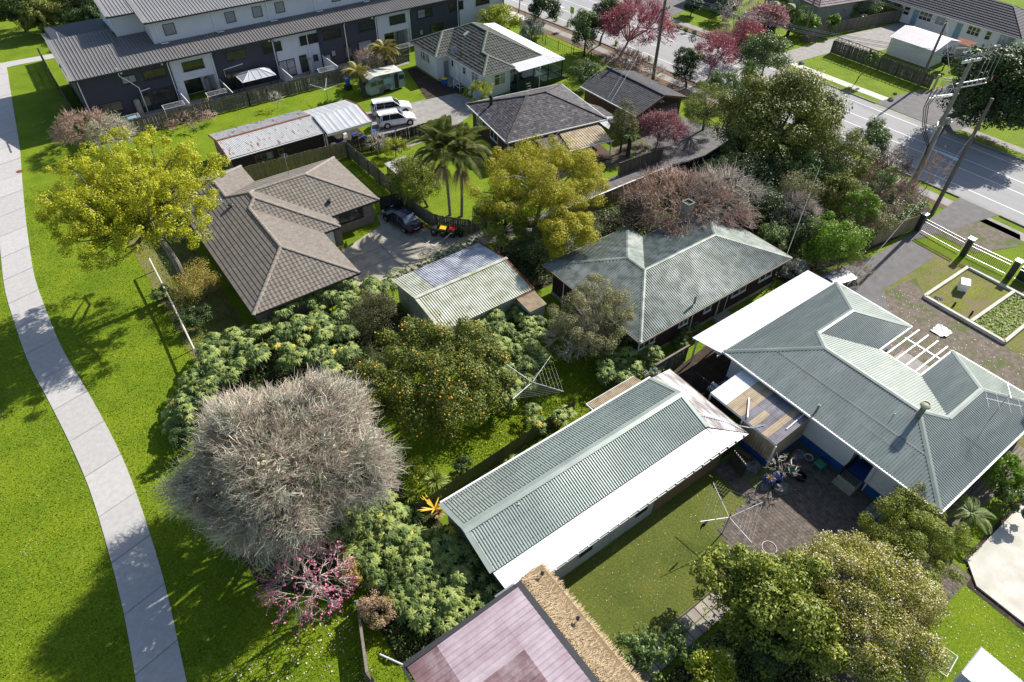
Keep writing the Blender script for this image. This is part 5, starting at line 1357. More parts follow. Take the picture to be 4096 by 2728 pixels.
# upper storey
obj('upper_wall',MB().box(14.35,YU,ZM-.6,61.5,98,ZU-.1),'town_grey',T0);obj('upper_wall',MB().box(11.2,91.4,ZM-.2,14.348,98,ZU+.3),'town_grey',T0)
siding(T0,'S',YU,14.35,61.5,ZM-.1,ZU-.1,'town_grey',.24,out=.045);siding(T0,'S',91.4,11.2,14.34,ZM+.5,ZU+.3,'town_grey',.19);siding(T0,'W',14.35,YU,91.4,ZM-.1,ZU-.1,'town_grey',.19);siding(T0,'W',11.2,91.4,98,ZM,ZU+.3,'town_grey',.19)
mb=MB();corrugate(mb,Plane([(13.9,87.95),(62,87.95),(62,101),(13.9,101)],(13.9,87.95),(0,1),ZU,.16),.36,.035,.03,shape='rib');obj('upper_roof',mb,'town_roof_pale',T0)
mb=MB();corrugate(mb,Plane([(10.75,90.8),(13.88,90.8),(13.88,101),(10.75,101)],(13.9,87.95),(0,1),ZU,.16),.36,.035,.03,shape='rib');obj('upper_roof',mb,'town_roof_pale',T0)
gutter(T0,[(13.85,87.9),(62,87.9)],ZU-.02,'dark_trim',.1,.14);gutter(T0,[(10.7,90.75),(13.85,90.75)],ZU+.42,'dark_trim',.1,.14);obj('rake_trim',MB().beam((14.0,87.95,ZU+.08),(14.0,101,ZU+2.17),.45,.05).beam((10.85,90.8,ZU+.54),(10.85,101,ZU+2.17),.4,.05),'town_roof_pale',T0)
for(l,r,yy_)in((1400,1500,260),(1930,2015,165),(2165,2245,130)):
 p=on_y(l*.4675,yy_*.4675,YU);q=on_y(r*.4675,(yy_-15)*.4675,YU);window(T0,'S',YU-.03,(p[0]+q[0])/2,7.35,q[0]-p[0],1.25,'dark_trim',1,bar=.06,pane='glass_curtain',sill=False)
for(l,r,yy_)in((220,297,95),(700,775,20),(880,945,0)):
 p=on_y(1000+l*.4675,yy_*.4675,YU);q=on_y(1000+r*.4675,(yy_-15)*.4675,YU);window(T0,'S',YU-.03,(p[0]+q[0])/2,7.35,q[0]-p[0],1.25,'dark_trim',1,bar=.06,sill=False,pane='glass_curtain')
for x in(15.0,21.5,28.2,34.3,41.0,47.0):pipe(T0,[(x,YU-.1,ZU-.1),(x,YU-.1,ZM+.15),(x,YU-.5,ZM+.08),(x+.8,YU-.5,ZM+.06)],.055,'white_clean')
for x in(5.0,14.45,19.45,26.95,31.4,36.6,41.1,46.2,54.0):pipe(T0,[(x,YF-.6,ZE-.1),(x,YF-.12,ZE-.5),(x,YF-.12,.1)],.055,'white_clean')
pipe(T0,[(9.2,YF-.5,5.6),(9.2,YF-.14,4.6),(9.9,YF-.14,3.9),(10.7,YF-.14,2.9),(10.7,YF-.14,.1)],.055,'white_clean')
pipe(T0,[(10.75,YF-.14,2.5),(11.8,YF-.14,2.6)],.055,'white_clean');pipe(T0,[(16.2,YF-.12,2.9),(19.2,YF-.12,2.7),(19.3,YF-.12,.1)],.05,'white_clean');pipe(T0,[(43.6,YF-.1,2.7),(45.8,YF-.1,2.75),(45.8,YF-.1,.1)],.05,'white_clean')
pipe(T0,[(20.4,YF-.1,1.9),(20.4,YF-.1,2.7),(22.8,YF-.1,2.9)],.05,'white_clean')
obj('hot_water_cylinder',MB().lathe((9.9,85.2,0),[(.33,0),(.33,1.75),(.25,1.83),(0,1.86)],14),'beige_wall',T0)
obj('hot_water_cylinder',MB().lathe((31.2,85.2,0),[(.3,0),(.3,1.7),(.22,1.78),(0,1.8)],14),'block_white',T0);obj('hot_water_cylinder',MB().lathe((33.6,85.2,0),[(.3,0),(.3,1.6),(.22,1.68),(0,1.7)],14),'beige_wall',T0)
for x in(9.5,26.6,40.7,13.9):obj('wall_light',MB().box(x-.1,YF-.14,4.75,x+.1,YF-.045,4.95),'white_paint',T0)
# single storey wing at the left end
obj('wing_wall',MB().box(4.9,93.25,0,11.1,99,6.7),'town_dark',T0);siding(T0,'S',93.25,4.9,11.1,5.8,6.68,'town_dark',.19)
mb=MB();corrugate(mb,Plane([(4.3,92.7),(11.3,92.7),(11.3,99),(4.3,99)],(4.3,92.7),(0,1),6.82,-.12),.36,.035,.03,shape='rib');obj('wing_roof',mb,'town_roof',T0)
obj('wing_fascia',MB().box(4.3,92.6,6.62,11.35,92.68,6.86),'dark_trim',T0);pipe(T0,[(5.6,93.6,6.7),(5.6,93.6,7.6)],.04,'white_clean')
obj('wall_vent',MB().box(8.2,93.2,6.15,8.4,93.235,6.35),'white_paint',T0)
# garden screens between the units and the clear-roofed gazebo
for i,(x,l_)in enumerate(((14.6,'beside the unit with the yellow bicycle'),(19.6,'left of the glazed gazebo'),(27.0,'right of the glazed gazebo'),(33.0,'by the small frosted windows'))):
 t=thing('side_screen','grey timber privacy screen between townhouse yards, '+l_,'screen',(x,83,0))
 for k in range(16):obj('slat',MB().box(x-.02,81.0+k*.28,.05,x+.02,81.22+k*.28,1.7-.0),'town_grey' if i!=1 else 'paling_grey',t)
 obj('cap_rail',MB().beam((x,80.9,1.75),(x,85.5,1.75),.08,.05),'white_paint',t)
gz=thing('gazebo','dark-framed gazebo with a clear hipped panel roof behind the townhouse fence','gazebo',(23.2,83.3,0))
c0=[(21.3,82.0,2.1),(25.4,82.0,2.1),(25.4,84.7,2.1),(21.3,84.7,2.1)];r0=[(22.7,83.35,2.75),(24.0,83.35,2.75)]
for P in([c0[0],c0[1],r0[1],r0[0]],[c0[2],c0[3],r0[0],r0[1]],[c0[1],c0[2],r0[1]],[c0[3],c0[0],r0[0]]):obj('roof_panel',MB().poly(P),'galv',gz)
gb=MB()
for a,b in((c0[0],r0[0]),(c0[3],r0[0]),(c0[1],r0[1]),(c0[2],r0[1]),(r0[0],r0[1]),(c0[0],c0[1]),(c0[1],c0[2]),(c0[2],c0[3]),(c0[3],c0[0])):gb.beam((a[0],a[1],a[2]+.03),(b[0],b[1],b[2]+.03),.07,.05)
for k in range(1,5):x=21.3+k*.82;xr_=min(max(x,22.7),24.0);gb.beam((x,82.0,2.13),(xr_,83.35,2.78),.05,.03)
obj('roof_bars',gb,'town_grey',gz)
for x,y,z in c0:obj('post',MB().box(x-.05,y-.05,0,x+.05,y+.05,2.08),'dark_trim',gz)
def dryer(label,x0,x1,y,z=1.5):
 t=thing('drying_rack',label,'clothes rack',(x0,y,0));f=MB()
 f.beam((x0,y,z),(x1,y,z),.03,.03);f.beam((x0,y+.9,z+.15),(x1,y+.9,z+.15),.03,.03);f.beam((x0,y,z),(x0,y+.9,z+.15),.03,.03);f.beam((x1,y,z),(x1,y+.9,z+.15),.03,.03)
 for k in range(1,6):f.beam((x0,y+k*.15,z+k*.025),(x1,y+k*.15,z+k*.025),.012,.012)
 obj('frame',f,'white_clean',t)
 for x in(x0+.1,x1-.1):obj('leg',MB().tube([(x,y+.85,z+.1),(x,y+.85,0)],.02,5),'white_clean',t)
 return t
dryer('white clothes rack with a pale blue cloth at the left end of the townhouses',7.0,9.2,81.1);dryer('white clothes rack full of washing above the fence by the dark sliding door',11.9,14.2,81.5);dryer('white fold-out clothes rack beside the yard with the yellow bicycle',17.0,19.3,82.0);dryer('white clothes rack by the fence under the frosted windows',30.6,33.0,81.0);dryer('white clothes rack beside the fern tops by the dark townhouse',36.6,39.3,82.0)
dryer('white clothes rack at the right end of the townhouse fence',42.4,44.6,82.2)
ct=MB();ct.add([(8.0,81.2,1.53),(8.9,81.2,1.53),(8.9,81.7,1.6),(8.0,81.7,1.6)],[[0,1,2,3]]);tag(obj('cloth',ct,'caravan_blue'),'pale blue cloth spread on the leftmost white clothes rack','cloth')
def bike(label,x,y,rot,mat,frame2='tyre'):
 t=thing('bicycle',label,'bicycle',(0,0,0))
 for sx in(-.5,.5):
  w=MB();a=np.linspace(0,2*np.pi,17);w.tube([(sx+.33*math.cos(q),0,.34+.33*math.sin(q))for q in a],.022,5,cap=False);obj('wheel',w,'tyre',t)
 f=MB()
 for p,q in(((-.5,0,.34),(-.12,0,.34)),((-.12,0,.34),(-.2,0,.82)),((-.5,0,.34),(-.2,0,.75)),((-.12,0,.34),(.36,0,.75)),((-.18,0,.7),(.36,0,.78)),((.36,0,.82),(.5,0,.34))):f.tube([p,q],.02,6)
 obj('frame',f,mat,t);obj('handlebar',MB().tube([(.38,-.25,.95),(.36,0,.9),(.38,.25,.95)],.015,5),'black_metal',t);obj('saddle',MB().box(-.32,-.06,.84,-.1,.06,.89),'black_metal',t)
 t.location=(x,y,0);t.rotation_euler=(0,0,rot);return t
bike('yellow and pink child bicycle standing in the townhouse yard under the grey overhang',17.2,83.6,.15,'bin_yellow');bike('dark bicycle leaning by the grey recess post behind the yellow bicycle',18.6,85.2,-.6,'black_metal')
# ========= fences and gates
fence([(3.9,80.6),(8.0,80.55),(14,80.4),(21,80.35),(33,80.3),(43.3,81.4)],1.75,'long weathered grey paling fence behind the townhouse yards',mat='paling_grey',rail_side=-1,post_every=2.45)
fence([(3.6,80.6),(3.55,98),(3.75,108.6)],1.75,'paling fence along the left end of the townhouses beside the park lawn',mat='paling_grey',rail_side=1,limit=200)
fence([(12.2,63.75),(18.5,63.2),(25.0,62.6)],1.8,'new tan paling fence between the rusty shed and the brown tiled house',mat='paling_tan',rail_side=1)
fence([(25.05,62.6),(25.2,55.8),(25.0,50.6)],1.75,'grey paling fence running down from the rusty carport corner',mat='paling_grey',rail_side=-1)
fence([(25.0,50.5),(25.3,47.3),(25.55,45.8),(27.6,43.3)],1.6,'grey paling fence behind the navy sedan and the wheelie bins',mat='paling_grey',rail_side=1)
fence([(22.9,51.3),(25.0,50.75)],1.6,'short dark paling fence across the bonnet end of the navy sedan',mat='paling_dark',rail_side=1)
fence([(25.1,62.7),(30.0,61.6),(37.2,61.4)],1.8,'black stained paling fence beside the parked white cars',mat='paling_dark',rail_side=-1)
fence([(27.7,43.25),(31.6,43.5),(37.0,45.2),(42.0,46.2)],1.5,'weathered paling fence running behind the wheelie bins under the wattle',mat='paling_grey',rail_side=1)
fence([(46.0,43.0),(52.0,42.75)],1.55,'dark weathered paling fence in front of the pink maple',mat='paling_grey',rail_side=1)
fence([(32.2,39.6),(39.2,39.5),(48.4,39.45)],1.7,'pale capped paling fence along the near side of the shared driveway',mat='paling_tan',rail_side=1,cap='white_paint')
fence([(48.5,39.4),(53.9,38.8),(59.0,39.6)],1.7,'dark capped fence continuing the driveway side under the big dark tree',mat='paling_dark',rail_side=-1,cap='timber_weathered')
fence([(56.5,20.6),(62.3,19.75)],1.7,'clean tan board fence beside the black gate pillar',mat='paling_tan',rail_side=1)
fence([(28.3,20.35),(31.7,20.35)],1.7,'old weathered board fence between the long shed and the white carport',mat='paling_grey',rail_side=1,cap='timber_weathered')
fence([(3.3,17.6),(2.0,14.0),(2.6,9.5)],1.1,'low weathered timber fence beside the pink magnolia petals',mat='paling_grey',rail_side=-1,cap='timber_weathered')
fence([(93.4,50.5),(93.4,43.2),(93.35,35.9)],1.75,'dark stained fence with trellis top along the far lawn',mat='paling_grey',rail_side=-1)
fence([(93.9,55.7),(94.6,53.9)],1.7,'short weathered fence return beside the far driveway entrance',mat='paling_grey',rail_side=1)
fence([(94.8,54.9),(98.4,54.9),(114,51.9)],1.8,'weathered grey paling fence between the far beige house and the far driveway',mat='paling_grey',rail_side=1)
fence([(104.6,36.0),(108.5,33.0),(112.0,28.0)],1.6,'weathered paling fence running from the far garage towards the broad dark tree',mat='paling_grey',rail_side=1)
# trellis on the far fence
trs=thing('fence_trellis','dark timber trellis topping the far weathered fence along the lawn','trellis',(93.4,43,1.8))
lattice(trs,(93.4,50.4),(93.4,36.0),1.82,2.25,'timber_dark',.55,.05)
# corrugated metal fence behind the long shed
cf=thing('metal_fence','olive corrugated metal fence between the back lawn and the long shed','fence',(9.9,20.75,0))
mb=MB();pts=[(8.8,20.6),(15.1,20.95),(21.6,21.3)];V=[]
n=520
for i in range(n+1):
 u=i/n*2;k=min(int(u),1);f=u-k
 x=pts[k][0]+(pts[k+1][0]-pts[k][0])*f;y=pts[k][1]+(pts[k+1][1]-pts[k][1])*f+.02*math.sin(i*1.57);V+=[(x,y,.03),(x,y,1.5)]
mb.add(V,[[2*i,2*i+2,2*i+3,2*i+1]for i in range(n)])
G('olive_sheet',(0.10,0.105,0.075),(0.075,0.08,0.055),1.5,.5)
obj('sheet',mb,'olive_sheet',cf)
for x,y in((8.8,20.66),(11.6,20.82),(14.4,20.97),(17.2,21.12),(20.0,21.27)):obj('post',MB().box(x-.03,y+.03,0,x+.03,y+.09,1.48),'olive_sheet',cf)
# park of iron railings round the cottage garden
ir=thing('pool_fence','dark green iron railing fence round the lawn behind the mossy tiled cottage','fence',(62.2,75.6,0))
P=[(65.1,84.3),(62.2,75.6),(62.4,69.8),(64.2,65.2),(66.8,60.4)]
n_bar=0
for a,b in zip(P[:-1],P[1:]):
 a=np.array(a);b=np.array(b);L=np.linalg.norm(b-a);rl=MB()
 for z in(.15,1.1):rl.beam((*a,z),(*b,z),.03,.03)
 obj('rail',rl,'black_metal',ir)
 for i in range(int(L/.42)):
  q=a+(b-a)*i/int(L/.42)
  if i%6==0:obj('post',MB().box(q[0]-.035,q[1]-.035,0,q[0]+.035,q[1]+.035,1.3),'black_metal',ir)
  else:obj('bar',MB().box(q[0]-.012,q[1]-.012,.1,q[0]+.012,q[1]+.012,1.12),'black_metal',ir)
# front fence: pillars and iron sliding gate
barm=MB();barm.box(-.014,-.014,.12,.014,.014,1.45);bar_me=barm.mesh('bar');bar_me.materials.append(M_('black_metal'))
def iron_panel(label,name,cat,p,q,h=1.45):
 t=thing(name,label,cat,(p[0],p[1],0));p=np.array(p,float);q=np.array(q,float);L=np.linalg.norm(q-p)
 for z,w in((.2,.07),(1.15,.06),(1.42,.07)):obj('rail',MB().beam((*p,z),(*q,z),.05,w),'grey_metal',t)
 n=int(L/.145)
 for i in range(n):c=p+(q-p)*(i+.5)/n;piece('bar',bar_me,t,(c[0],c[1],0.05))
 return t
iron_panel('black iron railed gate across the driveway between the two left pillars','driveway_gate','gate',(62.25,19.2),(62.0,15.4))
iron_panel('black iron railing panel between the middle pillar and the far right pillar','iron_railing','railing',(62.0,14.7),(62.1,11.4))
iron_panel('black iron railing panel right of the last pillar at the picture edge','iron_railing','railing',(62.1,10.6),(62.0,3.5))
iron_panel('grey iron gate across the far driveway beside the concrete pillar','driveway_gate','gate',(94.4,35.3),(99.5,28.4))
for(x,y,l)in((62.3,19.55,'dark square gate pillar at the tan fence end'),(62.0,15.0,'dark square gate pillar in the middle of the iron fence'),(62.1,11.0,'dark square gate pillar beside the green letterbox')):
 t=thing('gate_pillar',l,'pillar',(x,y,0));obj('shaft',MB().box(x-.22,y-.22,0,x+.22,y+.22,1.75),'dark_trim',t);obj('cap',MB().box(x-.28,y-.28,1.752,x+.28,y+.28,1.86),'grey_metal',t)
t=thing('gate_post','pale round concrete post where the far fence meets the grey iron gate','post',(94.0,35.7,0));obj('shaft',MB().lathe((94.0,35.7,0),[(.16,0),(.15,1.8),(0,1.82)],10),'concrete_pale',t)
t=thing('green_bin','large dark green bin behind the last gate pillar','bin',(62.9,10.3,0));obj('body',MB().box(62.5,9.6,0,63.3,10.6,1.2),'verandah_green',t);obj('lid',MB().box(62.45,9.55,1.203,63.35,10.65,1.3),'tank_green',t)
# dark gate inside house D's side yard, and leaning panels
sg=thing('side_gate','black barred metal gate in the dark side yard between shed and carport','gate',(29.8,17.6,0))
for i in range(18):obj('bar',MB().box(30.2,15.6+i*.15,.1,30.23,15.63+i*.15,1.5),'black_metal',sg)
for z in(.12,1.5):obj('rail',MB().beam((30.21,15.5,z),(30.21,18.3,z),.05,.06),'black_metal',sg)
t=thing('white_basin','white plastic tub left among the clutter in the dark side yard','tub',(31.0,17.0,0));obj('tub',MB().prism([(30.7,16.6),(31.4,16.7),(31.3,17.4),(30.6,17.3)],.3,.62),'white_clean',t);obj('stand',MB().box(30.75,16.7,0,31.25,17.25,.3),'grey_metal',t)
for k in range(6):
 x,y=random.uniform(30.8,31.6),random.uniform(15.0,17.8);m=MB();m.beam((x,y,.1),(x+random.uniform(-.5,.5),y+random.uniform(-.4,.4),random.uniform(.15,.9)),.12,.2)
 tag(obj('junk',m,random.choice(['timber_dark','white_paint','grey_metal','tan_iron'])),'odd leftover panel among the clutter behind the black side yard gate','junk','clutter in the dark side yard')
# open dark slatted gate at shed end
t=thing('slatted_gate','dark slatted timber gate standing open at the shed corner by the turf','gate',(26.9,12.3,0))
for i in range(8):obj('slat',MB().beam((27.05-i*.03,12.2-i*.17,.1),(27.05-i*.03,12.2-i*.17,1.6),.12,.02,up=(1,0,0)),'timber_dark',t)
obj('rail',MB().beam((27.08,12.25,1.5),(26.8,10.95,1.5),.04,.08),'white_paint',t)
# ========= vehicles
def loft(mb,sts,mi=0,close=True):
 """stations: (x, [(y,z)...]) half profiles mirrored"""
 rings=[]
 for x,prof in sts:
  r=[(x,y,z)for y,z in prof]+[(x,-y,z)for y,z in prof[::-1]];rings.append(r)
 n=len(rings[0]);V=[v for r in rings for v in r]
 F=[[i*n+j,i*n+(j+1)%n,(i+1)*n+(j+1)%n,(i+1)*n+j]for i in range(len(rings)-1)for j in range(n)]
 mb.add(V,F,mi);mb.more(len(V),[list(range(n))[::-1]],mi);mb.more(len(V),[[(len(rings)-1)*n+j for j in range(n)]],mi)
def car(name,label,paint,L,Wd,Hh,kind,cat='car',plate=None,screen='car_glass',tail='lamp_red'):
 t=thing(name,label,cat,(0,0,0));w=Wd/2;a=L/2
 sh=Hh*(.60 if kind!='sedan' else .64)
 body=MB()
 def prof(ww,z0,zs,zt,tr):return[(0.0,z0),(ww*.86,z0),(ww*.97,z0+.12),(ww,z0+(zs-z0)*.55),(ww*.965,zs),(ww*tr,zt),(0.0,zt+.015)]
 if kind=='sedan':
  S=[(-a,prof(w*.80,.34,sh*.80,sh*.84,.8)),(-a+.08,prof(w*.92,.25,sh*.93,sh*.97,.84)),(-a*.62,prof(w*.99,.2,sh,sh+.02,.88)),(-a*.2,prof(w,.2,sh,sh+.01,.9)),(a*.30,prof(w,.2,sh*.98,sh,.9)),
   (a*.6,prof(w*.98,.2,sh*.92,sh*.97,.82)),(a*.88,prof(w*.92,.24,sh*.80,sh*.85,.78)),(a-.03,prof(w*.80,.3,sh*.66,sh*.70,.75)),(a,prof(w*.7,.36,sh*.6,sh*.62,.7))]
  gh=[(-a*.66,.0),(-a*.40,1.0),(a*.12,1.0),(a*.42,.0)]
 else:
  S=[(-a,prof(w*.84,.36,sh*.9,sh*.94,.86)),(-a+.08,prof(w*.95,.26,sh*.99,sh,.9)),(-a*.5,prof(w,.24,sh,sh+.01,.92)),(a*.25,prof(w,.24,sh,sh+.01,.9)),
   (a*.55,prof(w*.98,.24,sh*.95,sh*.99,.84)),(a*.86,prof(w*.92,.28,sh*.84,sh*.9,.78)),(a-.03,prof(w*.82,.34,sh*.68,sh*.74,.75)),(a,prof(w*.7,.4,sh*.62,sh*.66,.7))]
  gh=[(-a*.96,.0),(-a*.84,1.0),(a*.08,1.0),(a*.44,.0)]
 z0,z1=sh+.005,Hh;wb,wt=w*.9,w*.70
 loft(body,S);obj('body',body,paint,t,smooth=True)
 (xa,_),(xb,_),(xc,_),(xd,_)=gh
 gl=MB();V=[(xa,wb,z0),(xd,wb,z0),(xd,-wb,z0),(xa,-wb,z0),(xb,wt,z1-.05),(xc,wt,z1-.05),(xc,-wt,z1-.05),(xb,-wt,z1-.05)]
 gl.add(V,[[0,4,5,1],[2,6,7,3]]);obj('side_glass',gl,'car_glass',t)
 gl=MB();gl.add(V,[[1,5,6,2]]);obj('windscreen',gl,'car_glass',t)
 gl=MB();gl.add(V,[[3,7,4,0]]);obj('rear_window',gl,screen,t)
 rf=MB();n=5;RV=[]
 xs_=np.linspace(xb-.06,xc+.06,6)
 for i,x in enumerate(xs_):
  for j in range(n):
   y=-wt-.02+(2*wt+.04)*j/(n-1);zz=z1-.045+.05*(1-(2*j/(n-1)-1)**2)-(.03 if i in(0,5)else 0);RV.append((x,y,zz))
 rf.add(RV,[[i*n+j,(i+1)*n+j,(i+1)*n+j+1,i*n+j+1]for i in range(5)for j in range(n-1)]);obj('roof',rf,paint,t,smooth=True)
 pl=MB()
 for s in(1,-1):
  for(p,q,k)in(((xa,z0),(xb,z1-.05),.11),((xd,z0),(xc,z1-.05),.08)):pl.beam((p[0],s*wb,p[1]),(q[0],s*wt,q[1]),k,.07)
  xm=(xb+xc)/2-.05;pl.beam((xm-.04,s*(wb+.004),z0),(xm,s*(wt+.004),z1-.05),.07,.03)
  if kind!='sedan':xm=xb+(xc-xb)*.12-.15;pl.beam((xm-.1,s*(wb+.004),z0),(xm,s*(wt+.004),z1-.05),.12,.03)
  pl.beam((xb-.05,s*wt,z1-.045),(xc+.05,s*wt,z1-.045),.07,.05)
 obj('pillars',pl,paint,t)
 if kind!='sedan':
  for s in(1,-1):obj('roof_rail',MB().beam((xb+.1,s*wt*.93,z1+.045),(xc-.15,s*wt*.93,z1+.045),.04,.04),'grey_metal' if paint=='car_white' else paint,t)
  obj('tail_spoiler',MB().box(xb-.22,-wt*.95,z1-.07,xb-.02,wt*.95,z1-.035),paint,t)
 R=.33 if kind!='sedan' else .30
 for sx in(-a*.60,a*.62):
  for s in(1,-1):
   arch=MB();arch.tube([(sx,s*(w-.20),R+.02),(sx,s*(w+.002),R+.02)],R+.06,18);
   obj('wheel_arch',arch,'black_metal',t)
   wh=MB();wh.tube([(sx,s*(w-.17),R),(sx,s*(w+.012),R)],R,20);wo_=obj('wheel',wh,'tyre',t)
   rm=MB();rm.tube([(sx,s*(w+.0),R),(sx,s*(w+.02),R)],R*.62,16)
   for k in range(5):
    q=k*2*math.pi/5;rm.beam((sx,s*(w+.024),R),(sx+R*.58*math.cos(q),s*(w+.024),R+R*.58*math.sin(q)),.05,.02,up=(0,1,0))
   obj('rim',rm,'rim',wo_)
 for s in(1,-1):
  obj('headlight',MB().prism([(a-.32,s*w*.90),(a-.06,s*w*.74),(a-.06,s*w*.45),(a-.2,s*w*.5)],sh*.62,sh*.80),'lamp_clear',t)
  if kind=='sedan':
   obj('tail_light',MB().box(-a-.012,s*w*.50,sh*.66,-a+.22,s*w*.90,sh*.80),tail,t);obj('indicator',MB().box(-a-.01,s*w*.32,sh*.67,-a+.1,s*w*.498,sh*.79),'lamp_amber' if s>0 else tail,t)
  else:
   obj('tail_light',MB().box(-a-.012,s*w*.66,sh*.80,-a+.2,s*w*.93,sh*1.0),tail,t)
  m=MB();m.beam((a*.36,s*(w*.93),sh+.08),(a*.36,s*(w+.12),sh+.10),.12,.12,up=(1,0,0));obj('wing_mirror',m,paint,t)
  hd=MB();[hd.box(xh,s*w*.995-.006,sh*.86,xh+.16,s*w*.995+.012,sh*.88)for xh in(-a*.22,a*.12)];obj('door_handle',hd,paint if paint!='car_navy' else 'grey_metal',t)
  sm=MB();[sm.box(xh,s*w-.004,.4,xh+.012,s*w+.004,sh*.96)for xh in(-a*.36,-a*.01,a*.34)];obj('door_seam',sm,'ink',t)
 obj('rear_bumper',MB().box(-a-.05,-w*.84,.34,-a+.1,w*.84,.52),paint,t);obj('front_bumper',MB().box(a-.12,-w*.75,.32,a+.03,w*.75,.48),paint,t)
 obj('grille',MB().box(a-.1,-w*.42,sh*.50,a+.012,w*.42,sh*.62),'black_metal',t)
 po=MB();po.box(-a-.062,-.26,.40 if kind!='sedan' else .52,-a-.052,.26,.51 if kind!='sedan' else .64);pob=obj('number_plate',po,'plate_white',t)
 if plate:
  lt=MB()
  z_0=.41 if kind!='sedan' else .53
  glyphs(lt,plate,-a-.064,.22,z_0,.09,.066);obj('plate_lettering',lt,'ink',pob)
 return t
GL={'D':["110","101","101","101","110"],'U':["101","101","101","101","111"],'K':["101","110","100","110","101"],'E':["111","100","110","100","111"],'A':["010","101","111","101","101"],'8':["111","101","111","101","111"],'2':["110","001","010","100","111"],'1':["010","110","010","010","111"],'4':["101","101","111","001","001"],'6':["111","100","111","101","111"]}
def glyphs(mb,s,x,y0,z0,h,adv):
 for i,c in enumerate(s):
  g=GL.get(c)
  if not g:continue
  for r in range(5):
   for k in range(3):
    if g[r][k]=='1':
     y=y0-i*adv-k*adv*.27;z=z0+h*(4-r)/5;mb.box(x-.002,y-adv*.24,z,x,y,z+h/5)
v=car('suv','taller white four wheel drive car parked by the lawn, nearest the blue caravan','car_white',4.6,1.84,1.72,'suv',plate='DUK8')
v.location=(33.9,69.05,.024);v.rotation_euler=(0,0,math.radians(-16))
v=car('crossover','lower white crossover car parked next to the black fence','car_white',4.35,1.8,1.6,'suv',plate='A621')
v.location=(33.0,66.3,.024);v.rotation_euler=(0,0,math.radians(-14))
v=car('sedan','dark navy sedan parked nose to the fence on the concrete yard','car_navy',4.45,1.72,1.4,'sedan',plate='DUK8E',screen='car_screen',tail='lamp_red')
v.location=(23.45,48.35,.032);v.rotation_euler=(0,0,math.radians(99))
v=car('silver_car','silver car poking out from behind the sea-green roof ridge','car_silver',4.4,1.75,1.6,'suv')
v.location=(47.2,18.8,.026);v.rotation_euler=(0,0,math.radians(168))
p_=wpt('a',3,1900,400,0)
v=car('parked_car','dark car parked across the road behind the pink blossom trees','car_black',4.5,1.75,1.45,'sedan');v.location=(84.9,61.0,.02);v.rotation_euler=(0,0,math.radians(118))
# caravan under the tree fern
cv=thing('caravan','derelict pale blue caravan peeling under the tree fern with its door missing','caravan',(36,75,0))
def cvp(u,v,z):return(33.5+u,74.25+v,z)
prof=[(-.05,.55),(.35,.18),(2.15,.18),(2.25,.45),(3.05,.45),(3.15,.18),(5.05,.2),(5.25,.5),(5.25,1.75),(5.0,2.2),(1.2,2.35),(.35,2.1),(-.1,1.3)]
mb=MB();n=len(prof);V=[cvp(u,0,z)for u,z in prof]+[cvp(u,2.15,z)for u,z in prof]
mb.add(V,[list(range(n))]);mb.more(2*n,[list(range(n,2*n))[::-1]]);mb.more(2*n,[[i,n+i,n+(i+1)%n,(i+1)%n]for i in range(n)]);obj('body',mb,'caravan_skin',cv)
mb=MB();mb.add([cvp(-.02,-.03,2.0),cvp(.35,-.03,2.125),cvp(1.2,-.03,2.375),cvp(5.0,-.03,2.225),cvp(5.0,2.18,2.225),cvp(1.2,2.18,2.375),cvp(.35,2.18,2.125)],[[1,2,5,6],[2,3,4,5]]);obj('roof',mb,'caravan_roof',cv)
for(u,z,w_,h_,m_)in((.95,1.5,.75,.5,'glass_dark'),(1.85,1.5,.75,.5,'glass_dark'),(2.9,1.45,1.1,.6,'caravan_blue'),(4.75,1.5,.75,.55,'glass_dark')):
 o=obj('window',MB().box(cvp(u-w_/2-.05,0,0)[0],74.2,z-h_/2-.05,cvp(u+w_/2+.05,0,0)[0],74.245,z+h_/2+.05),'caravan_blue',cv);obj('pane',MB().box(cvp(u-w_/2,0,0)[0],74.18,z-h_/2,cvp(u+w_/2,0,0)[0],74.198,z+h_/2),m_,o)
obj('doorway',MB().box(33.5+3.75,74.2,.3,33.5+4.3,74.246,2.05),'ink',cv);obj('door_frame',MB().box(37.2,74.19,.25,37.246,74.247,2.1).box(37.804,74.19,.25,37.85,74.247,2.1),'caravan_blue',cv)
obj('end_window',MB().box(33.44,74.6,1.25,33.6,76.0,1.75),'glass_dark',cv)
for s in(0,1.85):obj('wheel',MB().tube([(36.15,74.35+s,.3),(36.15,74.55+s,.3)],.3,16),'tyre',cv)
for u in(.5,4.8):obj('prop',MB().box(33.5+u-.08,75.1,0,33.5+u+.08,75.4,.22),'timber_dark',cv)
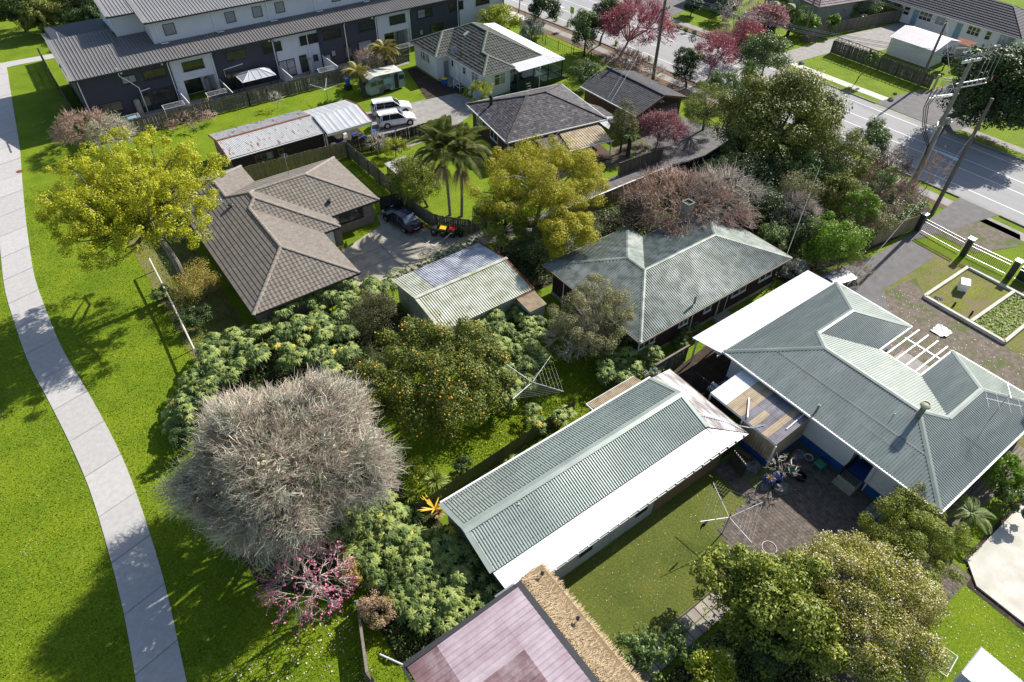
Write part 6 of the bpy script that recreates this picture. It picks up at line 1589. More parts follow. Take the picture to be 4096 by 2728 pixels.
# ========= rubbish bins
def bin_(label,x,y,rot,body,lid,h=1.0,z=.03,group=None):
 t=thing('wheelie_bin',label,'bin',(0,0,0),group)
 b=MB();V=[(-.22,-.26,.08),(.22,-.26,.08),(.22,.2,.08),(-.22,.2,.08),(-.28,-.33,h*.9),(.28,-.33,h*.9),(.28,.33,h*.9),(-.28,.33,h*.9)]
 b.add(V,[[0,3,2,1],[0,1,5,4],[1,2,6,5],[2,3,7,6],[3,0,4,7],[4,5,6,7]]);obj('body',b,body,t)
 l=MB();l.add([(-.3,-.36,h*.9+.005),(.3,-.36,h*.9+.005),(.3,.36,h*.9+.005),(-.3,.36,h*.9+.005),(-.26,-.32,h*.97),(.26,-.32,h*.97),(.27,.33,h),(-.27,.33,h)],[[0,1,5,4],[1,2,6,5],[2,3,7,6],[3,0,4,7],[4,5,6,7],[3,2,1,0]]);obj('lid',l,lid,t)
 for s in(-1,1):obj('wheel',MB().tube([(s*.2,.28,.1),(s*.27,.28,.1)],.1,12),'tyre',t)
 obj('handle',MB().tube([(-.25,.4,h*.92),(.25,.4,h*.92)],.018,6),body,t);obj('print',MB().box(-.1,-.303,h*.52,.1,-.297,h*.6),'white_paint',t)
 t.location=(x,y,z);t.rotation_euler=(0,0,rot);return t
ra=math.radians(-48)
bin_('dark wheelie bin with a black lid, first in the row beside the sedan',24.95,45.05,ra,'bin_green','bin_black');bin_('wheelie bin with a yellow lid, middle of the row by the fence',25.55,44.45,ra,'bin_green','bin_yellow');bin_('wheelie bin with a red lid at the right end of the row',26.2,43.85,ra,'bin_green','bin_red')
bin_('blue wheelie bin with a yellow lid beside the white cottage steps',43.05,72.0,.3,'plastic_blue','bin_yellow',z=0)
t=thing('planter_tub','small dark tub with a green trowel right of the red-lidded bin','tub',(26.85,43.5,0));obj('tub',MB().lathe((26.8,43.5,.03),[(.22,0),(.28,.35),(.25,.35),(.22,.1),(0,.1)],12),'bin_black',t);obj('trowel',MB().tube([(26.8,43.5,.3),(26.95,43.6,1.05)],.018,5),'timber_brown',t);obj('blade',MB().beam((26.78,43.45,.35),(26.7,43.35,.62),.16,.02),'plastic_green',t)
t=thing('water_tank','pale green round plastic water tank beside the far white garage','water tank',(103.4,36.6,0));obj('drum',MB().lathe((103.6,36.9,0),[(.9,0),(.92,.3),(.88,.32),(.92,.7),(.88,.72),(.92,1.2),(.9,1.9),(.82,2.0),(.3,2.25),(.3,2.3),(0,2.31)],20),'tank_green',t);obj('inlet',MB().tube([(103.6,36.9,2.2),(103.0,37.3,2.7),(102.0,38.2,2.6)],.06,6),'galv',t)
t=thing('water_barrel','blue plastic water barrel on a dark timber stand beside the tree fern','barrel',(31.9,76.2,0));q=wpt('a',2,845,765,0)
obj('stand',MB().box(q[0]-.4,q[1]-.3,0,q[0]+.4,q[1]+.4,.55),'timber_dark',t);obj('drum',MB().lathe((q[0],q[1],.553),[(.28,0),(.31,.3),(.31,.6),(.27,.85),(0,.86)],14),'plastic_blue',t)
t=thing('water_barrel','bright blue barrel at the open right end of the rusty shed','barrel',(29.3,65.0,0));obj('drum',MB().lathe((29.35,64.9,0),[(.28,0),(.31,.3),(.31,.6),(.27,.85),(0,.86)],14),'plastic_blue',t)
# ========= rotary clotheslines
def clothesline(label,x,y,h,arm,rot,droop=.0,tilt=0.0):
 t=thing('clothesline',label,'clothesline',(x,y,0));obj('post',MB().tube([(x,y,0),(x,y,h)],.035,8),'grey_metal',t)
 ends=[]
 for k in range(4):
  a=rot+k*math.pi/2;e=np.array([x+arm*math.cos(a),y+arm*math.sin(a),h+.35-droop*(k==3)]);ends.append(e)
  obj('arm',MB().tube([(x,y,h-.35+.1),tuple(e)],.022,6),'white_clean',t);obj('stay',MB().tube([(x,y,h+.1),tuple((np.array([x,y,h-.25])+e)/2+np.array([0,0,.02]))],.01,4),'wire',t)
 ln=MB();c=np.array([x,y,h-.25])
 for f in(.35,.48,.61,.74,.87,.99):
  for k in range(4):p,q=c+(ends[k]-c)*f,c+(ends[(k+1)%4]-c)*f;m=(p+q)/2-np.array([0,0,.03]);ln.tubes(np.array([[p,m,q]]),np.full((1,3),.005),3)
 obj('line',ln,'wire',t,kind='stuff');obj('hub',MB().lathe((x,y,h),[(.05,-.1),(.06,.0),(.06,.12),(0,.14)],8),'rust',t);return t
q=at(2887,2134);clothesline('rotary clothesline on the artificial turf with a black cloth hanging from one arm',q[0]+.05,q[1],2.0,2.05,math.radians(72))
sk_=thing('black_cloth','black cloth hanging from the lowest left arm of the turf clothesline','cloth',(21.0,9.5,1.9))
c_m=MB();V=[]
for i in range(7):
 for j in range(5):V.append((21.05+i*.09,9.62+.03*math.sin(i*1.7+j),2.02-j*.14+.02*i))
c_m.add(V,[[i*5+j,(i+1)*5+j,(i+1)*5+j+1,i*5+j+1]for i in range(6)for j in range(4)]);obj('cloth',c_m,'cloth_black',sk_)
clothesline('old rotary clothesline leaning on the back lawn beside the orange tree',20.05,24.1,2.05,2.45,math.radians(20))
q=wpt('a',2,670,880);clothesline('white rotary clothesline on the lawn behind the rusty shed roof',q[0],q[1],1.95,1.75,math.radians(60))
# ========= small things round the front house
def rock(label,x,y,s,mat='rock'):
 mb=MB();n,m=10,6;V=[]
 r_=np.random.default_rng(int(x*100))
 for i in range(m+1):
  for j in range(n):
   ph=math.pi*i/m*.5+.02;k=1+r_.uniform(-.16,.16);V.append((x+s*math.cos(ph)*math.cos(j*2*math.pi/n)*k,y+s*.8*math.cos(ph)*math.sin(j*2*math.pi/n)*k,.0+s*.75*math.sin(ph)*k))
 mb.add(V,[[i*n+j,i*n+(j+1)%n,(i+1)*n+(j+1)%n,(i+1)*n+j]for i in range(m)for j in range(n)])
 return tag(obj('rock',mb,mat),label,'rock')
rock('upright grey rock at the courtyard corner left of the blue pots',27.55,9.75,.42);rock('broad grey boulder at the courtyard corner right of the blue pots',28.25,8.95,.62)
rock('dark flat rock against the brown patio sheeting',28.1,11.1,.6);rock('pale flat rock beside the coiled white hose',31.2,10.0,.5);rock('dark lava rock on the far lawn nearer the driveway',86.6,50.4,.45);rock('dark lava rock at the near end of the far lawn',86.2,36.9,.45);rock('small dark rock at the far corner of the lawn',88.4,37.6,.3)
for i,(x,y)in enumerate(((27.95,9.75),(28.5,9.6))):
 t=thing('glazed_pot',('blue glazed pot with brown grass, the left one','blue glazed pot under the bare magnolia twigs')[i],'pot',(x,y,0));obj('pot',MB().lathe((x,y,.01),[(.2,0),(.33,.3),(.36,.55),(.3,.62),(.26,.6),(.26,.5),(0,.5)],16),'blue_glaze',t)
t=thing('hose_coil','coiled white hose lying on the ground by the blue base wall','hose',(31.6,9.7,0));m=MB()
for k in range(3):
 for cx,cy in((31.5,10.0),(31.75,9.45)):a=np.linspace(0,2*np.pi,17);m.tube([(cx+(.24+.02*k)*math.cos(q),cy+(.24+.02*k)*math.sin(q),.04+.025*k)for q in a],.014,5,cap=False)
obj('hose',m,'white_hose',t)
t=thing('step_stool','green plastic step stool standing by the blue base wall','stool',(31.5,8.6,0));obj('top',MB().box(31.3,8.3,.38,31.9,8.9,.43),'plastic_green',t)
for sx,sy in((31.33,8.33),(31.87,8.33),(31.33,8.87),(31.87,8.87)):obj('leg',MB().box(sx-.03,sy-.03,0,sx+.03,sy+.03,.378),'plastic_green',t)
t=thing('green_basin','turquoise plastic basin tipped beside the bare magnolia','basin',(29.7,9.5,0));obj('bowl',MB().lathe((29.75,9.35,.05),[(.18,0),(.36,.22),(.38,.22),(.2,-.02),(0,-.02)],16),'plastic_green',t)
t=thing('black_tub','round black tub on the shaded pavers beside the turquoise basin','tub',(30.0,8.8,0));obj('tub',MB().lathe((29.9,8.75,.03),[(.3,0),(.34,.35),(.31,.35),(.28,.06),(0,.06)],16),'bin_black',t)
t=thing('timber_offcut','short pale timber offcut on the ground by the shed end','timber',(28.3,12.2,0));obj('board',MB().beam((28.3,12.6,.12),(28.45,11.6,.12),.22,.22),'timber_brown',t)
t=thing('hoop','pink plastic hoop lying on the pavers near the clothesline','hoop',(23.5,5.8,0));q=at(3076,2192);m=MB();a=np.linspace(0,2*np.pi,25);m.tube([(q[0]+.42*math.cos(k),q[1]+.42*math.sin(k),.05)for k in a],.022,6,cap=False);obj('ring',m,'pink_plastic',t)
t=thing('timber_deck','weathered grey boardwalk along the side of the sea-green house','deck',(34.3,1.0,0))
for i in range(5):obj('plank',MB().box(34.0,.75+i*.24,.1,44.0,.965+i*.24,.16),'timber_weathered',t)
obj('bearer',MB().box(34.1,.8,0,34.25,1.9,.098).box(38,.8,0,38.15,1.9,.098).box(43.5,.8,0,43.65,1.9,.098),'timber_dark',t)
pv2=thing('concrete_step_pad','line of old concrete blocks under the front window by the blue base','paving',(31.4,3,0))
for i in range(8):obj('block',MB().box(31.25,1.6+i*.43,.01,31.62,2.0+i*.43,.1),'concrete_mid',pv2);obj('block',MB().box(31.65,1.6+i*.43,.01,32.0,2.0+i*.43,.1),'concrete_mid',pv2)
# raised garden beds
gb_=thing('garden_bed_frame','pale concrete-edged double garden bed in the front yard','garden bed',(53.5,7.3,0))
for nm,a,b in(('edge',(53.5,13.85),(60.4,13.75)),('edge',(60.4,13.75),(60.2,5.0)),('edge',(53.5,13.85),(53.35,7.2)),('edge',(53.35,7.2),(58.5,7.2)),('divider',(53.6,9.95),(60.2,9.75)),('edge',(58.5,7.2),(58.5,3.0))):obj(nm,MB().beam((*a,.14),(*b,.14),.26,.28),'concrete_pale',gb_)
flat('bed_grass',[(53.6,13.7),(60.3,13.6),(60.1,5.1),(58.5,7.2),(53.5,7.3)],.10,'lawn_rough',gb_)
t=thing('freezer_box','old white appliance standing tilted in the garden bed','appliance',(57.0,12.5,0));obj('cabinet',MB().beam((56.7,12.35,.5),(57.4,12.75,.62),.7,.8),'white_clean',t);obj('base',MB().box(56.8,12.25,.1,57.4,12.8,.2),'dark_trim',t)
for k,(x,y)in enumerate(((54.2,13.2),(54.4,12.9),(53.9,13.0))):rock(('grey stone in the garden bed corner, the left one','grey stone in the garden bed corner, the right one','grey stone in the garden bed corner, the nearest one')[k],x,y,.28)
for k,(x,y)in enumerate(((54.4,11.8),(54.5,10.4))):tag(obj('stump_peg',MB().lathe((x,y,.1),[(.09,0),(.07,.4),(0,.42)],8),'timber_dark'),('dark wooden peg in the garden bed nearer the stones','dark wooden peg in the garden bed nearer the divider')[k],'peg')
t=thing('crumpled_sheet','crumpled white plastic sheet lying on the bare yard','sheet',(50.5,9.3,0));q=wpt('b',4,1640,1420);m=MB();r2=np.random.default_rng(3);V=[(q[0]-.8+i*.22,q[1]-.6+j*.2,.03+r2.uniform(0,.16))for i in range(8)for j in range(7)]
m.add(V,[[i*7+j,(i+1)*7+j,(i+1)*7+j+1,i*7+j+1]for i in range(7)for j in range(6)if(i-3.5)**2+(j-3)**2<12]);obj('sheet',m,'white_clean',t)
# white shed and laundry rack bottom right
t=thing('small_white_shed','small white corrugated roof shed at the bottom right corner','shed',(25.2,-5.5,0));mb=MB();corrugate(mb,Plane([(25.2,-3.35),(27.1,-3.3),(27.1,-8),(25.2,-8)],(25.2,-3.35),(1,0),1.95,.1),.2,.012);obj('roof_sheet',mb,'white_iron',t)
mb=MB();corrugate(mb,Plane([(24.5,-3.35),(25.18,-3.35),(25.18,-8),(24.5,-8)],(24.5,-3.35),(1,0),1.3,.95),.12,.012);obj('roof_slope',mb,'galv',t);walls(t,[(24.6,-8),(26.95,-8),(26.95,-3.45),(24.6,-3.45)],0,1.3,'block_white');obj('verge',MB().beam((25.2,-3.32,2.0),(27.1,-3.27,2.18),.05,.08),'grey_metal',t)
t=thing('wire_rack','white wire drying rack tipped on the grass beside the blossom shrub','rack',(26.2,-2.7,0));m=MB();cs_=[wpt('d',4,*p,.75)for p in((960,728),(1022,772),(968,870),(903,820))]
for a,b in zip(cs_,cs_[1:]+cs_[:1]):m.tube([tuple(a),tuple(b)],.02,6)
obj('frame',m,'white_clean',t)
for k in range(1,12):a=cs_[0]+(cs_[3]-cs_[0])*k/12;b=cs_[1]+(cs_[2]-cs_[1])*k/12;obj('wire',MB().tube([tuple(a),tuple(b)],.009,4),'white_clean',t)
for c in cs_:obj('leg',MB().tube([tuple(c),(c[0],c[1],0)],.015,5),'white_clean',t)
# white caravan-like box hidden under the magnolia
q=wpt('d',3,1255,520,1.0);t=thing('garden_cabinet','pale garden cabinet half hidden under the glossy magnolia','cabinet',(q[0],q[1],0));obj('cabinet',MB().box(q[0]-.9,q[1]-1.3,0,q[0]+.5,q[1]+.1,1.1),'beige_wall',t);obj('lid',MB().box(q[0]-1.0,q[1]-1.4,1.103,q[0]+.6,q[1]+.2,1.18),'white_clean',t)
# little slatted frame behind the palms, white cage by cottage
t=thing('garden_rack','green slatted rack lying against the fence under the wattle','frame',(31,45,0))
for k in range(10):obj('slat',MB().beam((30.2+k*.16,45.6-k*.08,.55+k*.03),(31.0+k*.16,46.9-k*.08,.45),.05,.03),'tank_green',t)
obj('rail',MB().beam((30.1,45.7,.5),(31.8,44.8,.75),.12,.05),'grey_metal',t);obj('rail',MB().beam((31.0,47.0,.0),(31.0,47.0,.45),.1,.1),'grey_metal',t)
t=thing('white_cage','white tubular cage trolley beside the cottage wall','trolley',(43.4,70,0));m=MB()
for z in(.5,.9):m.tube([(43.6,69.3,z),(44.9,69.3,z),(44.9,70.7,z),(43.6,70.7,z),(43.6,69.3,z)],.03,5,cap=False)
for x,y in((43.6,69.3),(44.9,69.3),(44.9,70.7),(43.6,70.7)):m.tube([(x,y,0),(x,y,1.0)],.03,5)
m.tube([(43.6,69.3,1.0),(43.6,70.0,1.6),(43.6,70.7,1.0)],.03,5);m.tube([(44.9,69.3,1.0),(44.9,70.0,1.6),(44.9,70.7,1.0)],.03,5);obj('frame',m,'white_clean',t)
for k,(x,y,m_)in enumerate(((44.2,67.9,'white_clean'),(44.0,68.7,'bin_black'))):tag(obj('gas_bottle',MB().lathe((x,y,0),[(.2,0),(.22,.1),(.22,.4),(.12,.52),(0,.54)],12),m_),('white gas bottle by the cottage wall','black bucket beside the cottage wall')[k],('gas bottle','bucket')[k])
# ========= poles and wires
def pole(label,x,y,h,r0,r1,mat,arms=(),name='power_pole'):
 t=thing(name,label,'power pole',(x,y,0));obj('shaft',MB().tube([(x,y,0),(x,y,h*.5),(x,y,h)],[r0,(r0+r1)/2,r1],10),mat,t)
 for(z,L,ang,m)in arms:
  c,s=math.cos(ang),math.sin(ang);a=obj('crossarm',MB().beam((x-c*L/2,y-s*L/2,z),(x+c*L/2,y+s*L/2,z),.12,.12),m,t)
  k=MB()
  for f in(-.45,-.2,.2,.45):k.lathe((x+c*L*f,y+s*L*f,z+.06),[(.05,0),(.06,.08),(.03,.2),(0,.21)],8)
  obj('insulators',k,'dark_trim',a)
 return t
def wire(label,p,q,sag=.5,r=.018,mat='wire',group='overhead wires',name='overhead_wire'):
 n=14;u=np.linspace(0,1,n);p=np.array(p,float);q=np.array(q,float);P=p+(q-p)*u[:,None];P[:,2]-=sag*4*u*(1-u)
 m=MB();m.tubes(P[None],np.full((1,n),r),4);return tag(obj(name,m,mat),label,'wire',group)
pole('tall dark timber power pole with two crossarms near the brown garage',66.2,58.3,11.2,.22,.15,'pole_wood',((10.2,2.0,0.15,'pole_wood'),(8.5,2.4,0.15,'pole_wood')))
pt_=(70.3,24.6)
tpole=pole('concrete transformer power pole by the road crowded with crossarms and red insulators',*pt_,12.6,.26,.17,'pole_concrete',((12.5,2.3,-.25,'white_paint'),(12.35,2.3,-.25,'white_paint')))
x,y=pt_
ob=MB();ob.beam((x-.2,y+.3,10.2),(x+2.9,y-.9,10.4),.1,.1);ob.beam((x-.3,y+.1,9.9),(x+2.8,y-1.1,10.1),.1,.1);ob.beam((x-2.3,y+.9,9.3),(x+.3,y-.1,9.3),.12,.12);ob.beam((x-2.3,y+1.2,9.0),(x+.3,y+.2,9.0),.12,.12);ob.beam((x-.9,y+.1,6.2),(x+1.4,y-.4,6.3),.1,.12)
ob.beam((x-.9,y-.2,6.0),(x+1.0,y+.7,6.0),.08,.1);obj('bracket',ob,'galv',tpole)
ins=MB()
for k,(dx,dy,dz)in enumerate(((2.9,-1.3,10.7),(2.5,-1.0,10.5),(2.1,-.7,10.3),(-2.2,1.3,9.9),(-1.7,1.1,9.9),(-1.2,.9,9.9))):
 for j in range(4):ins.lathe((x+dx+j*.05,y+dy,dz-j*.14),[(.03,0),(.09,.03),(.03,.09)],8)
obj('red_insulators',ins,'insulator',tpole)
sw=MB()
for k in range(7):sw.beam((x-2.2+k*.35,y+1.3-k*.12,9.1),(x-2.0+k*.35,y+1.2-k*.12,9.7),.06,.06)
for k in range(5):sw.beam((x+.8+k*.5,y-.3-k*.17,10.1),(x+.9+k*.5,y-.3-k*.17,10.6),.05,.05)
obj('switchgear',sw,'galv',tpole)
cb_=MB()
for k in range(3):cb_.tube([(x-2.2+k*.5,y+1.3-k*.2,9.8),(x-2.5+k*.4,y+1.2,8.2),(x-1.8+k*.3,y+.7,5.8),(x-.4,y+.1,4.0+k*.2),(x-.1,y,2.5)],.04,6)
obj('cable',cb_,'black_cable',tpole)
lo=MB()
for k in range(4):
 a0=(x-.9+k*.6,y+.25-k*.15,12.7);lo.tube([a0,(a0[0]+.9,a0[1]-.5,13.2),(a0[0]+1.8,a0[1]-1.0,12.7),(x+1.5+k*.45,y-.6-k*.2,10.8)],.022,5)
obj('jumper_wire',lo,'wire',tpole)
tf=MB();tf.lathe((x+.5,y-.3,6.35),[(.25,0),(.28,.1),(.28,.5),(.1,.6),(0,.61)],10);obj('transformer_can',tf,'grey_metal',tpole)
for s in(-.22,.2):obj('stay_leg',MB().tube([(x+s,y-s,0),(x+s*.8,y-s*.8,6.0)],.09,8),'galv',tpole)
pole('tall slender timber pole with no wires leaning over the road beside the iron gate',66.05,20.2,11.6,.2,.13,'pole_wood')
pole('weathered pole on the far side of the road in front of the white garage',92.4,36.95,8.3,.17,.12,'pole_wood',((8.1,1.2,.2,'white_paint'),))
pole('dark timber pole beside the far fence corner and the palms',93.8,55.6,8.5,.17,.12,'pole_wood')
for k,f in enumerate((-1.0,-.45,.45,1.0)):
 wire('high wire between the transformer pole and tall dark pole, '+('leftmost of four','second from left','third from left','rightmost of four')[k],(x+f,y-f*.25,12.75),(66.2+f*.9,58.3,10.4),.8)
for k,f in enumerate((-1.0,-.4,.4,1.0)):
 wire('wire beyond the tall dark pole, '+('leftmost of four','second from left','third from left','rightmost of four')[k],(66.2+f*.9,58.3,10.4),(61.5+f,100,11.5),.9)
for k,(a,b)in enumerate((((92.4,36.95,8.2),(93.8,55.6,8.4)),((92.6,36.9,8.0),(94.0,55.6,8.1)))):wire(('upper wire between the two far poles','lower wire between the two far poles')[k],a,b,.35)
wire('wire crossing the road from the transformer pole to the far weathered pole',(x,y,9.3),(92.4,36.9,8.2),.6)
for k in range(3):wire(('left','middle','right')[k]+' thick black cable dropping from the transformer pole towards the right road side',(x+.9+k*.35,y-.5,9.8-k*.1),(x-.2+k*.12,y-.1,3.2),.05,.035,'black_cable')
for k,(p,q)in enumerate((((66.2,58.3,9.8),(53.3,53.2,2.7)),((66.0,58.3,8.6),(52.6,52.0,2.8)),((66.2,58.3,8.6),(50.8,56.0,3.2)))):wire(('service wire from the tall dark pole to the brown garage eave','service wire from the tall dark pole reaching the shingle roof edge','service wire from the tall dark pole to the shingle house far eave')[k],p,q,.3,.016)
wire('service wire from the road to the silver car end of the sea-green roof',(66.05,20.2,8.5),(45.3,16.9,3.3),.9,.02);wire('service wire crossing the concrete yard to the wheelie bins',(21.0,41.95,.3),(42.0,48.0,4.2),.3,.012);wire('service wire from the trees to the faded green roof corner',(61.8,30.5,6.0),(45.0,22.3,3.0),.6,.018);wire('black wire hanging over the dead vine to the faded green roof',(35.7,24.4,3.8),(42.5,31.8,6.8),.6,.014,'black_cable')
# ========= far houses over the road
L0=thing('far_white_house','long white weatherboard house with dark tile roof across the road','house',(113.2,35.5,0))
rl_=MB();
for poly,ep,up in(([(112.3,34.6),(112.3,60),(117,60),(117,39.3)],(112.3,34.6),W_),([(112.3,34.6),(121.7,34.6),(117,39.3)],(112.3,34.6),S_)):tile_plane(rl_,Plane(poly,ep,up,2.75,.5),.45,.4,0,stagger=False,lip=.05)
obj('roof_tiles',rl_,'tile_purple',L0,kind='stuff');walls(L0,[(113.3,35.4),(121,35.4),(121,59),(113.3,59)],0,2.7,'white_siding');siding(L0,'W',113.3,35.4,59,.1,2.7,'white_siding');gutter(L0,[(112.3,34.5),(112.3,60)],2.7)
for c,w_,l in((36.6,1.9,3),(39.1,.8,1),(41.2,1.8,3),(46.2,1.5,2),(48.5,2.0,3),(51.5,1.0,1)):window(L0,'W',113.28,c,1.7,w_,1.2,'white_paint' if c!=36.6 else 'caravan_blue',l,pane='glass_curtain' if c in(36.6,46.2)else 'glass_dark',hbar=.5)
door(L0,'W',113.28,43.3,.1,.9,2.1,'caravan_blue');door(L0,'W',113.28,50.0,.1,.9,2.1,'caravan_blue')
fg=thing('far_garage','white painted block garage with lavender grey iron gable roof across the road','garage',(99.6,39.6,0))
for poly,ep,up in(([(99.3,39.4),(99.3,46.2),(102.6,46.2),(102.6,39.4)],(99.3,39.4),W_),([(105.9,39.4),(105.9,46.2),(102.6,46.2),(102.6,39.4)],(105.9,39.4),E_)):mb=MB();corrugate(mb,Plane(poly,ep,up,2.3,.25),.28,.02);obj('roof_plane',mb,'lavender_iron',fg)
walls(fg,[(99.6,39.7),(105.6,39.7),(105.6,45.9),(99.6,45.9)],0,2.28,'white_siding');obj('gable_wall',MB().add([(99.6,39.69,2.28),(105.6,39.69,2.28),(102.6,39.69,3.05)],[[0,1,2]]),'white_siding',fg);siding(fg,'S',39.7,99.6,105.6,.1,2.28,'white_siding',.2);window(fg,'S',39.66,103.2,1.6,2.2,.8,'white_paint',4,hbar=.5)
lt_=thing('lean_to_shed','small rusty roofed shed beside the water tank behind the far garage','shed',(106.2,38,0));walls(lt_,[(106.0,38.2),(107.6,38.2),(107.6,40.2),(106.0,40.2)],0,2.0,'town_grey');mb=MB();corrugate(mb,Plane([(105.8,38.0),(107.8,38.0),(107.8,40.4),(105.8,40.4)],(105.8,38),(1,0),2.03,.05),.15,.015);obj('roof_sheet',mb,'rust',lt_)
M0=thing('far_beige_house','beige rendered house with mauve tile hip roof across the road','house',(99,58,0));aM=(math.radians(-13),99.2,57.7)
rm_=MB(aM)
for poly,ep,up in(([(0,0),(12,0),(8,4),(4,4)],(0,0),S_),([(0,0),(0,12),(4,12),(4,4)],(0,0),W_),([(12,0),(12,12),(8,12),(8,4)],(12,0),E_),([(4,4),(8,4),(8,12),(4,12)],(4,4),S_)):tile_plane(rm_,Plane(poly,ep,up,3.0 if poly[0]!=(4,4)else 5.0,.5 if poly[0]!=(4,4)else 0.0),.45,.4,0,stagger=False,lip=.05)
obj('roof_tiles',rm_,'tile_mauve',M0,kind='stuff');obj('wall',MB(aM).box(.5,.5,0,11.5,12,2.95),'beige_wall',M0);window(M0,'W',.5,2.2,1.9,1.7,1.3,'white_paint',2,xf=aM,pane='glass_curtain');window(M0,'W',.5,5.2,1.9,1.7,1.3,'white_paint',2,xf=aM,pane='glass_curtain')
N0=thing('far_dark_outbuilding','dark corner of a building at the top edge beside the far driveway','building',(97,72,0));walls(N0,[(93.5,70),(99,71),(98,78),(93.0,77)],0,2.6,'town_dark');obj('roof',MB().prism([(93.2,69.7),(99.3,70.7),(98.3,78.3),(92.7,77.3)],2.6,2.75),'town_dark',N0)
ty=thing('road_sign','fluorescent yellow-green warning sign half hidden in the roadside tree','sign',(69.5,75,0));q=wpt('a',3,615,95,2.4);obj('post',MB().tube([(q[0],q[1],0),(q[0],q[1],2.5)],.04,6),'grey_metal',ty);obj('plate',MB().beam((q[0],q[1]-.05,2.1),(q[0],q[1]-.05,3.0),.8,.03,up=(1,0,0)),'fluoro',ty)
# ========= vegetation
def depth(P):return float((np.array(P)-np.array([0,0,CAM_H]))@RM[:,2])
def unit(v):return v/(np.linalg.norm(v,axis=-1,keepdims=True)+1e-9)
def leafquads(mb,C,Nn,size,aspect,r,mi=0):
 n=len(C);Nn=unit(Nn);t=unit(np.cross(Nn,r.normal(size=(n,3))));b=np.cross(Nn,t)
 s=(size*r.uniform(.65,1.3,n))[:,None]
 V=np.stack([C-t*s*.5,C+b*s*aspect*.5,C+t*s*.5,C-b*s*aspect*.5],1).reshape(-1,3)
 mb.add(V,np.arange(4*n).reshape(n,4),mi)
def crown_pts(c,rad,n,nclump,rc,r,zlo=-.55,shell=(.55,.95)):
 d=unit(r.normal(size=(nclump*3,3)));d=d[d[:,2]>zlo][:nclump];m=len(d)
 bump_=1+.16*np.sin(d[:,0]*5+c[0])*np.cos(d[:,1]*4+c[1])
 K=c+d*rad*(r.uniform(shell[0],shell[1],m)*bump_)[:,None]
 rcs=rc*r.uniform(.6,1.35,m)
 i=r.integers(0,m,n);e=unit(r.normal(size=(n,3)));q=r.uniform(.15,1,n)**.45
 P=K[i]+e*(rcs[i]*q)[:,None]*np.array([1,1,.8])
 N=e+r.normal(size=(n,3))*.55+np.array([0,0,.55])
 ok=P[:,2]>.06
 return P[ok],N[ok],K
def bez(P,Q,r,k=5,wob=.08,droop=0.0):
 """curved polylines between arrays of points"""
 u=np.linspace(0,1,k)[None,:,None];L=np.linalg.norm(Q-P,axis=1)[:,None,None]
 M=r.normal(size=(len(P),1,3))*wob*L;M[:,:,2]+=droop*L[:,:,0]
 return P[:,None]*(1-u)+Q[:,None]*u+M*(4*u*(1-u))
def near(A,B):
 return np.array([np.argmin(((B-a)**2).sum(1))for a in A])
def skeleton(mb,base,top,c,rad,r,tips=600,mids=80,limbs=10,tr=.2,tw=.012,twigs=3,zlo=-.2,tl=.5,sides=3,extra=0.0):
 """trunk, limbs, branches and twigs reaching out to the surface of the crown"""
 base=np.array(base,float);top=np.array(top,float);c=np.array(c,float)
 def shell(n,a,b,zl=zlo):
  d=unit(r.normal(size=(n*3,3)));d=d[d[:,2]>zl][:n]
  k=1+.11*np.sin(d[:,0]*6.5+c[0])+.09*np.sin(d[:,1]*7+c[1])+.06*np.sin(d[:,2]*9)
  return c+d*rad*(r.uniform(a,b,len(d))*k)[:,None]
 mb.tubes(bez(base[None],top[None],r,6,.03),np.linspace(tr,tr*.62,6)[None],8)
 Lm=shell(limbs,.35,.5);Md=shell(mids,.55,.78);Tp=shell(tips,.82,1.05)
 mb.tubes(bez(np.repeat(top[None],len(Lm),0),Lm,r,5,.08),np.repeat(np.linspace(tr*.5,tr*.3,5)[None],len(Lm),0),5)
 a=near(Md,Lm);mb.tubes(bez(Lm[a],Md,r,4,.10),np.repeat(np.linspace(tr*.28,tr*.13,4)[None],len(Md),0),4)
 b=near(Tp,Md);T=bez(Md[b],Tp,r,4,.14);mb.tubes(T,np.repeat(np.linspace(max(tw*1.9,tr*.10),tw,4)[None],len(Tp),0),sides)
 ends=[Tp]
 if twigs:
  S=np.repeat(T.reshape(len(Tp),4,3),twigs,0);n=len(S);k=r.uniform(.25,1,n);i=np.minimum((k*3).astype(int),2);f=(k*3-i)[:,None]
  P=S[np.arange(n),i]*(1-f)+S[np.arange(n),i+1]*f
  out=unit(P-c)*.95+r.normal(size=(n,3))*.6+np.array([0,0,.25]);Q=P+unit(out)*(tl*r.uniform(.5,1.2,n))[:,None]
  mb.tubes(bez(P,Q,r,3,.1),np.repeat(np.array([[tw*1.1,tw*.8,tw*.45]]),n,0),3);ends.append(Q)
 return np.concatenate(ends)
SEED=[100]
def place(px,py,zc,rx,base=None):
 c=at(px,py,zc);s=depth(c)/FPX
 b=(c[0],c[1],0.0)if base is None else tuple(at(base[0],base[1],0))
 return c,rx*s,b
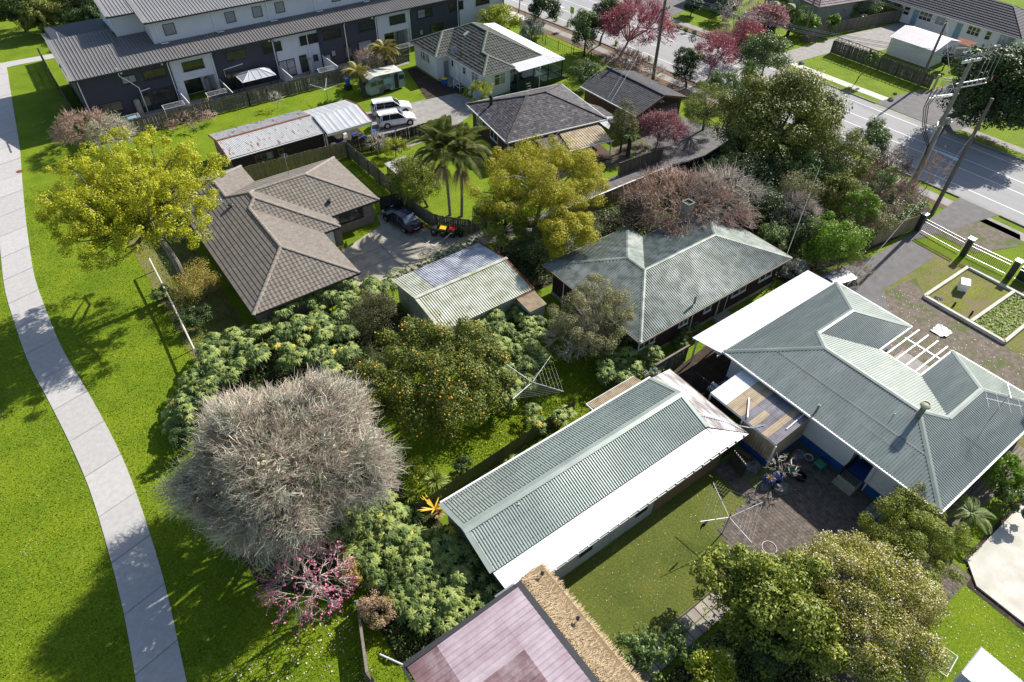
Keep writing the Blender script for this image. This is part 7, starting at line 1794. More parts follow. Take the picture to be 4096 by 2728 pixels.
def tree(name,label,cat,px,py,zc,rx,rz,mat,n,size,aspect=.5,bark='bark_grey',tr=.14,nclump=60,rc=None,base=None,group=None,squash=1.0,zlo=-.55,shell=(.55,.95),limbs=9,flowers=None,yx=1.0):
 SEED[0]+=1;r=np.random.default_rng(SEED[0]);c,R,b=place(px,py,zc,rx,base)
 rad=np.array([R,R*yx,rz]);rc=rc or R*.28
 t=thing(name,label,cat,b,group)
 P,N,K=crown_pts(c,rad*.86,n,nclump,rc,r,zlo,shell)
 w=MB();top=np.array([c[0]*.8+b[0]*.2,c[1]*.8+b[1]*.2,max(.3,zc-rz*.45)])
 w.tubes(bez(np.array([b],float),top[None],r,6,.04),np.linspace(tr,tr*.6,6)[None],8)
 kk=K[r.permutation(len(K))[:limbs*3]]
 w.tubes(bez(np.repeat(top[None],len(kk),0),kk,r,5,.08),np.repeat(np.linspace(tr*.42,tr*.1,5)[None],len(kk),0),5)
 obj('trunk',w,bark,t)
 m=MB();leafquads(m,P,N,size,aspect,r);obj('crown',m,mat,t)
 if flowers:
  fm,fn,fs=flowers;i=r.permutation(len(P))[:fn*3];far=((P[i]-c)/rad);q=(far**2).sum(1)>.55;i=i[q][:fn]
  f=MB();leafquads(f,P[i]+unit(P[i]-c)*.12,N[i],fs,.8,r);obj('flowers',f,fm,t,kind='stuff')
 return t
def bare(name,label,cat,px,py,zc,rx,rz,twmat,tips=500,mids=80,limbs=10,tr=.16,tw=.012,twigs=3,base=None,bl=None,zlo=-.2,tl=.5,yx=1.0,top=None):
 SEED[0]+=1;r=np.random.default_rng(SEED[0]);c,R,b=place(px,py,zc,rx,base);rad=np.array([R,R*yx,rz])
 t=thing(name,label,cat,b);m=MB()
 tp=top if top is not None else(c[0]*.5+b[0]*.5,c[1]*.5+b[1]*.5,max(.25,zc-rz*.6))
 E_=skeleton(m,b,tp,c,rad,r,tips,mids,limbs,tr,tw,twigs,zlo,tl)
 obj('branches',m,twmat,t)
 if bl:
  fm,per,fs,sp=bl;P=np.repeat(E_,per,0);P=P+r.normal(size=P.shape)*sp;f=MB();leafquads(f,P,r.normal(size=P.shape)+np.array([0,0,.5]),fs,.7,r)
  obj('blossom' if 'blossom' in fm or 'petal' in fm else 'leaves',f,fm,t,kind='stuff')
 return t
G('dead_vine_stem',(0.56,0.44,0.36),(0.33,0.21,0.16),1.2,0.95,island=0.4,c3=(0.34,0.19,0.11),s3=.8,t3=(.5,.65))
# ---- the big trees
tree('lime_maple','large lime yellow spring-leaved tree beside the park path','tree',525,805,8.6,405,5.0,'leaf_lime',100000,.135,.6,'bark_grey',.30,460,.55,base=(748,1160),shell=(.25,1.02),yx=.95,zlo=-.6,limbs=40)
bare('lichen_tree','huge leafless tree covered in pale lichen with a dense twiggy dome','tree',1135,1850,5.2,400,3.7,'twig_lichen',6200,420,22,.42,.010,4,zlo=-.5,tl=.75,yx=.95)
tree('orange_tree','broad dark orange tree dotted with ripe fruit beside the old clothesline','tree',1755,1500,3.0,345,2.8,'leaf_citrus',70000,.15,.5,'bark_grey',.22,110,.95,shell=(.5,1.0),zlo=-.35)
tree('wattle','spreading golden yellow wattle with feathery foliage in front of the shingle house','tree',2185,720,5.2,345,2.8,'leaf_wattle',84000,.15,.4,'bark_grey',.26,190,.75,base=(2110,1045),yx=.85,shell=(.45,1.0))
tree('wattle','smaller yellow wattle crown hanging over the left eave of the faded green roof','tree',2275,925,4.2,145,2.1,'leaf_wattle',22000,.16,.4,'bark_grey',.13,40,.65,base=(2160,1035))
tree('wattle','greener feathery tree leaning behind the blue-grey end of the old shed','tree',2010,890,3.2,130,2.2,'leaf_wattle_green',22000,.16,.4,'bark_dark',.13,45,.65)
tree('understorey_bush','dark green bush under the yellow wattle next to the old shed','bush',2150,985,2.0,110,1.6,'leaf_mid',8000,.13,.5,'bark_dark',.08,34)
tree('purple_bush','dark bush with purple flowers between the wattle and the vine covered roof','bush',2535,855,3.2,90,2.3,'leaf_purple',11000,.12,.5,'bark_dark',.1,40)
tree('kanuka','grey-green fine-leaved kanuka spreading in front of the faded green roof','tree',2385,1270,3.2,190,2.9,'leaf_olive',42000,.11,.36,'twig_pale',.14,110,.52,shell=(.4,1.05),limbs=30)
bare('bare_branches','pale lichened lower branches poking from the kanuka towards the lawn','branches',2290,1360,1.6,110,1.3,'twig_lichen',200,30,8,.07,.011,3)
tree('manuka','dull brown-green manuka between the rice-paper plants and the old shed','bush',1490,1250,1.8,120,1.6,'leaf_manuka',14000,.09,.4,'bark_dark',.08,60,flowers=('petal_white',160,.05))
bare('dead_vine','tangled brown dead vine smothering the back slope of the faded green roof','vine',2740,815,3.3,262,1.5,'dead_vine_stem',1300,170,24,.16,.017,3,zlo=-.1,tl=.9,yx=.9)
bare('dead_vine','paler bleached vine stems standing up behind the roof chimney','vine',2880,790,3.6,150,2.2,'twig_pale',420,60,10,.09,.016,2,zlo=.0,tl=1.0)
tree('broad_tree','massive dark bronze-green tree standing behind the tall palm','tree',3125,480,5.2,262,5.0,'leaf_bronze',80000,.21,.55,'bark_dark',.38,150,1.35,shell=(.6,1.0))
tree('broad_tree','dark tree filling the gap between the round topiary and the massive bronze tree','tree',2985,560,3.2,105,3.0,'leaf_mid',10000,.16,.5,'bark_dark',.16,40)
tree('broad_tree','dark low tree below the massive bronze tree towards the driveway fence','tree',3000,700,2.8,170,2.6,'leaf_dark',17000,.15,.5,'bark_dark',.18,60)
tree('broad_tree','dark leafy tree between the dead vine and the twisted pale shrub','tree',3020,830,2.4,130,2.2,'leaf_dark',13000,.14,.5,'bark_dark',.14,50)
tree('twisted_shrub','pale green shrub with curling bare stems in the dark thicket','shrub',3195,780,3.0,110,2.4,'leaf_olive',9000,.12,.45,'twig_pale',.1,50,limbs=24)
bare('twisted_shrub','tangle of curling pale stems in the middle of the dark thicket','shrub',3180,850,2.2,100,1.9,'twig_pale',380,50,10,.08,.014,3)
tree('glossy_tree','bronze-tipped tree beside the road left of the transformer pole','tree',3370,640,4.2,130,3.2,'leaf_bronze',15000,.16,.5,'bark_dark',.16,60)
tree('glossy_tree','light-leaved tree reaching over the road edge above the bronze one','tree',3480,545,4.6,95,2.0,'leaf_mid',8000,.16,.5,'bark_dark',.14,36)
tree('brown_shrub','dull bronze shrub at the foot of the transformer pole','shrub',3560,660,3.0,110,2.3,'leaf_purple',8500,.12,.45,'twig_brown',.1,44,limbs=20)
bare('bare_shrub','reddish bare shrub by the road left of the slender leaning pole','shrub',3530,760,2.0,150,1.9,'twig_brown',520,70,12,.09,.012,3)
bare('bare_shrub','grey leafless sapling on the verge by the slender pole','shrub',3735,690,1.8,60,1.9,'twig_brown',90,18,5,.05,.01,3)
tree('bright_shrub','bright lime-green shrub between the twisted shrub and the tan fence','shrub',3345,960,2.8,135,2.4,'leaf_bright',13000,.15,.55,'bark_grey',.12,50)
tree('bright_shrub','small bright green treetop above the larger lime shrub','shrub',3445,820,3.4,72,1.8,'leaf_bright',5000,.15,.55,'bark_grey',.1,24)
tree('fern_leaf_tree','feathery green sapling between the bronze tree and the reddish bare shrub','tree',3540,730,3.4,60,1.8,'leaf_fern_green',3500,.16,.35,'bark_grey',.07,22)
tree('bright_shrub','bright yellow-green shrub by the slatted screen end of the faded green roof','shrub',3250,1010,1.8,60,1.2,'leaf_bright',4500,.13,.55,'bark_grey',.06,20)
bare('bare_shrub','brown leafless shrub over the driveway beside the silver car','shrub',3360,1060,1.2,110,1.0,'twig_brown',260,40,9,.06,.011,3,bl=('leaf_mid',1,.1,.2))
tree('grey_shrub','small grey-flowered shrub beside the slatted screen','shrub',3180,1075,1.3,62,1.1,'leaf_grey',3800,.1,.5,'bark_dark',.05,22)
tree('dark_shrub','dark shrub filling the corner between the lime shrub and the tan fence','shrub',3490,890,1.8,90,1.8,'leaf_olive',6500,.13,.5,'twig_brown',.08,30,limbs=20)
tree('dark_shrub','dark glossy shrub between the dark leafy tree and the lime shrub','shrub',3200,930,1.8,110,1.6,'leaf_dark',8000,.13,.5,'bark_dark',.08,34)
tree('spreading_tree','very large dark tree at the right edge across the road','tree',4010,370,5.2,205,4.8,'leaf_dark',60000,.28,.55,'bark_dark',.4,130,1.5,base=(3770,478),shell=(.7,1.0))
tree('lawn_sapling','small round sapling on the far lawn beside the trellis fence','tree',3487,238,2.9,36,1.3,'leaf_mid',2200,.2,.5,'bark_grey',.07,16,base=(3435,308))
tree('topiary','clipped round yellow-green conifer beside the brown garage','tree',2825,425,3.0,100,2.9,'leaf_topiary',17000,.13,.35,'bark_dark',.16,120,.55,base=(2812,520),shell=(.86,.98),zlo=-.75)
tree('dark_conifer','narrow dark conifer between the tall dark pole and the pink blossom','tree',2742,255,3.6,60,3.4,'leaf_dark',9000,.18,.45,'bark_dark',.14,50,base=(2745,352))
bare('blossom_tree','crimson blossom tree on the verge right of the narrow dark conifer','tree',2862,222,3.0,92,2.4,'twig_red',480,70,10,.12,.016,3,base=(2830,322),bl=('blossom_crimson',1,.16,.16))
bare('blossom_tree','large crimson blossom tree behind the tall dark pole','tree',2545,110,4.0,150,3.2,'twig_red',900,110,12,.2,.018,3,base=(2480,226),bl=('blossom_crimson',1,.19,.22))
bare('blossom_tree','small crimson blossom sprays above the light-leaved verge tree','tree',2990,140,3.4,55,1.6,'twig_red',260,40,8,.09,.018,3,bl=('blossom_crimson',1,.2,.2))
bare('blossom_tree','dull pink blossom tree in the far garden before the beige house','tree',3070,78,2.6,85,1.8,'twig_red',420,60,10,.12,.02,3,bl=('blossom_mauve',1,.22,.25))
bare('bare_tree','tall pale leafless tree across the road among the wires','tree',2950,95,4.2,75,4.2,'twig_pale',200,34,8,.13,.018,3,base=(2925,190))
bare('pink_maple','pink twigged maple beside the driveway of the shingle house','tree',2650,520,2.1,88,1.7,'twig_red',760,90,12,.1,.013,4,base=(2612,612),tl=.5,bl=('blossom_mauve',1,.09,.1))
tree('verge_tree','light-speckled glossy tree on the verge behind the round topiary','tree',3065,215,3.6,105,2.8,'leaf_mid',13000,.2,.55,'bark_dark',.16,50)
tree('verge_tree','light-speckled bush right beside the round topiary and tall palm','tree',2900,330,2.6,78,2.0,'leaf_mid',7500,.17,.5,'bark_dark',.12,34)
tree('verge_tree','dark glossy tree on the verge left of the large crimson blossom','tree',2345,115,3.6,76,3.2,'leaf_mid',10000,.21,.55,'bark_dark',.15,44)
tree('verge_tree','tall dark tree on the verge behind the large crimson blossom','tree',2430,70,4.2,90,3.6,'leaf_dark',11000,.22,.55,'bark_dark',.16,44,base=(2400,180))
tree('street_tree','dark green street tree on a clean trunk at the top edge','tree',2180,22,3.8,78,2.0,'leaf_dark',8000,.23,.55,'bark_dark',.13,34,base=(2142,72))
tree('street_tree','slim street tree left of the dark one, cut by the top edge','tree',2085,-40,4.4,60,1.8,'leaf_mid',5000,.23,.55,'bark_dark',.1,24,base=(2075,50))
tree('yellow_shrub','yellow-green leafy shrub at the right end of the townhouses','shrub',2000,80,2.2,95,1.9,'leaf_yellowgreen',8500,.22,.5,'bark_dark',.1,40)
tree('grey_shrub','silvery grey rounded shrub beyond the white veranda roof','shrub',2128,115,1.8,68,1.7,'leaf_grey',8500,.14,.5,'bark_dark',.1,36)
tree('camellia','rounded camellia with red flowers between the veranda and brown garage','bush',2335,292,1.9,72,1.7,'leaf_mid',9000,.14,.55,'bark_dark',.1,40,flowers=('lamp_red',90,.14))
tree('wall_bush','loose pale green bush at the corner of the mossy tiled cottage','bush',1918,362,1.6,66,1.4,'leaf_yellowgreen',6500,.13,.4,'bark_dark',.07,34,shell=(.3,1))
tree('lemon_bush','small lemon bush with fruit beside the black fence','bush',1580,585,1.2,58,1.0,'leaf_yellowgreen',4500,.12,.5,'bark_dark',.06,24,flowers=('bin_yellow',60,.1))
bare('fruit_tree','small bare fruit tree in the garden behind the low hutch','tree',1510,578,1.5,45,1.3,'twig_pale',120,24,7,.05,.012,2)
bare('fruit_tree','tiny bare white-stemmed sapling on the lawn behind the rusty shed','tree',1105,400,1.0,30,.9,'twig_pale',50,12,5,.04,.014,2)
tree('round_bush','dense round green bush beside the two palms','bush',1662,715,2.4,112,2.4,'leaf_wattle_green',26000,.13,.5,'bark_dark',.12,90,base=(1712,828),shell=(.8,.98),limbs=20)
tree('columnar_conifer','brown-tipped upright conifer in front of the brown garage','tree',2495,500,3.2,66,3.2,'leaf_conifer',14000,.12,.3,'bark_dark',.14,80,.6,shell=(.5,.95),zlo=-.9)
# far left hedge and scrub
for i,(px,py,rx,m_,l)in enumerate(((60,30,80,'leaf_dark','dark tall shrubbery at the very top left corner'),(150,75,52,'leaf_bronze','low brown-green bush nearest the path in the top left shrubbery'),(235,50,85,'leaf_bronze','bronze-green bush in the middle of the top left shrubbery'),(335,50,85,'leaf_dark','dark green bush beside the upper townhouse roof'),(400,85,60,'leaf_dark','dark bush tucked against the left wing of the townhouses'))):
 tree('park_bush',l,'bush',px,py,2.4 if i else 3.2,rx*1.25,2.7 if i else 3.4,m_,14000,.25,.5,'bark_dark',.2,40)
obj_t=thing('park_tree_trunk','pale bare trunk rising out of the top left shrubbery','trunk',at(95,70));q=at(95,70);obj('trunk',MB().tube([(q[0],q[1],0),(q[0]-.5,q[1]+.4,3),(q[0]-.9,q[1]+.8,6)],[.22,.18,.15],8),'twig_pale',obj_t)
bare('bare_shrub','reddish brown leafless shrub at the left corner of the townhouse fence','shrub',330,525,1.8,115,1.7,'twig_brown',800,90,14,.09,.014,3,tl=.5)
bare('bare_shrub','pale leafless shrub rising behind the lime yellow tree','shrub',450,540,2.0,95,1.6,'twig_pale',420,60,10,.08,.014,3,bl=('leaf_bright',1,.1,.2))
bare('vine_canes','bare brown vine canes along the townhouse fence above the lawn','vine',760,475,.7,95,.6,'twig_brown',240,40,9,.04,.014,2)
tree('fence_scrub','yellow-brown twiggy scrub against the side of the brown tiled house','shrub',790,1130,1.7,112,1.5,'leaf_brownlime',9500,.09,.5,'twig_brown',.07,60,limbs=40,shell=(.35,1.05))
tree('fence_scrub','dark ivy-like shrub low beside the brown tiled house','shrub',765,1262,1.1,75,.9,'leaf_dark',5000,.11,.6,'bark_dark',.06,26)
tree('fence_scrub','green undergrowth below the lime yellow tree trunk','shrub',655,1180,.9,55,.8,'leaf_mid',3500,.13,.5,'bark_dark',.05,18)
for px,py,rx,l in((838,1530,62,'dark glossy shrub behind the top of the lichen tree'),(775,1640,60,'dark glossy shrub above the left side of the lichen tree'),(735,1760,58,'dark glossy shrub at the left edge of the lichen tree'),(1250,2130,70,'low green shrub beneath the lower right of the lichen tree'),(1330,2090,60,'bright undergrowth between the lichen tree and the rice-paper plants')):
 tree('border_shrub',l,'shrub',px,py,1.2,rx,1.2,'leaf_dark' if px<1200 else 'leaf_bright',4200,.11,.55,'bark_dark',.06,24)
tree('small_citrus','small yellow-green citrus bush above the yucca','bush',1650,1880,1.2,72,1.2,'leaf_yellowgreen',5000,.1,.5,'bark_dark',.05,26)
tree('dark_bush','small dark bush on the lawn by the olive metal fence','bush',1852,1862,.8,46,.8,'leaf_dark',2600,.1,.5,'bark_dark',.05,16)
tree('pinkish_shrub','small shrub with pink-bronze new leaves by the low timber fence','shrub',1512,2440,1.2,82,1.1,'leaf_pinkish',6500,.08,.6,'bark_dark',.06,40)
tree('pinkish_shrub','yellow-green climber growing through the pink magnolia','shrub',1400,2300,1.4,62,1.2,'leaf_brownlime',4500,.08,.6,'bark_dark',.05,30)
tree('hedge_top','white-flecked shrub top where the weathered board fence begins','shrub',2610,1505,1.5,45,.8,'leaf_grey',2600,.1,.5,'bark_dark',.05,16)
# lower right
tree('glossy_magnolia','large glossy-leaved magnolia at the bottom centre right over the courtyard','tree',3130,2450,2.8,275,2.6,'leaf_magnolia',34000,.21,.45,'bark_grey',.16,120,.7,shell=(.35,1.0),limbs=20,yx=1.05)
tree('glossy_magnolia','sparse leafy branches of magnolia reaching over the paving slabs','tree',2910,2300,3.0,150,1.5,'leaf_magnolia',6500,.2,.45,'bark_grey',.08,60,.36,base=(3080,2500),shell=(.3,1.1),limbs=12)
tree('dense_shrub','dense dark small-leaved shrub below the glossy magnolia','shrub',3075,2590,1.9,120,1.7,'leaf_dark',15000,.09,.55,'bark_dark',.1,60)
tree('blossom_shrub','huge rounded shrub speckled with cream blossom at the bottom right','shrub',3440,2410,2.6,340,2.5,'leaf_blossom',76000,.1,.6,'bark_grey',.16,170,.7,shell=(.75,1.0),flowers=('petal_white',3200,.07))
tree('green_shrub','feathery mid-green shrub between the courtyard and the concrete pad','shrub',3650,2150,2.2,205,2.1,'leaf_wattle_green',40000,.12,.38,'bark_grey',.12,90,.5,shell=(.5,1.05))
tree('bronze_shrub','bronze-leaved shrub top in front of the sea-green roof corner','shrub',3640,2025,2.6,108,1.3,'leaf_bronze',7500,.12,.55,'bark_dark',.08,36)
tree('corner_shrub','dark shrub with lime tips at the right edge beside the deck','shrub',4020,1890,1.6,92,1.5,'leaf_bright',5500,.14,.55,'bark_dark',.08,30)
tree('corner_shrub','dark green shrub at the right edge below the sea-green roof','shrub',4060,2000,1.2,80,1.1,'leaf_mid',4500,.13,.55,'bark_dark',.06,26)
tree('leafy_shrub','loose green shrub at the bottom edge beside the thatch','shrub',2560,2620,1.5,115,1.2,'leaf_mid',3800,.16,.45,'bark_grey',.06,44,.34,shell=(.3,1.1),limbs=14)
tree('leafy_shrub','loose green shrub overhanging the stepping slabs','shrub',2710,2580,1.4,90,1.1,'leaf_mid',2800,.15,.45,'bark_grey',.05,34,.3,shell=(.3,1.1),limbs=12)
tree('leafy_shrub','yellow flowering shrub at the bottom edge right of the slabs','shrub',2860,2690,1.6,110,1.3,'leaf_yellowgreen',5500,.13,.5,'bark_grey',.06,40,flowers=('petal_white',40,.12))
tree('dense_shrub','shaded small shrub between the slabs and the glossy magnolia','shrub',2960,2480,1.2,75,1.1,'leaf_bright',3000,.12,.5,'bark_dark',.05,20)
bare('garden_magnolia','tiny bare pink-twigged tree beside the blue pots','tree',3130,1865,1.3,62,.8,'twig_pale',40,14,6,.05,.016,2,base=(3125,1925),tl=.3)
# pink magnolia with real petals
bare('pink_magnolia','pink flowering magnolia with pale branches over the petal strewn grass','tree',1240,2330,2.4,165,2.0,'twig_pale',150,34,9,.09,.012,2,base=(1345,2420),tl=.5,bl=('petal_pink',4,.12,.06))
# small road side plants
def blades(mb,c,n,L,w,r,el=(.35,1.35),droop=.35):
 A=r.uniform(0,2*np.pi,n);E=r.uniform(el[0],el[1],n);l=L*r.uniform(.7,1.1,n);k=4;u=np.linspace(0,1,k)
 d=np.stack([np.cos(A)*np.cos(E),np.sin(A)*np.cos(E),np.sin(E)],1)
 P=np.array(c)[None,None]+d[:,None]*(l[:,None]*u)[:,:,None];P[:,:,2]-=droop*l[:,None]*u**2*(np.cos(E)[:,None])
 s=np.stack([-np.sin(A),np.cos(A),np.zeros(n)],1)[:,None];W=(w*np.array([.6,1,.8,.08]))[None,:,None]
 V=np.stack([P-s*W,P+s*W],2).reshape(-1,3)
 F=(np.arange(n)*k*2)[:,None,None]+(np.arange(k-1)*2)[None,:,None]+np.array([0,1,3,2])[None,None]
 mb.add(V,F.reshape(-1,4))
def rosette(name,label,cat,pos,n,L,w,mat,stem=0.0,el=(.1,1.4),group=None,droop=.35):
 SEED[0]+=1;r=np.random.default_rng(SEED[0]);t=thing(name,label,cat,(pos[0],pos[1],0),group);m=MB();blades(m,(pos[0],pos[1],stem),n,L,w,r,el,droop);obj('leaves',m,mat,t)
 if stem:obj('stem',MB().tube([(pos[0],pos[1],0),(pos[0],pos[1],stem)],.08,7),'bark_grey',t)
 return t
rosette('yucca','spiky green yucca rosette beside the left end of the long shed','yucca',at(1742,1925,1.2),150,1.05,.035,'leaf_yucca',1.2,(-.5,1.4))
rosette('orange_flax','orange-yellow spiky rosette below the green yucca','flax',at(1738,2035,.9),16,1.15,.05,'leaf_flax_orange',.9,(-.1,.9),droop=.1);rosette('dry_rosette','dry brown rosette core behind the orange-yellow spikes','flax',at(1752,2050,.6),70,.5,.03,'leaf_dead',.5)
rosette('dark_flax','green sword-leaved clump between the rice-paper plants and the yucca','flax',at(1632,1985,.6),50,.8,.03,'leaf_yucca',.4);rosette('dark_flax','dark sword-leaved clump below the orange-yellow rosette','flax',at(1655,2065,.8),70,.75,.035,'leaf_dark',.7,(-.2,1.3));rosette('dark_flax','dark green yucca half buried in the lower rice-paper plants','yucca',at(1555,2330,1.6),90,.85,.04,'leaf_dark',1.5,(-.2,1.3));rosette('corner_flax','green flax clump behind the left corner of the townhouse fence','flax',at(370,520,.5),60,1.3,.04,'leaf_yucca',0,(.5,1.4))
rosette('pot_grass','brown tussock grass spilling from the left blue pot','grass',(27.95,9.75,.0),120,.55,.012,'leaf_dead',.55,(.0,1.3),droop=.8);rosette('patio_lily','strappy green clump between the brown sheeting and the pale rock','plant',(30.6,10.3),60,.5,.02,'leaf_mid',0,(.4,1.3));rosette('agapanthus','strappy green agapanthus below the tan patio of the shingle house','plant',at(2345,628),220,.8,.022,'leaf_mid',0,(.4,1.4));rosette('agapanthus','strappy agapanthus clump just left of the other by the tan patio','plant',at(2310,618),180,.8,.022,'leaf_mid',0,(.4,1.4))
for k,(x,y)in enumerate(((420,150),(478,180),(578,225),(1175,470),(1268,520),(990,385))):rosette('verge_flax',('flax clump on the mulch verge nearest the top edge','flax clump second from the top edge on the verge','flax clump on the verge beside the dark glossy tree','flax clump on the verge under the crimson blossom','flax clump beside the foot of the tall dark pole','flax clump left of the crimson blossom trunk')[k],'flax',wpt('a',3,x,y),50,.9,.035,'leaf_yucca',0,(.4,1.4),'flax clumps along the road verge')
for k,(x,y)in enumerate(((1535,235),(1590,258),(1660,280))):tree('verge_bush',('clipped round bush on the far mulch bed, the left one','clipped round bush on the far mulch bed, the middle one','clipped round bush on the far mulch bed, the right one')[k],'bush',*cr('a',3,x,y),.4,13,.45,'leaf_mid',900,.14,.5,'bark_dark',.04,12,group='clipped bushes on the far mulch bed')
# ---- palms and ferns with separate fronds
def frond_mesh(name,L,nl,ll,w,mat,rise=.25,drop=.55,vang=.25,r=None):
 m=MB();r=r or np.random.default_rng(5);u=np.linspace(0,1,9)
 C=np.stack([L*u*(1-.12*u),np.zeros(9),L*(rise*u*1.6-(rise*.6+drop)*u**2.2)],1);m.tubes(C[None],np.linspace(.025,.006,9)[None],4)
 t=np.linspace(.1,.99,nl)
 for s in(1,-1):
  P=np.stack([np.interp(t,u,C[:,0]),np.zeros(nl),np.interp(t,u,C[:,2])],1);l=ll*np.sin(np.pi*np.clip(t*.86+.1,0,1))**.6*r.uniform(.9,1.1,nl)
  d=unit(np.stack([np.full(nl,.45),np.full(nl,s*1.0),np.full(nl,vang)-.3*t],1));Q=P+d*l[:,None];Q[:,2]-=l*.25;M=(P+Q)/2+np.array([0,0,.04])*ll
  e=np.array([w,0,0])
  V=np.stack([P-e*.3,M-e,Q,M+e],1).reshape(-1,3);m.add(V,np.arange(4*nl).reshape(nl,4))
 me=m.mesh(name);me.materials.append(M_(mat));return me
def fronded(name,label,cat,base,top,me,n,r0,trunkmat,el=(-.5,1.0),tr=.13,scale=1.0,skirt=None,flare=1.0):
 SEED[0]+=1;r=np.random.default_rng(SEED[0]);t=thing(name,label,cat,(base[0],base[1],0))
 m=MB();k=8;u=np.linspace(0,1,k)[:,None];P=np.array([base[0],base[1],0])*(1-u)+np.array(top)*u;P[:,:2]+=(np.array([.15,.1])*(4*u*(1-u)));m.tube(P,np.linspace(tr*1.25,tr*.85,k),10);obj('trunk',m,trunkmat,t)
 for i in range(n):
  f=(i+.5)/n;e=el[0]+(el[1]-el[0])*f;piece('frond',me,t,tuple(top),(r.uniform(-.2,.2),-e,i*2.39996),(scale*r.uniform(.85,1.1),)*3)
 if skirt:
  z,n2,L2,mt=skirt;s=MB()
  for zz,rr,ln in((z,.32,L2),):
   blades(s,(top[0],top[1],z),n2,ln,.012,r,(-.5,.5),1.9)
  obj('flower_skirt',s,mt,t)
 return t
pf=frond_mesh('frond',2.9,60,.75,.035,'leaf_palm',.45,.55)
fronded('palm','left of the two tall palms by the fence, with a hanging flower skirt','palm',(27.9,47.0),(27.6,47.2,6.6),pf,18,.1,'palm_trunk',(-.4,1.15),.13,1.22,(5.2,260,1.0,'leaf_dead'))
fronded('palm','right of the two tall palms by the fence, with a wide flower skirt','palm',(28.7,46.2),(29.0,46.5,6.2),pf,18,.1,'palm_trunk',(-.4,1.15),.13,1.22,(4.9,320,1.15,'leaf_dead'))
ff=frond_mesh('frond',2.1,40,.42,.05,'leaf_fern',.3,.5)
fronded('tree_fern','bronze tree fern with drooping fronds left of the blue caravan','tree fern',(33.4,74.6),(33.0,75.4,3.0),ff,20,.1,'bark_dark',(-.35,.55),.3,1.0)
fronded('tree_fern','bronze tree fern spreading above the roof of the blue caravan','tree fern',(38.0,77.6),(38.0,77.6,3.9),ff,22,.1,'bark_dark',(-.35,.55),.2,1.15)
bare('dry_shrub','dry brown brush between the two bronze tree ferns','shrub',1475,235,2.2,55,1.0,'twig_brown',220,36,8,.06,.014,3)
gf=frond_mesh('frond',1.5,30,.34,.04,'leaf_fern_green',.35,.5)
q=wpt('a',3,1090,1340);fronded('tree_fern','green tree fern with dead skirt below the upright conifer','tree fern',q[:2],(q[0],q[1],2.3),gf,14,.1,'bark_dark',(-.4,.6),.2,.9)
q=at(3320,80);fronded('tree_fern','pale tree fern in the far garden before the beige wall','tree fern',q[:2],(q[0],q[1],2.3),gf,12,.1,'bark_dark',(-.3,.4),.14,1.3)
q=at(3880,2060,1.0);fronded('tree_fern','tree fern with arching fronds beside the concrete pad','tree fern',q[:2],(q[0],q[1],1.1),gf,13,.1,'bark_dark',(-.3,.7),.12,1.0)
q=at(3480,2720,1.6);fronded('tree_fern','palm-like green fronds at the bottom edge under the cream blossom','fern',q[:2],(q[0],q[1],2.6),gf,9,.1,'bark_dark',(.0,.8),.1,.8)
fan=frond_mesh('frond',1.1,26,.5,.03,'leaf_mid',.3,.9)
q=wpt('a',3,1965,1245);fronded('fan_palm','tall thin-trunked palm with a shaggy head in front of the massive bronze tree','palm',q[:2],(q[0]+1.6,q[1]+1.0,7.6),fan,30,.1,'palm_trunk',(-1.3,1.2),.13,1.15)
for px,py,l in((3090,130,'leftmost bushy palm in the far garden'),(3150,140,'middle bushy palm in the far garden beside the dark pole'),(3110,90,'rear bushy palm in the far garden nearest the beige house')):
 q=at(px,py);fronded('garden_palm',l,'palm',q[:2],(q[0],q[1],3.2),fan,20,.1,'bark_dark',(-.7,1.2),.2,1.5)
for px,py,rx,m_,l in((2900,40,70,'leaf_dark','dark hedge at the top edge across the road'),(2985,90,45,'leaf_dark','dark bush under the dull pink blossom'),(3230,95,50,'leaf_bright','bright green shrub along the far weathered fence'),(3450,35,70,'leaf_mid','pale flowering shrub behind the far weathered fence'),(3560,25,60,'leaf_bronze','bronze shrub by the far white house corner'),(3330,95,30,'leaf_bright','low bright shrub by the beige wall'),(3060,120,50,'leaf_dark','low dark shrub at the foot of the far palms'),(3850,230,28,'twig','small bare shrub beside the white house far wall'),(3790,235,26,'leaf_dark','small dark shrub beside the green water tank'),(2770,20,40,'leaf_dark','small dark shrub at the top edge beside the far driveway')):
 if m_=='twig':bare('garden_shrub',l,'shrub',px,py,.8,rx,.9,'twig_brown',80,18,6,.05,.02,2)
 else:tree('garden_shrub',l,'shrub',px,py,1.6,rx,1.6,m_,4500,.24,.5,'bark_dark',.1,26)
bare('verge_twigs','brown leafless scrub behind the brown garage roof','shrub',2500,250,1.5,90,1.4,'twig_brown',420,60,10,.07,.014,3);bare('verge_twigs','grey leafless scrub at the foot of the tall dark pole','shrub',2620,290,.9,50,.9,'twig_pale',120,24,8,.05,.014,3);bare('verge_twigs','dark leafless bush in front of the parked dark car','shrub',2880,165,1.6,55,1.5,'twig_brown',220,36,8,.07,.018,3)
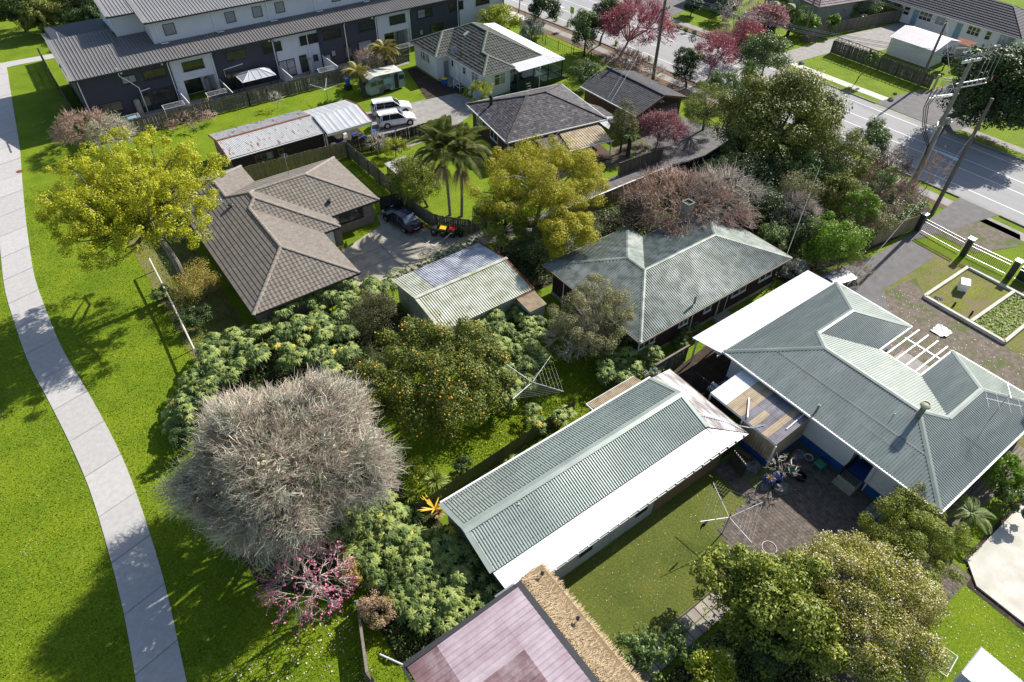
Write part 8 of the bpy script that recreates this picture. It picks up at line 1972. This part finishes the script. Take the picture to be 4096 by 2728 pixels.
# ---- rice-paper plants: every large leaf is a piece
def palm_leaf(name,mat,lobes=9,sd=1):
 r=np.random.default_rng(sd);V=[(0,0,0)];F=[];n=lobes
 for i in range(n):
  a0=math.radians(-158+316*(i+.0)/n);a1=math.radians(-158+316*(i+1.0)/n);am=(a0+a1)/2;q=r.uniform(.9,1.08)*(1-.22*abs(am)/3.1)
  def pt(a,rr):return(rr*math.cos(a),rr*math.sin(a),.10*math.cos(0)-.42*rr*rr+.05*math.sin(a*5))
  b=len(V);V+=[pt(a0,.46*q),pt(am-.13,.86*q),pt(am-.05,.72*q),pt(am,1.0*q),pt(am+.07,.74*q),pt(am+.14,.84*q),pt(a1,.46*q)]
  V.append((.5*q*math.cos(am),.5*q*math.sin(am),.10-.42*.25+.055));m=b+7
  F+=[[0,b,m],[m,b,b+1],[m,b+1,b+2],[m,b+2,b+3],[m,b+3,b+4],[m,b+4,b+5],[m,b+5,b+6],[0,m,b+6]]
 V[0]=(0,0,.12);mb=MB();mb.add(V,F);me=mb.mesh(name);me.materials.append(M_(mat));return me
LEAVES=[palm_leaf('leaf','leaf_rice',9,1),palm_leaf('leaf','leaf_rice',8,2),palm_leaf('leaf','leaf_rice_dark',9,3)];YL=palm_leaf('leaf','leaf_rice_yellow',9,4)
def rice(x,y,h,label,group,dark=.3,R=.36):
 SEED[0]+=1;r=np.random.default_rng(SEED[0]);t=thing('rice_paper_plant',label,'plant',(x,y,0),group)
 m=MB();m.tube([(x,y,0),(x+.05,y-.04,h*.5),(x,y,h)],[.05,.045,.035],6);n=int(r.integers(9,13));k0=r.uniform(0,6)
 for i in range(n):
  a=k0+i*2.39996;f=i/n;d=.16+.48*f+r.uniform(0,.08);z=h+.38*(1-f)-.12*f+r.uniform(-.05,.05);px,py=x+d*math.cos(a),y+d*math.sin(a)
  m.tube([(x,y,h-.12*f),(px,py,z)],.012,3)
  me=YL if r.uniform()<.012 else(LEAVES[2]if r.uniform()<dark or f>.85 else LEAVES[int(r.integers(0,2))])
  tilt=.05+.38*f;s=R*r.uniform(.85,1.25)*(.85+.35*f)
  piece('leaf',me,t,(px,py,z),(r.uniform(-.15,.15),tilt,a),(s,s,s))
 obj('stem',m,'bark_grey',t);return t
def region(poly,zc,dmin,label,group,dark=.42,R=.43,limit=60,hj=.45):
 P=[at(p[0],p[1],zc)[:2]for p in poly];xs=[p[0]for p in P];ys_=[p[1]for p in P];r=np.random.default_rng(len(poly)*7+int(xs[0]));got=[]
 for _ in range(4000):
  q=(r.uniform(min(xs),max(xs)),r.uniform(min(ys_),max(ys_)))
  if in_poly(q[0],q[1],P)and all((q[0]-g[0])**2+(q[1]-g[1])**2>dmin**2 for g in got):
   got.append(q)
   if len(got)>=limit:break
 for q in got:rice(q[0],q[1],zc-.3+r.uniform(-hj,hj*.7),label,group,dark,R)
 return len(got)
region([(715,1560),(830,1340),(1050,1270),(1180,1190),(1330,1130),(1500,1110),(1580,1105),(1470,1180),(1400,1250),(1400,1400),(1470,1430),(1400,1520),(1240,1440),(1100,1420),(950,1470),(780,1600),(700,1680)],2.0,.8,'large-leaved rice-paper plant in the thicket between the brown tiled house and the orange tree','rice-paper plants in the upper thicket',limit=70)
region([(1840,1310),(2020,1230),(2100,1190),(2170,1300),(2160,1420),(2060,1600),(2010,1560),(1990,1420),(1900,1340)],2.0,.78,'large-leaved rice-paper plant between the old shed and the old clothesline','rice-paper plants behind the orange tree',limit=26)
region([(1340,2060),(1480,2010),(1560,2090),(1700,2110),(1800,2100),(1850,2190),(1910,2260),(1985,2370),(1900,2440),(1770,2500),(1640,2450),(1560,2330),(1440,2260),(1350,2180)],1.7,.68,'large-leaved rice-paper plant in the thicket left of the long shed','rice-paper plants left of the long shed',.36,.42,52)
region([(2440,1340),(2560,1370),(2640,1400),(2600,1480),(2500,1500),(2420,1480)],1.7,.75,'large-leaved rice-paper plant at the near corner of the faded green roof','rice-paper plants by the faded green roof',limit=13)
region([(2660,1300),(2780,1270),(2800,1300),(2720,1370)],.9,.7,'shaded rice-paper plant along the brick wall of the faded green roofed house','rice-paper plants along the brick wall',.8,.28,6,.2)
region([(695,1560),(760,1560),(745,1700),(690,1730),(670,1650)],1.3,.7,'rice-paper plant at the park edge of the upper thicket','rice-paper plants at the park edge',limit=8)
for k,(px,py,h)in enumerate(((2150,1690,1.2),(2235,1668,1.3),(2265,1650,1.0),(2130,1640,.9),(2065,1850,.7))):q=at(px,py,h);rice(q[0],q[1],h,('rice-paper plant by the olive fence, nearest the orange fruit','rice-paper plant by the olive fence beside the lean-to','rice-paper plant tight against the olive fence and long shed roof','small pale rice-paper plant on the lawn side of the olive fence','low rice-paper plant between the olive fence and long shed')[k],None)
for k in range(9):
 px,py=1560+k*42,1100-k*17;q=at(px,py,.7);rice(q[0],q[1],.55,'low rice-paper plant in the row between the concrete yard and old shed','low rice-paper plants behind the old shed',.7,.24)
for k,(px,py)in enumerate(((1420,2105),(1460,2060),(1545,1995),(1580,2050))):q=at(px,py,1.3);rice(q[0],q[1],1.3,('isolated rice-paper plant nearest the lichen tree twigs','rice-paper plant just right of the isolated one by the lichen tree','tall pale rice-paper plant left of the sword-leaved clump','rice-paper plant directly below the sword-leaved clump')[k],None,0,.38)
# ---- fruit
r=np.random.default_rng(55)
ico=MB();ico.lathe((0,0,-.055),[(0.0,0),(.045,.015),(.06,.055),(.045,.095),(0.0,.11)],8);orange_me=ico.mesh('orange',True);orange_me.materials.append(M_('orange_fruit'))
ot=[o for o in bpy.data.objects if o.name=='orange_tree'][0];c,R,b=place(1755,1500,3.0,345)
cm=[o for o in ot.children if o.name.startswith('crown')][0].data;co=np.zeros(len(cm.vertices)*3);cm.vertices.foreach_get('co',co);co=co.reshape(-1,3)[::4]
dd=(co-c)/np.array([R,R,2.8]);out=co[(dd**2).sum(1)>.62];vis=out[((out-np.array([0,0,CAM_H]))@RM[:,2]).argsort()[:int(len(out)*.75)]]
for i in r.permutation(len(vis))[:190]:p=vis[i]+unit(vis[i]-c)*.10;piece('orange',orange_me,ot,tuple(p),scale=(.8+r.uniform(0,.4),)*3)
fall=0
while fall<42:
 q=at(r.uniform(1780,2230),r.uniform(1560,1900))
 if 15<q[0]<21.5 and 21.8<q[1]<27.3 and(q[0]-q[1]*.3)>7.5:
  o=bpy.data.objects.new('fallen_orange',orange_me);COL.objects.link(o);o.location=(q[0],q[1],.05);tag(o,'fallen orange lying on the grass between the orange tree and the olive fence','orange','oranges fallen on the back lawn');fall+=1
# ---- petals, daisies, litter
def scatter(name,n,poly,size,mat,z=.03,flatn=True,bias=None):
 r=np.random.default_rng(n);xs=[p[0]for p in poly];ys_=[p[1]for p in poly];P=[]
 cl=[(r.uniform(min(xs),max(xs)),r.uniform(min(ys_),max(ys_)))for _ in range(max(3,n//12))]
 while len(P)<n:
  if bias:k=cl[int(r.integers(0,len(cl)))];q=(k[0]+r.normal()*bias,k[1]+r.normal()*bias)
  else:q=(r.uniform(min(xs),max(xs)),r.uniform(min(ys_),max(ys_)))
  if in_poly(q[0],q[1],poly):P.append((q[0],q[1],z))
 P=np.array(P);m=MB();leafquads(m,P,np.tile([0,0,1.0],(n,1))+r.normal(size=(n,3))*.25,size,.8,r);o=obj(name,m,mat);o['kind']='stuff';return o
scatter('fallen_petals',420,[(2.8,18.5),(-4,19),(-4.2,10),(1.8,9)],.10,'petal_fallen')
scatter('daisies',260,[(-4.3,12),(2.6,12),(1.5,22),(-1.5,30),(-4.2,28)],.045,'petal_white',bias=.5);scatter('daisies',90,[(-14,12),(-7.2,20),(-7.4,45),(-14,60)],.05,'petal_white',bias=.3);scatter('daisies',130,[(-3.8,60),(5,55),(2,100),(-1,100)],.07,'petal_white',bias=.5);scatter('daisies',220,[(15,22),(21,22),(26,28),(18,29)],.045,'petal_white',bias=.6)
scatter('leaf_litter',200,[(12,7.1),(22,7.1),(25.7,12.4),(12.5,12.4)],.05,'petal_fallen',.03);scatter('leaf_litter',300,[(21,-1),(32,-1),(32,10.4),(22,8)],.028,'petal_white',.05);scatter('leaf_litter',420,[(45.5,1),(53.5,1),(53.5,16),(45.5,17)],.09,'petal_fallen',.03);scatter('dandelions',60,[(-14,12),(3,12),(3,40),(-14,60)],.05,'bin_yellow',bias=.0 or None)
scatter('yard_daisies',200,[(29,-9),(34,-3),(33.5,1),(27,-1.5)],.05,'petal_white');scatter('yard_daisies',120,[(27,9.0),(29.2,8.2),(28.6,10.3),(27,10.4)],.05,'petal_white',.04);scatter('leaf_litter',260,[(46,18),(60,18),(60,20),(46,21)],.08,'leaf_dead',.04)
scatter('weed_leaves',900,[(53.7,7.4),(60,7.2),(60.1,9.6),(53.7,9.8)],.16,'leaf_bright',.18);scatter('weed_leaves',260,[(12,5.6),(20.8,5.6),(20.8,6.9),(12,6.9)],.12,'leaf_bright',.06,bias=.12);scatter('weed_leaves',320,[(41,8.5),(43.5,8.5),(43.5,9.6),(41,9.6)],.18,'leaf_bright',.4)
# tufts that break up the lawn near the camera
def tufts(name,poly,n,mat,h=.06,park=False):
 r=np.random.default_rng(n);xs=[p[0]for p in poly];ys_=[p[1]for p in poly]
 P=np.stack([r.uniform(min(xs),max(xs),n),r.uniform(min(ys_),max(ys_),n),np.zeros(n)],1)
 if park:P[:,1]=8+67*r.uniform(0,1,n)**1.8
 ok=np.array([not park or(p[0]>smooth_x(p[1])+.05 or p[0]<smooth_x(p[1])-2.35)for p in P]);P=P[ok];n=len(P)
 A=r.uniform(0,2*np.pi,n);L=h*r.uniform(.6,1.5,n);e=np.stack([np.cos(A),np.sin(A),np.zeros(n)],1)*.035
 t=P+np.stack([r.normal(size=n)*.04,r.normal(size=n)*.04,L],1);V=np.stack([P-e,P+e,t],1).reshape(-1,3);m=MB();m.add(V,np.arange(3*n).reshape(n,3));o=obj(name,m,mat);o['kind']='stuff'
leafmat('blade',[(0.10,0.13,0.005),(0.22,0.27,0.01),(0.38,0.42,0.03)],.3,gain=1.0)
tufts('grass_tufts',[(-16,8),(4,75)],110000,'blade',park=True);tufts('grass_tufts',[(13,20),(27,32)],30000,'blade')
# boundary fence with the pale top rail beside the park
p0,p1=at(597,1035,1.3),at(797,1440,1.3)
pf_=thing('boundary_rail','low boundary fence with a bleached white top rail under the lime yellow tree','fence',(p1[0],p1[1],0));obj('top_rail',MB().tube([tuple(p0),tuple((p0+p1)/2+np.array([.05,0,-.05])),tuple(p1)],.07,7),'concrete_pale',pf_)
for k in range(6):q=p0+(p1-p0)*k/5;obj('post',MB().box(q[0]-.05,q[1]-.05,0,q[0]+.05,q[1]+.05,1.24),'timber_weathered',pf_)
# low undergrowth over the beds
def undergrowth(poly,n,h,size,mat,seed):
 r=np.random.default_rng(seed);xs=[p[0]for p in poly];ys_=[p[1]for p in poly];P=[]
 while len(P)<n:
  q=(r.uniform(min(xs),max(xs)),r.uniform(min(ys_),max(ys_)))
  if in_poly(q[0],q[1],poly):P.append((q[0],q[1],0))
 P=np.array(P);w=.5+.5*np.sin(P[:,0]*1.7+seed)*np.sin(P[:,1]*1.3);P[:,2]=.05+h*w*r.uniform(.2,1,n)
 m=MB();leafquads(m,P,np.tile([0,0,1.2],(n,1))+r.normal(size=(n,3))*.6,size,.55,r);o=obj('undergrowth',m,mat);o['kind']='stuff'
BED=[(9.0,20.0),(3.0,18.5),(-.4,22.0),(-.8,30.5),(.4,35.6),(2.6,39.6),(7,40.9),(17.2,40.6),(17.3,31.6),(10.5,31.2),(8.8,25)]
undergrowth(BED,26000,.9,.16,'ground_leaf',1);undergrowth([(3.7,14.0),(3.8,18.0),(9.6,20.4),(9.7,12.8),(4.0,12.8)],7000,.7,.14,'ground_leaf',2)
UT=[(45.7,22),(59.5,20.3),(66.5,21),(69.0,24),(68.0,38.4),(60,38.4),(54,38.2),(47.5,38.0),(38,33.4),(45.6,31.5),(45.6,24)]
undergrowth(UT,26000,1.3,.22,'leaf_mid',3);undergrowth(UT,12000,1.0,.2,'leaf_bright',4);undergrowth([(28,33.5),(38,33.4),(47,38.6),(40,39.2),(28.5,40.2),(26.7,36)],9000,.8,.18,'ground_leaf',5)
undergrowth([(14,5.4),(21,5.4),(21,-6),(10,-6)],9000,.8,.16,'leaf_mid',6);undergrowth([(2.6,41.2),(6.5,41.2),(6.5,60),(3.8,60)],5000,.5,.12,'ground_leaf',7)
for a in(('belt_tree','rounded dark green tree between the massive bronze tree and the road','tree',3260,560,3.6,110,3.0,'leaf_bronze',15000,.17,.5),('belt_tree','olive tree crown behind the twisted pale shrub','tree',3240,690,3.2,115,2.6,'leaf_mid',13000,.16,.5),('belt_tree','dark olive tree between the bronze roadside tree and the lime shrub','tree',3360,780,2.8,110,2.4,'leaf_bronze',12000,.15,.5),('belt_tree','dark green tree at the driveway edge below the tall palm','tree',2880,690,2.6,95,2.2,'leaf_mid',10000,.15,.5),('belt_tree','small green tree between the dead vine and the faded green roof corner','tree',3090,960,2.0,75,1.6,'leaf_mid',6000,.13,.5)):
 tree(*a,'bark_dark',.14,55)
undergrowth([(11.6,5.2),(20.8,5.2),(20.8,-6),(9,-6)],9000,1.2,.15,'leaf_magnolia',9)
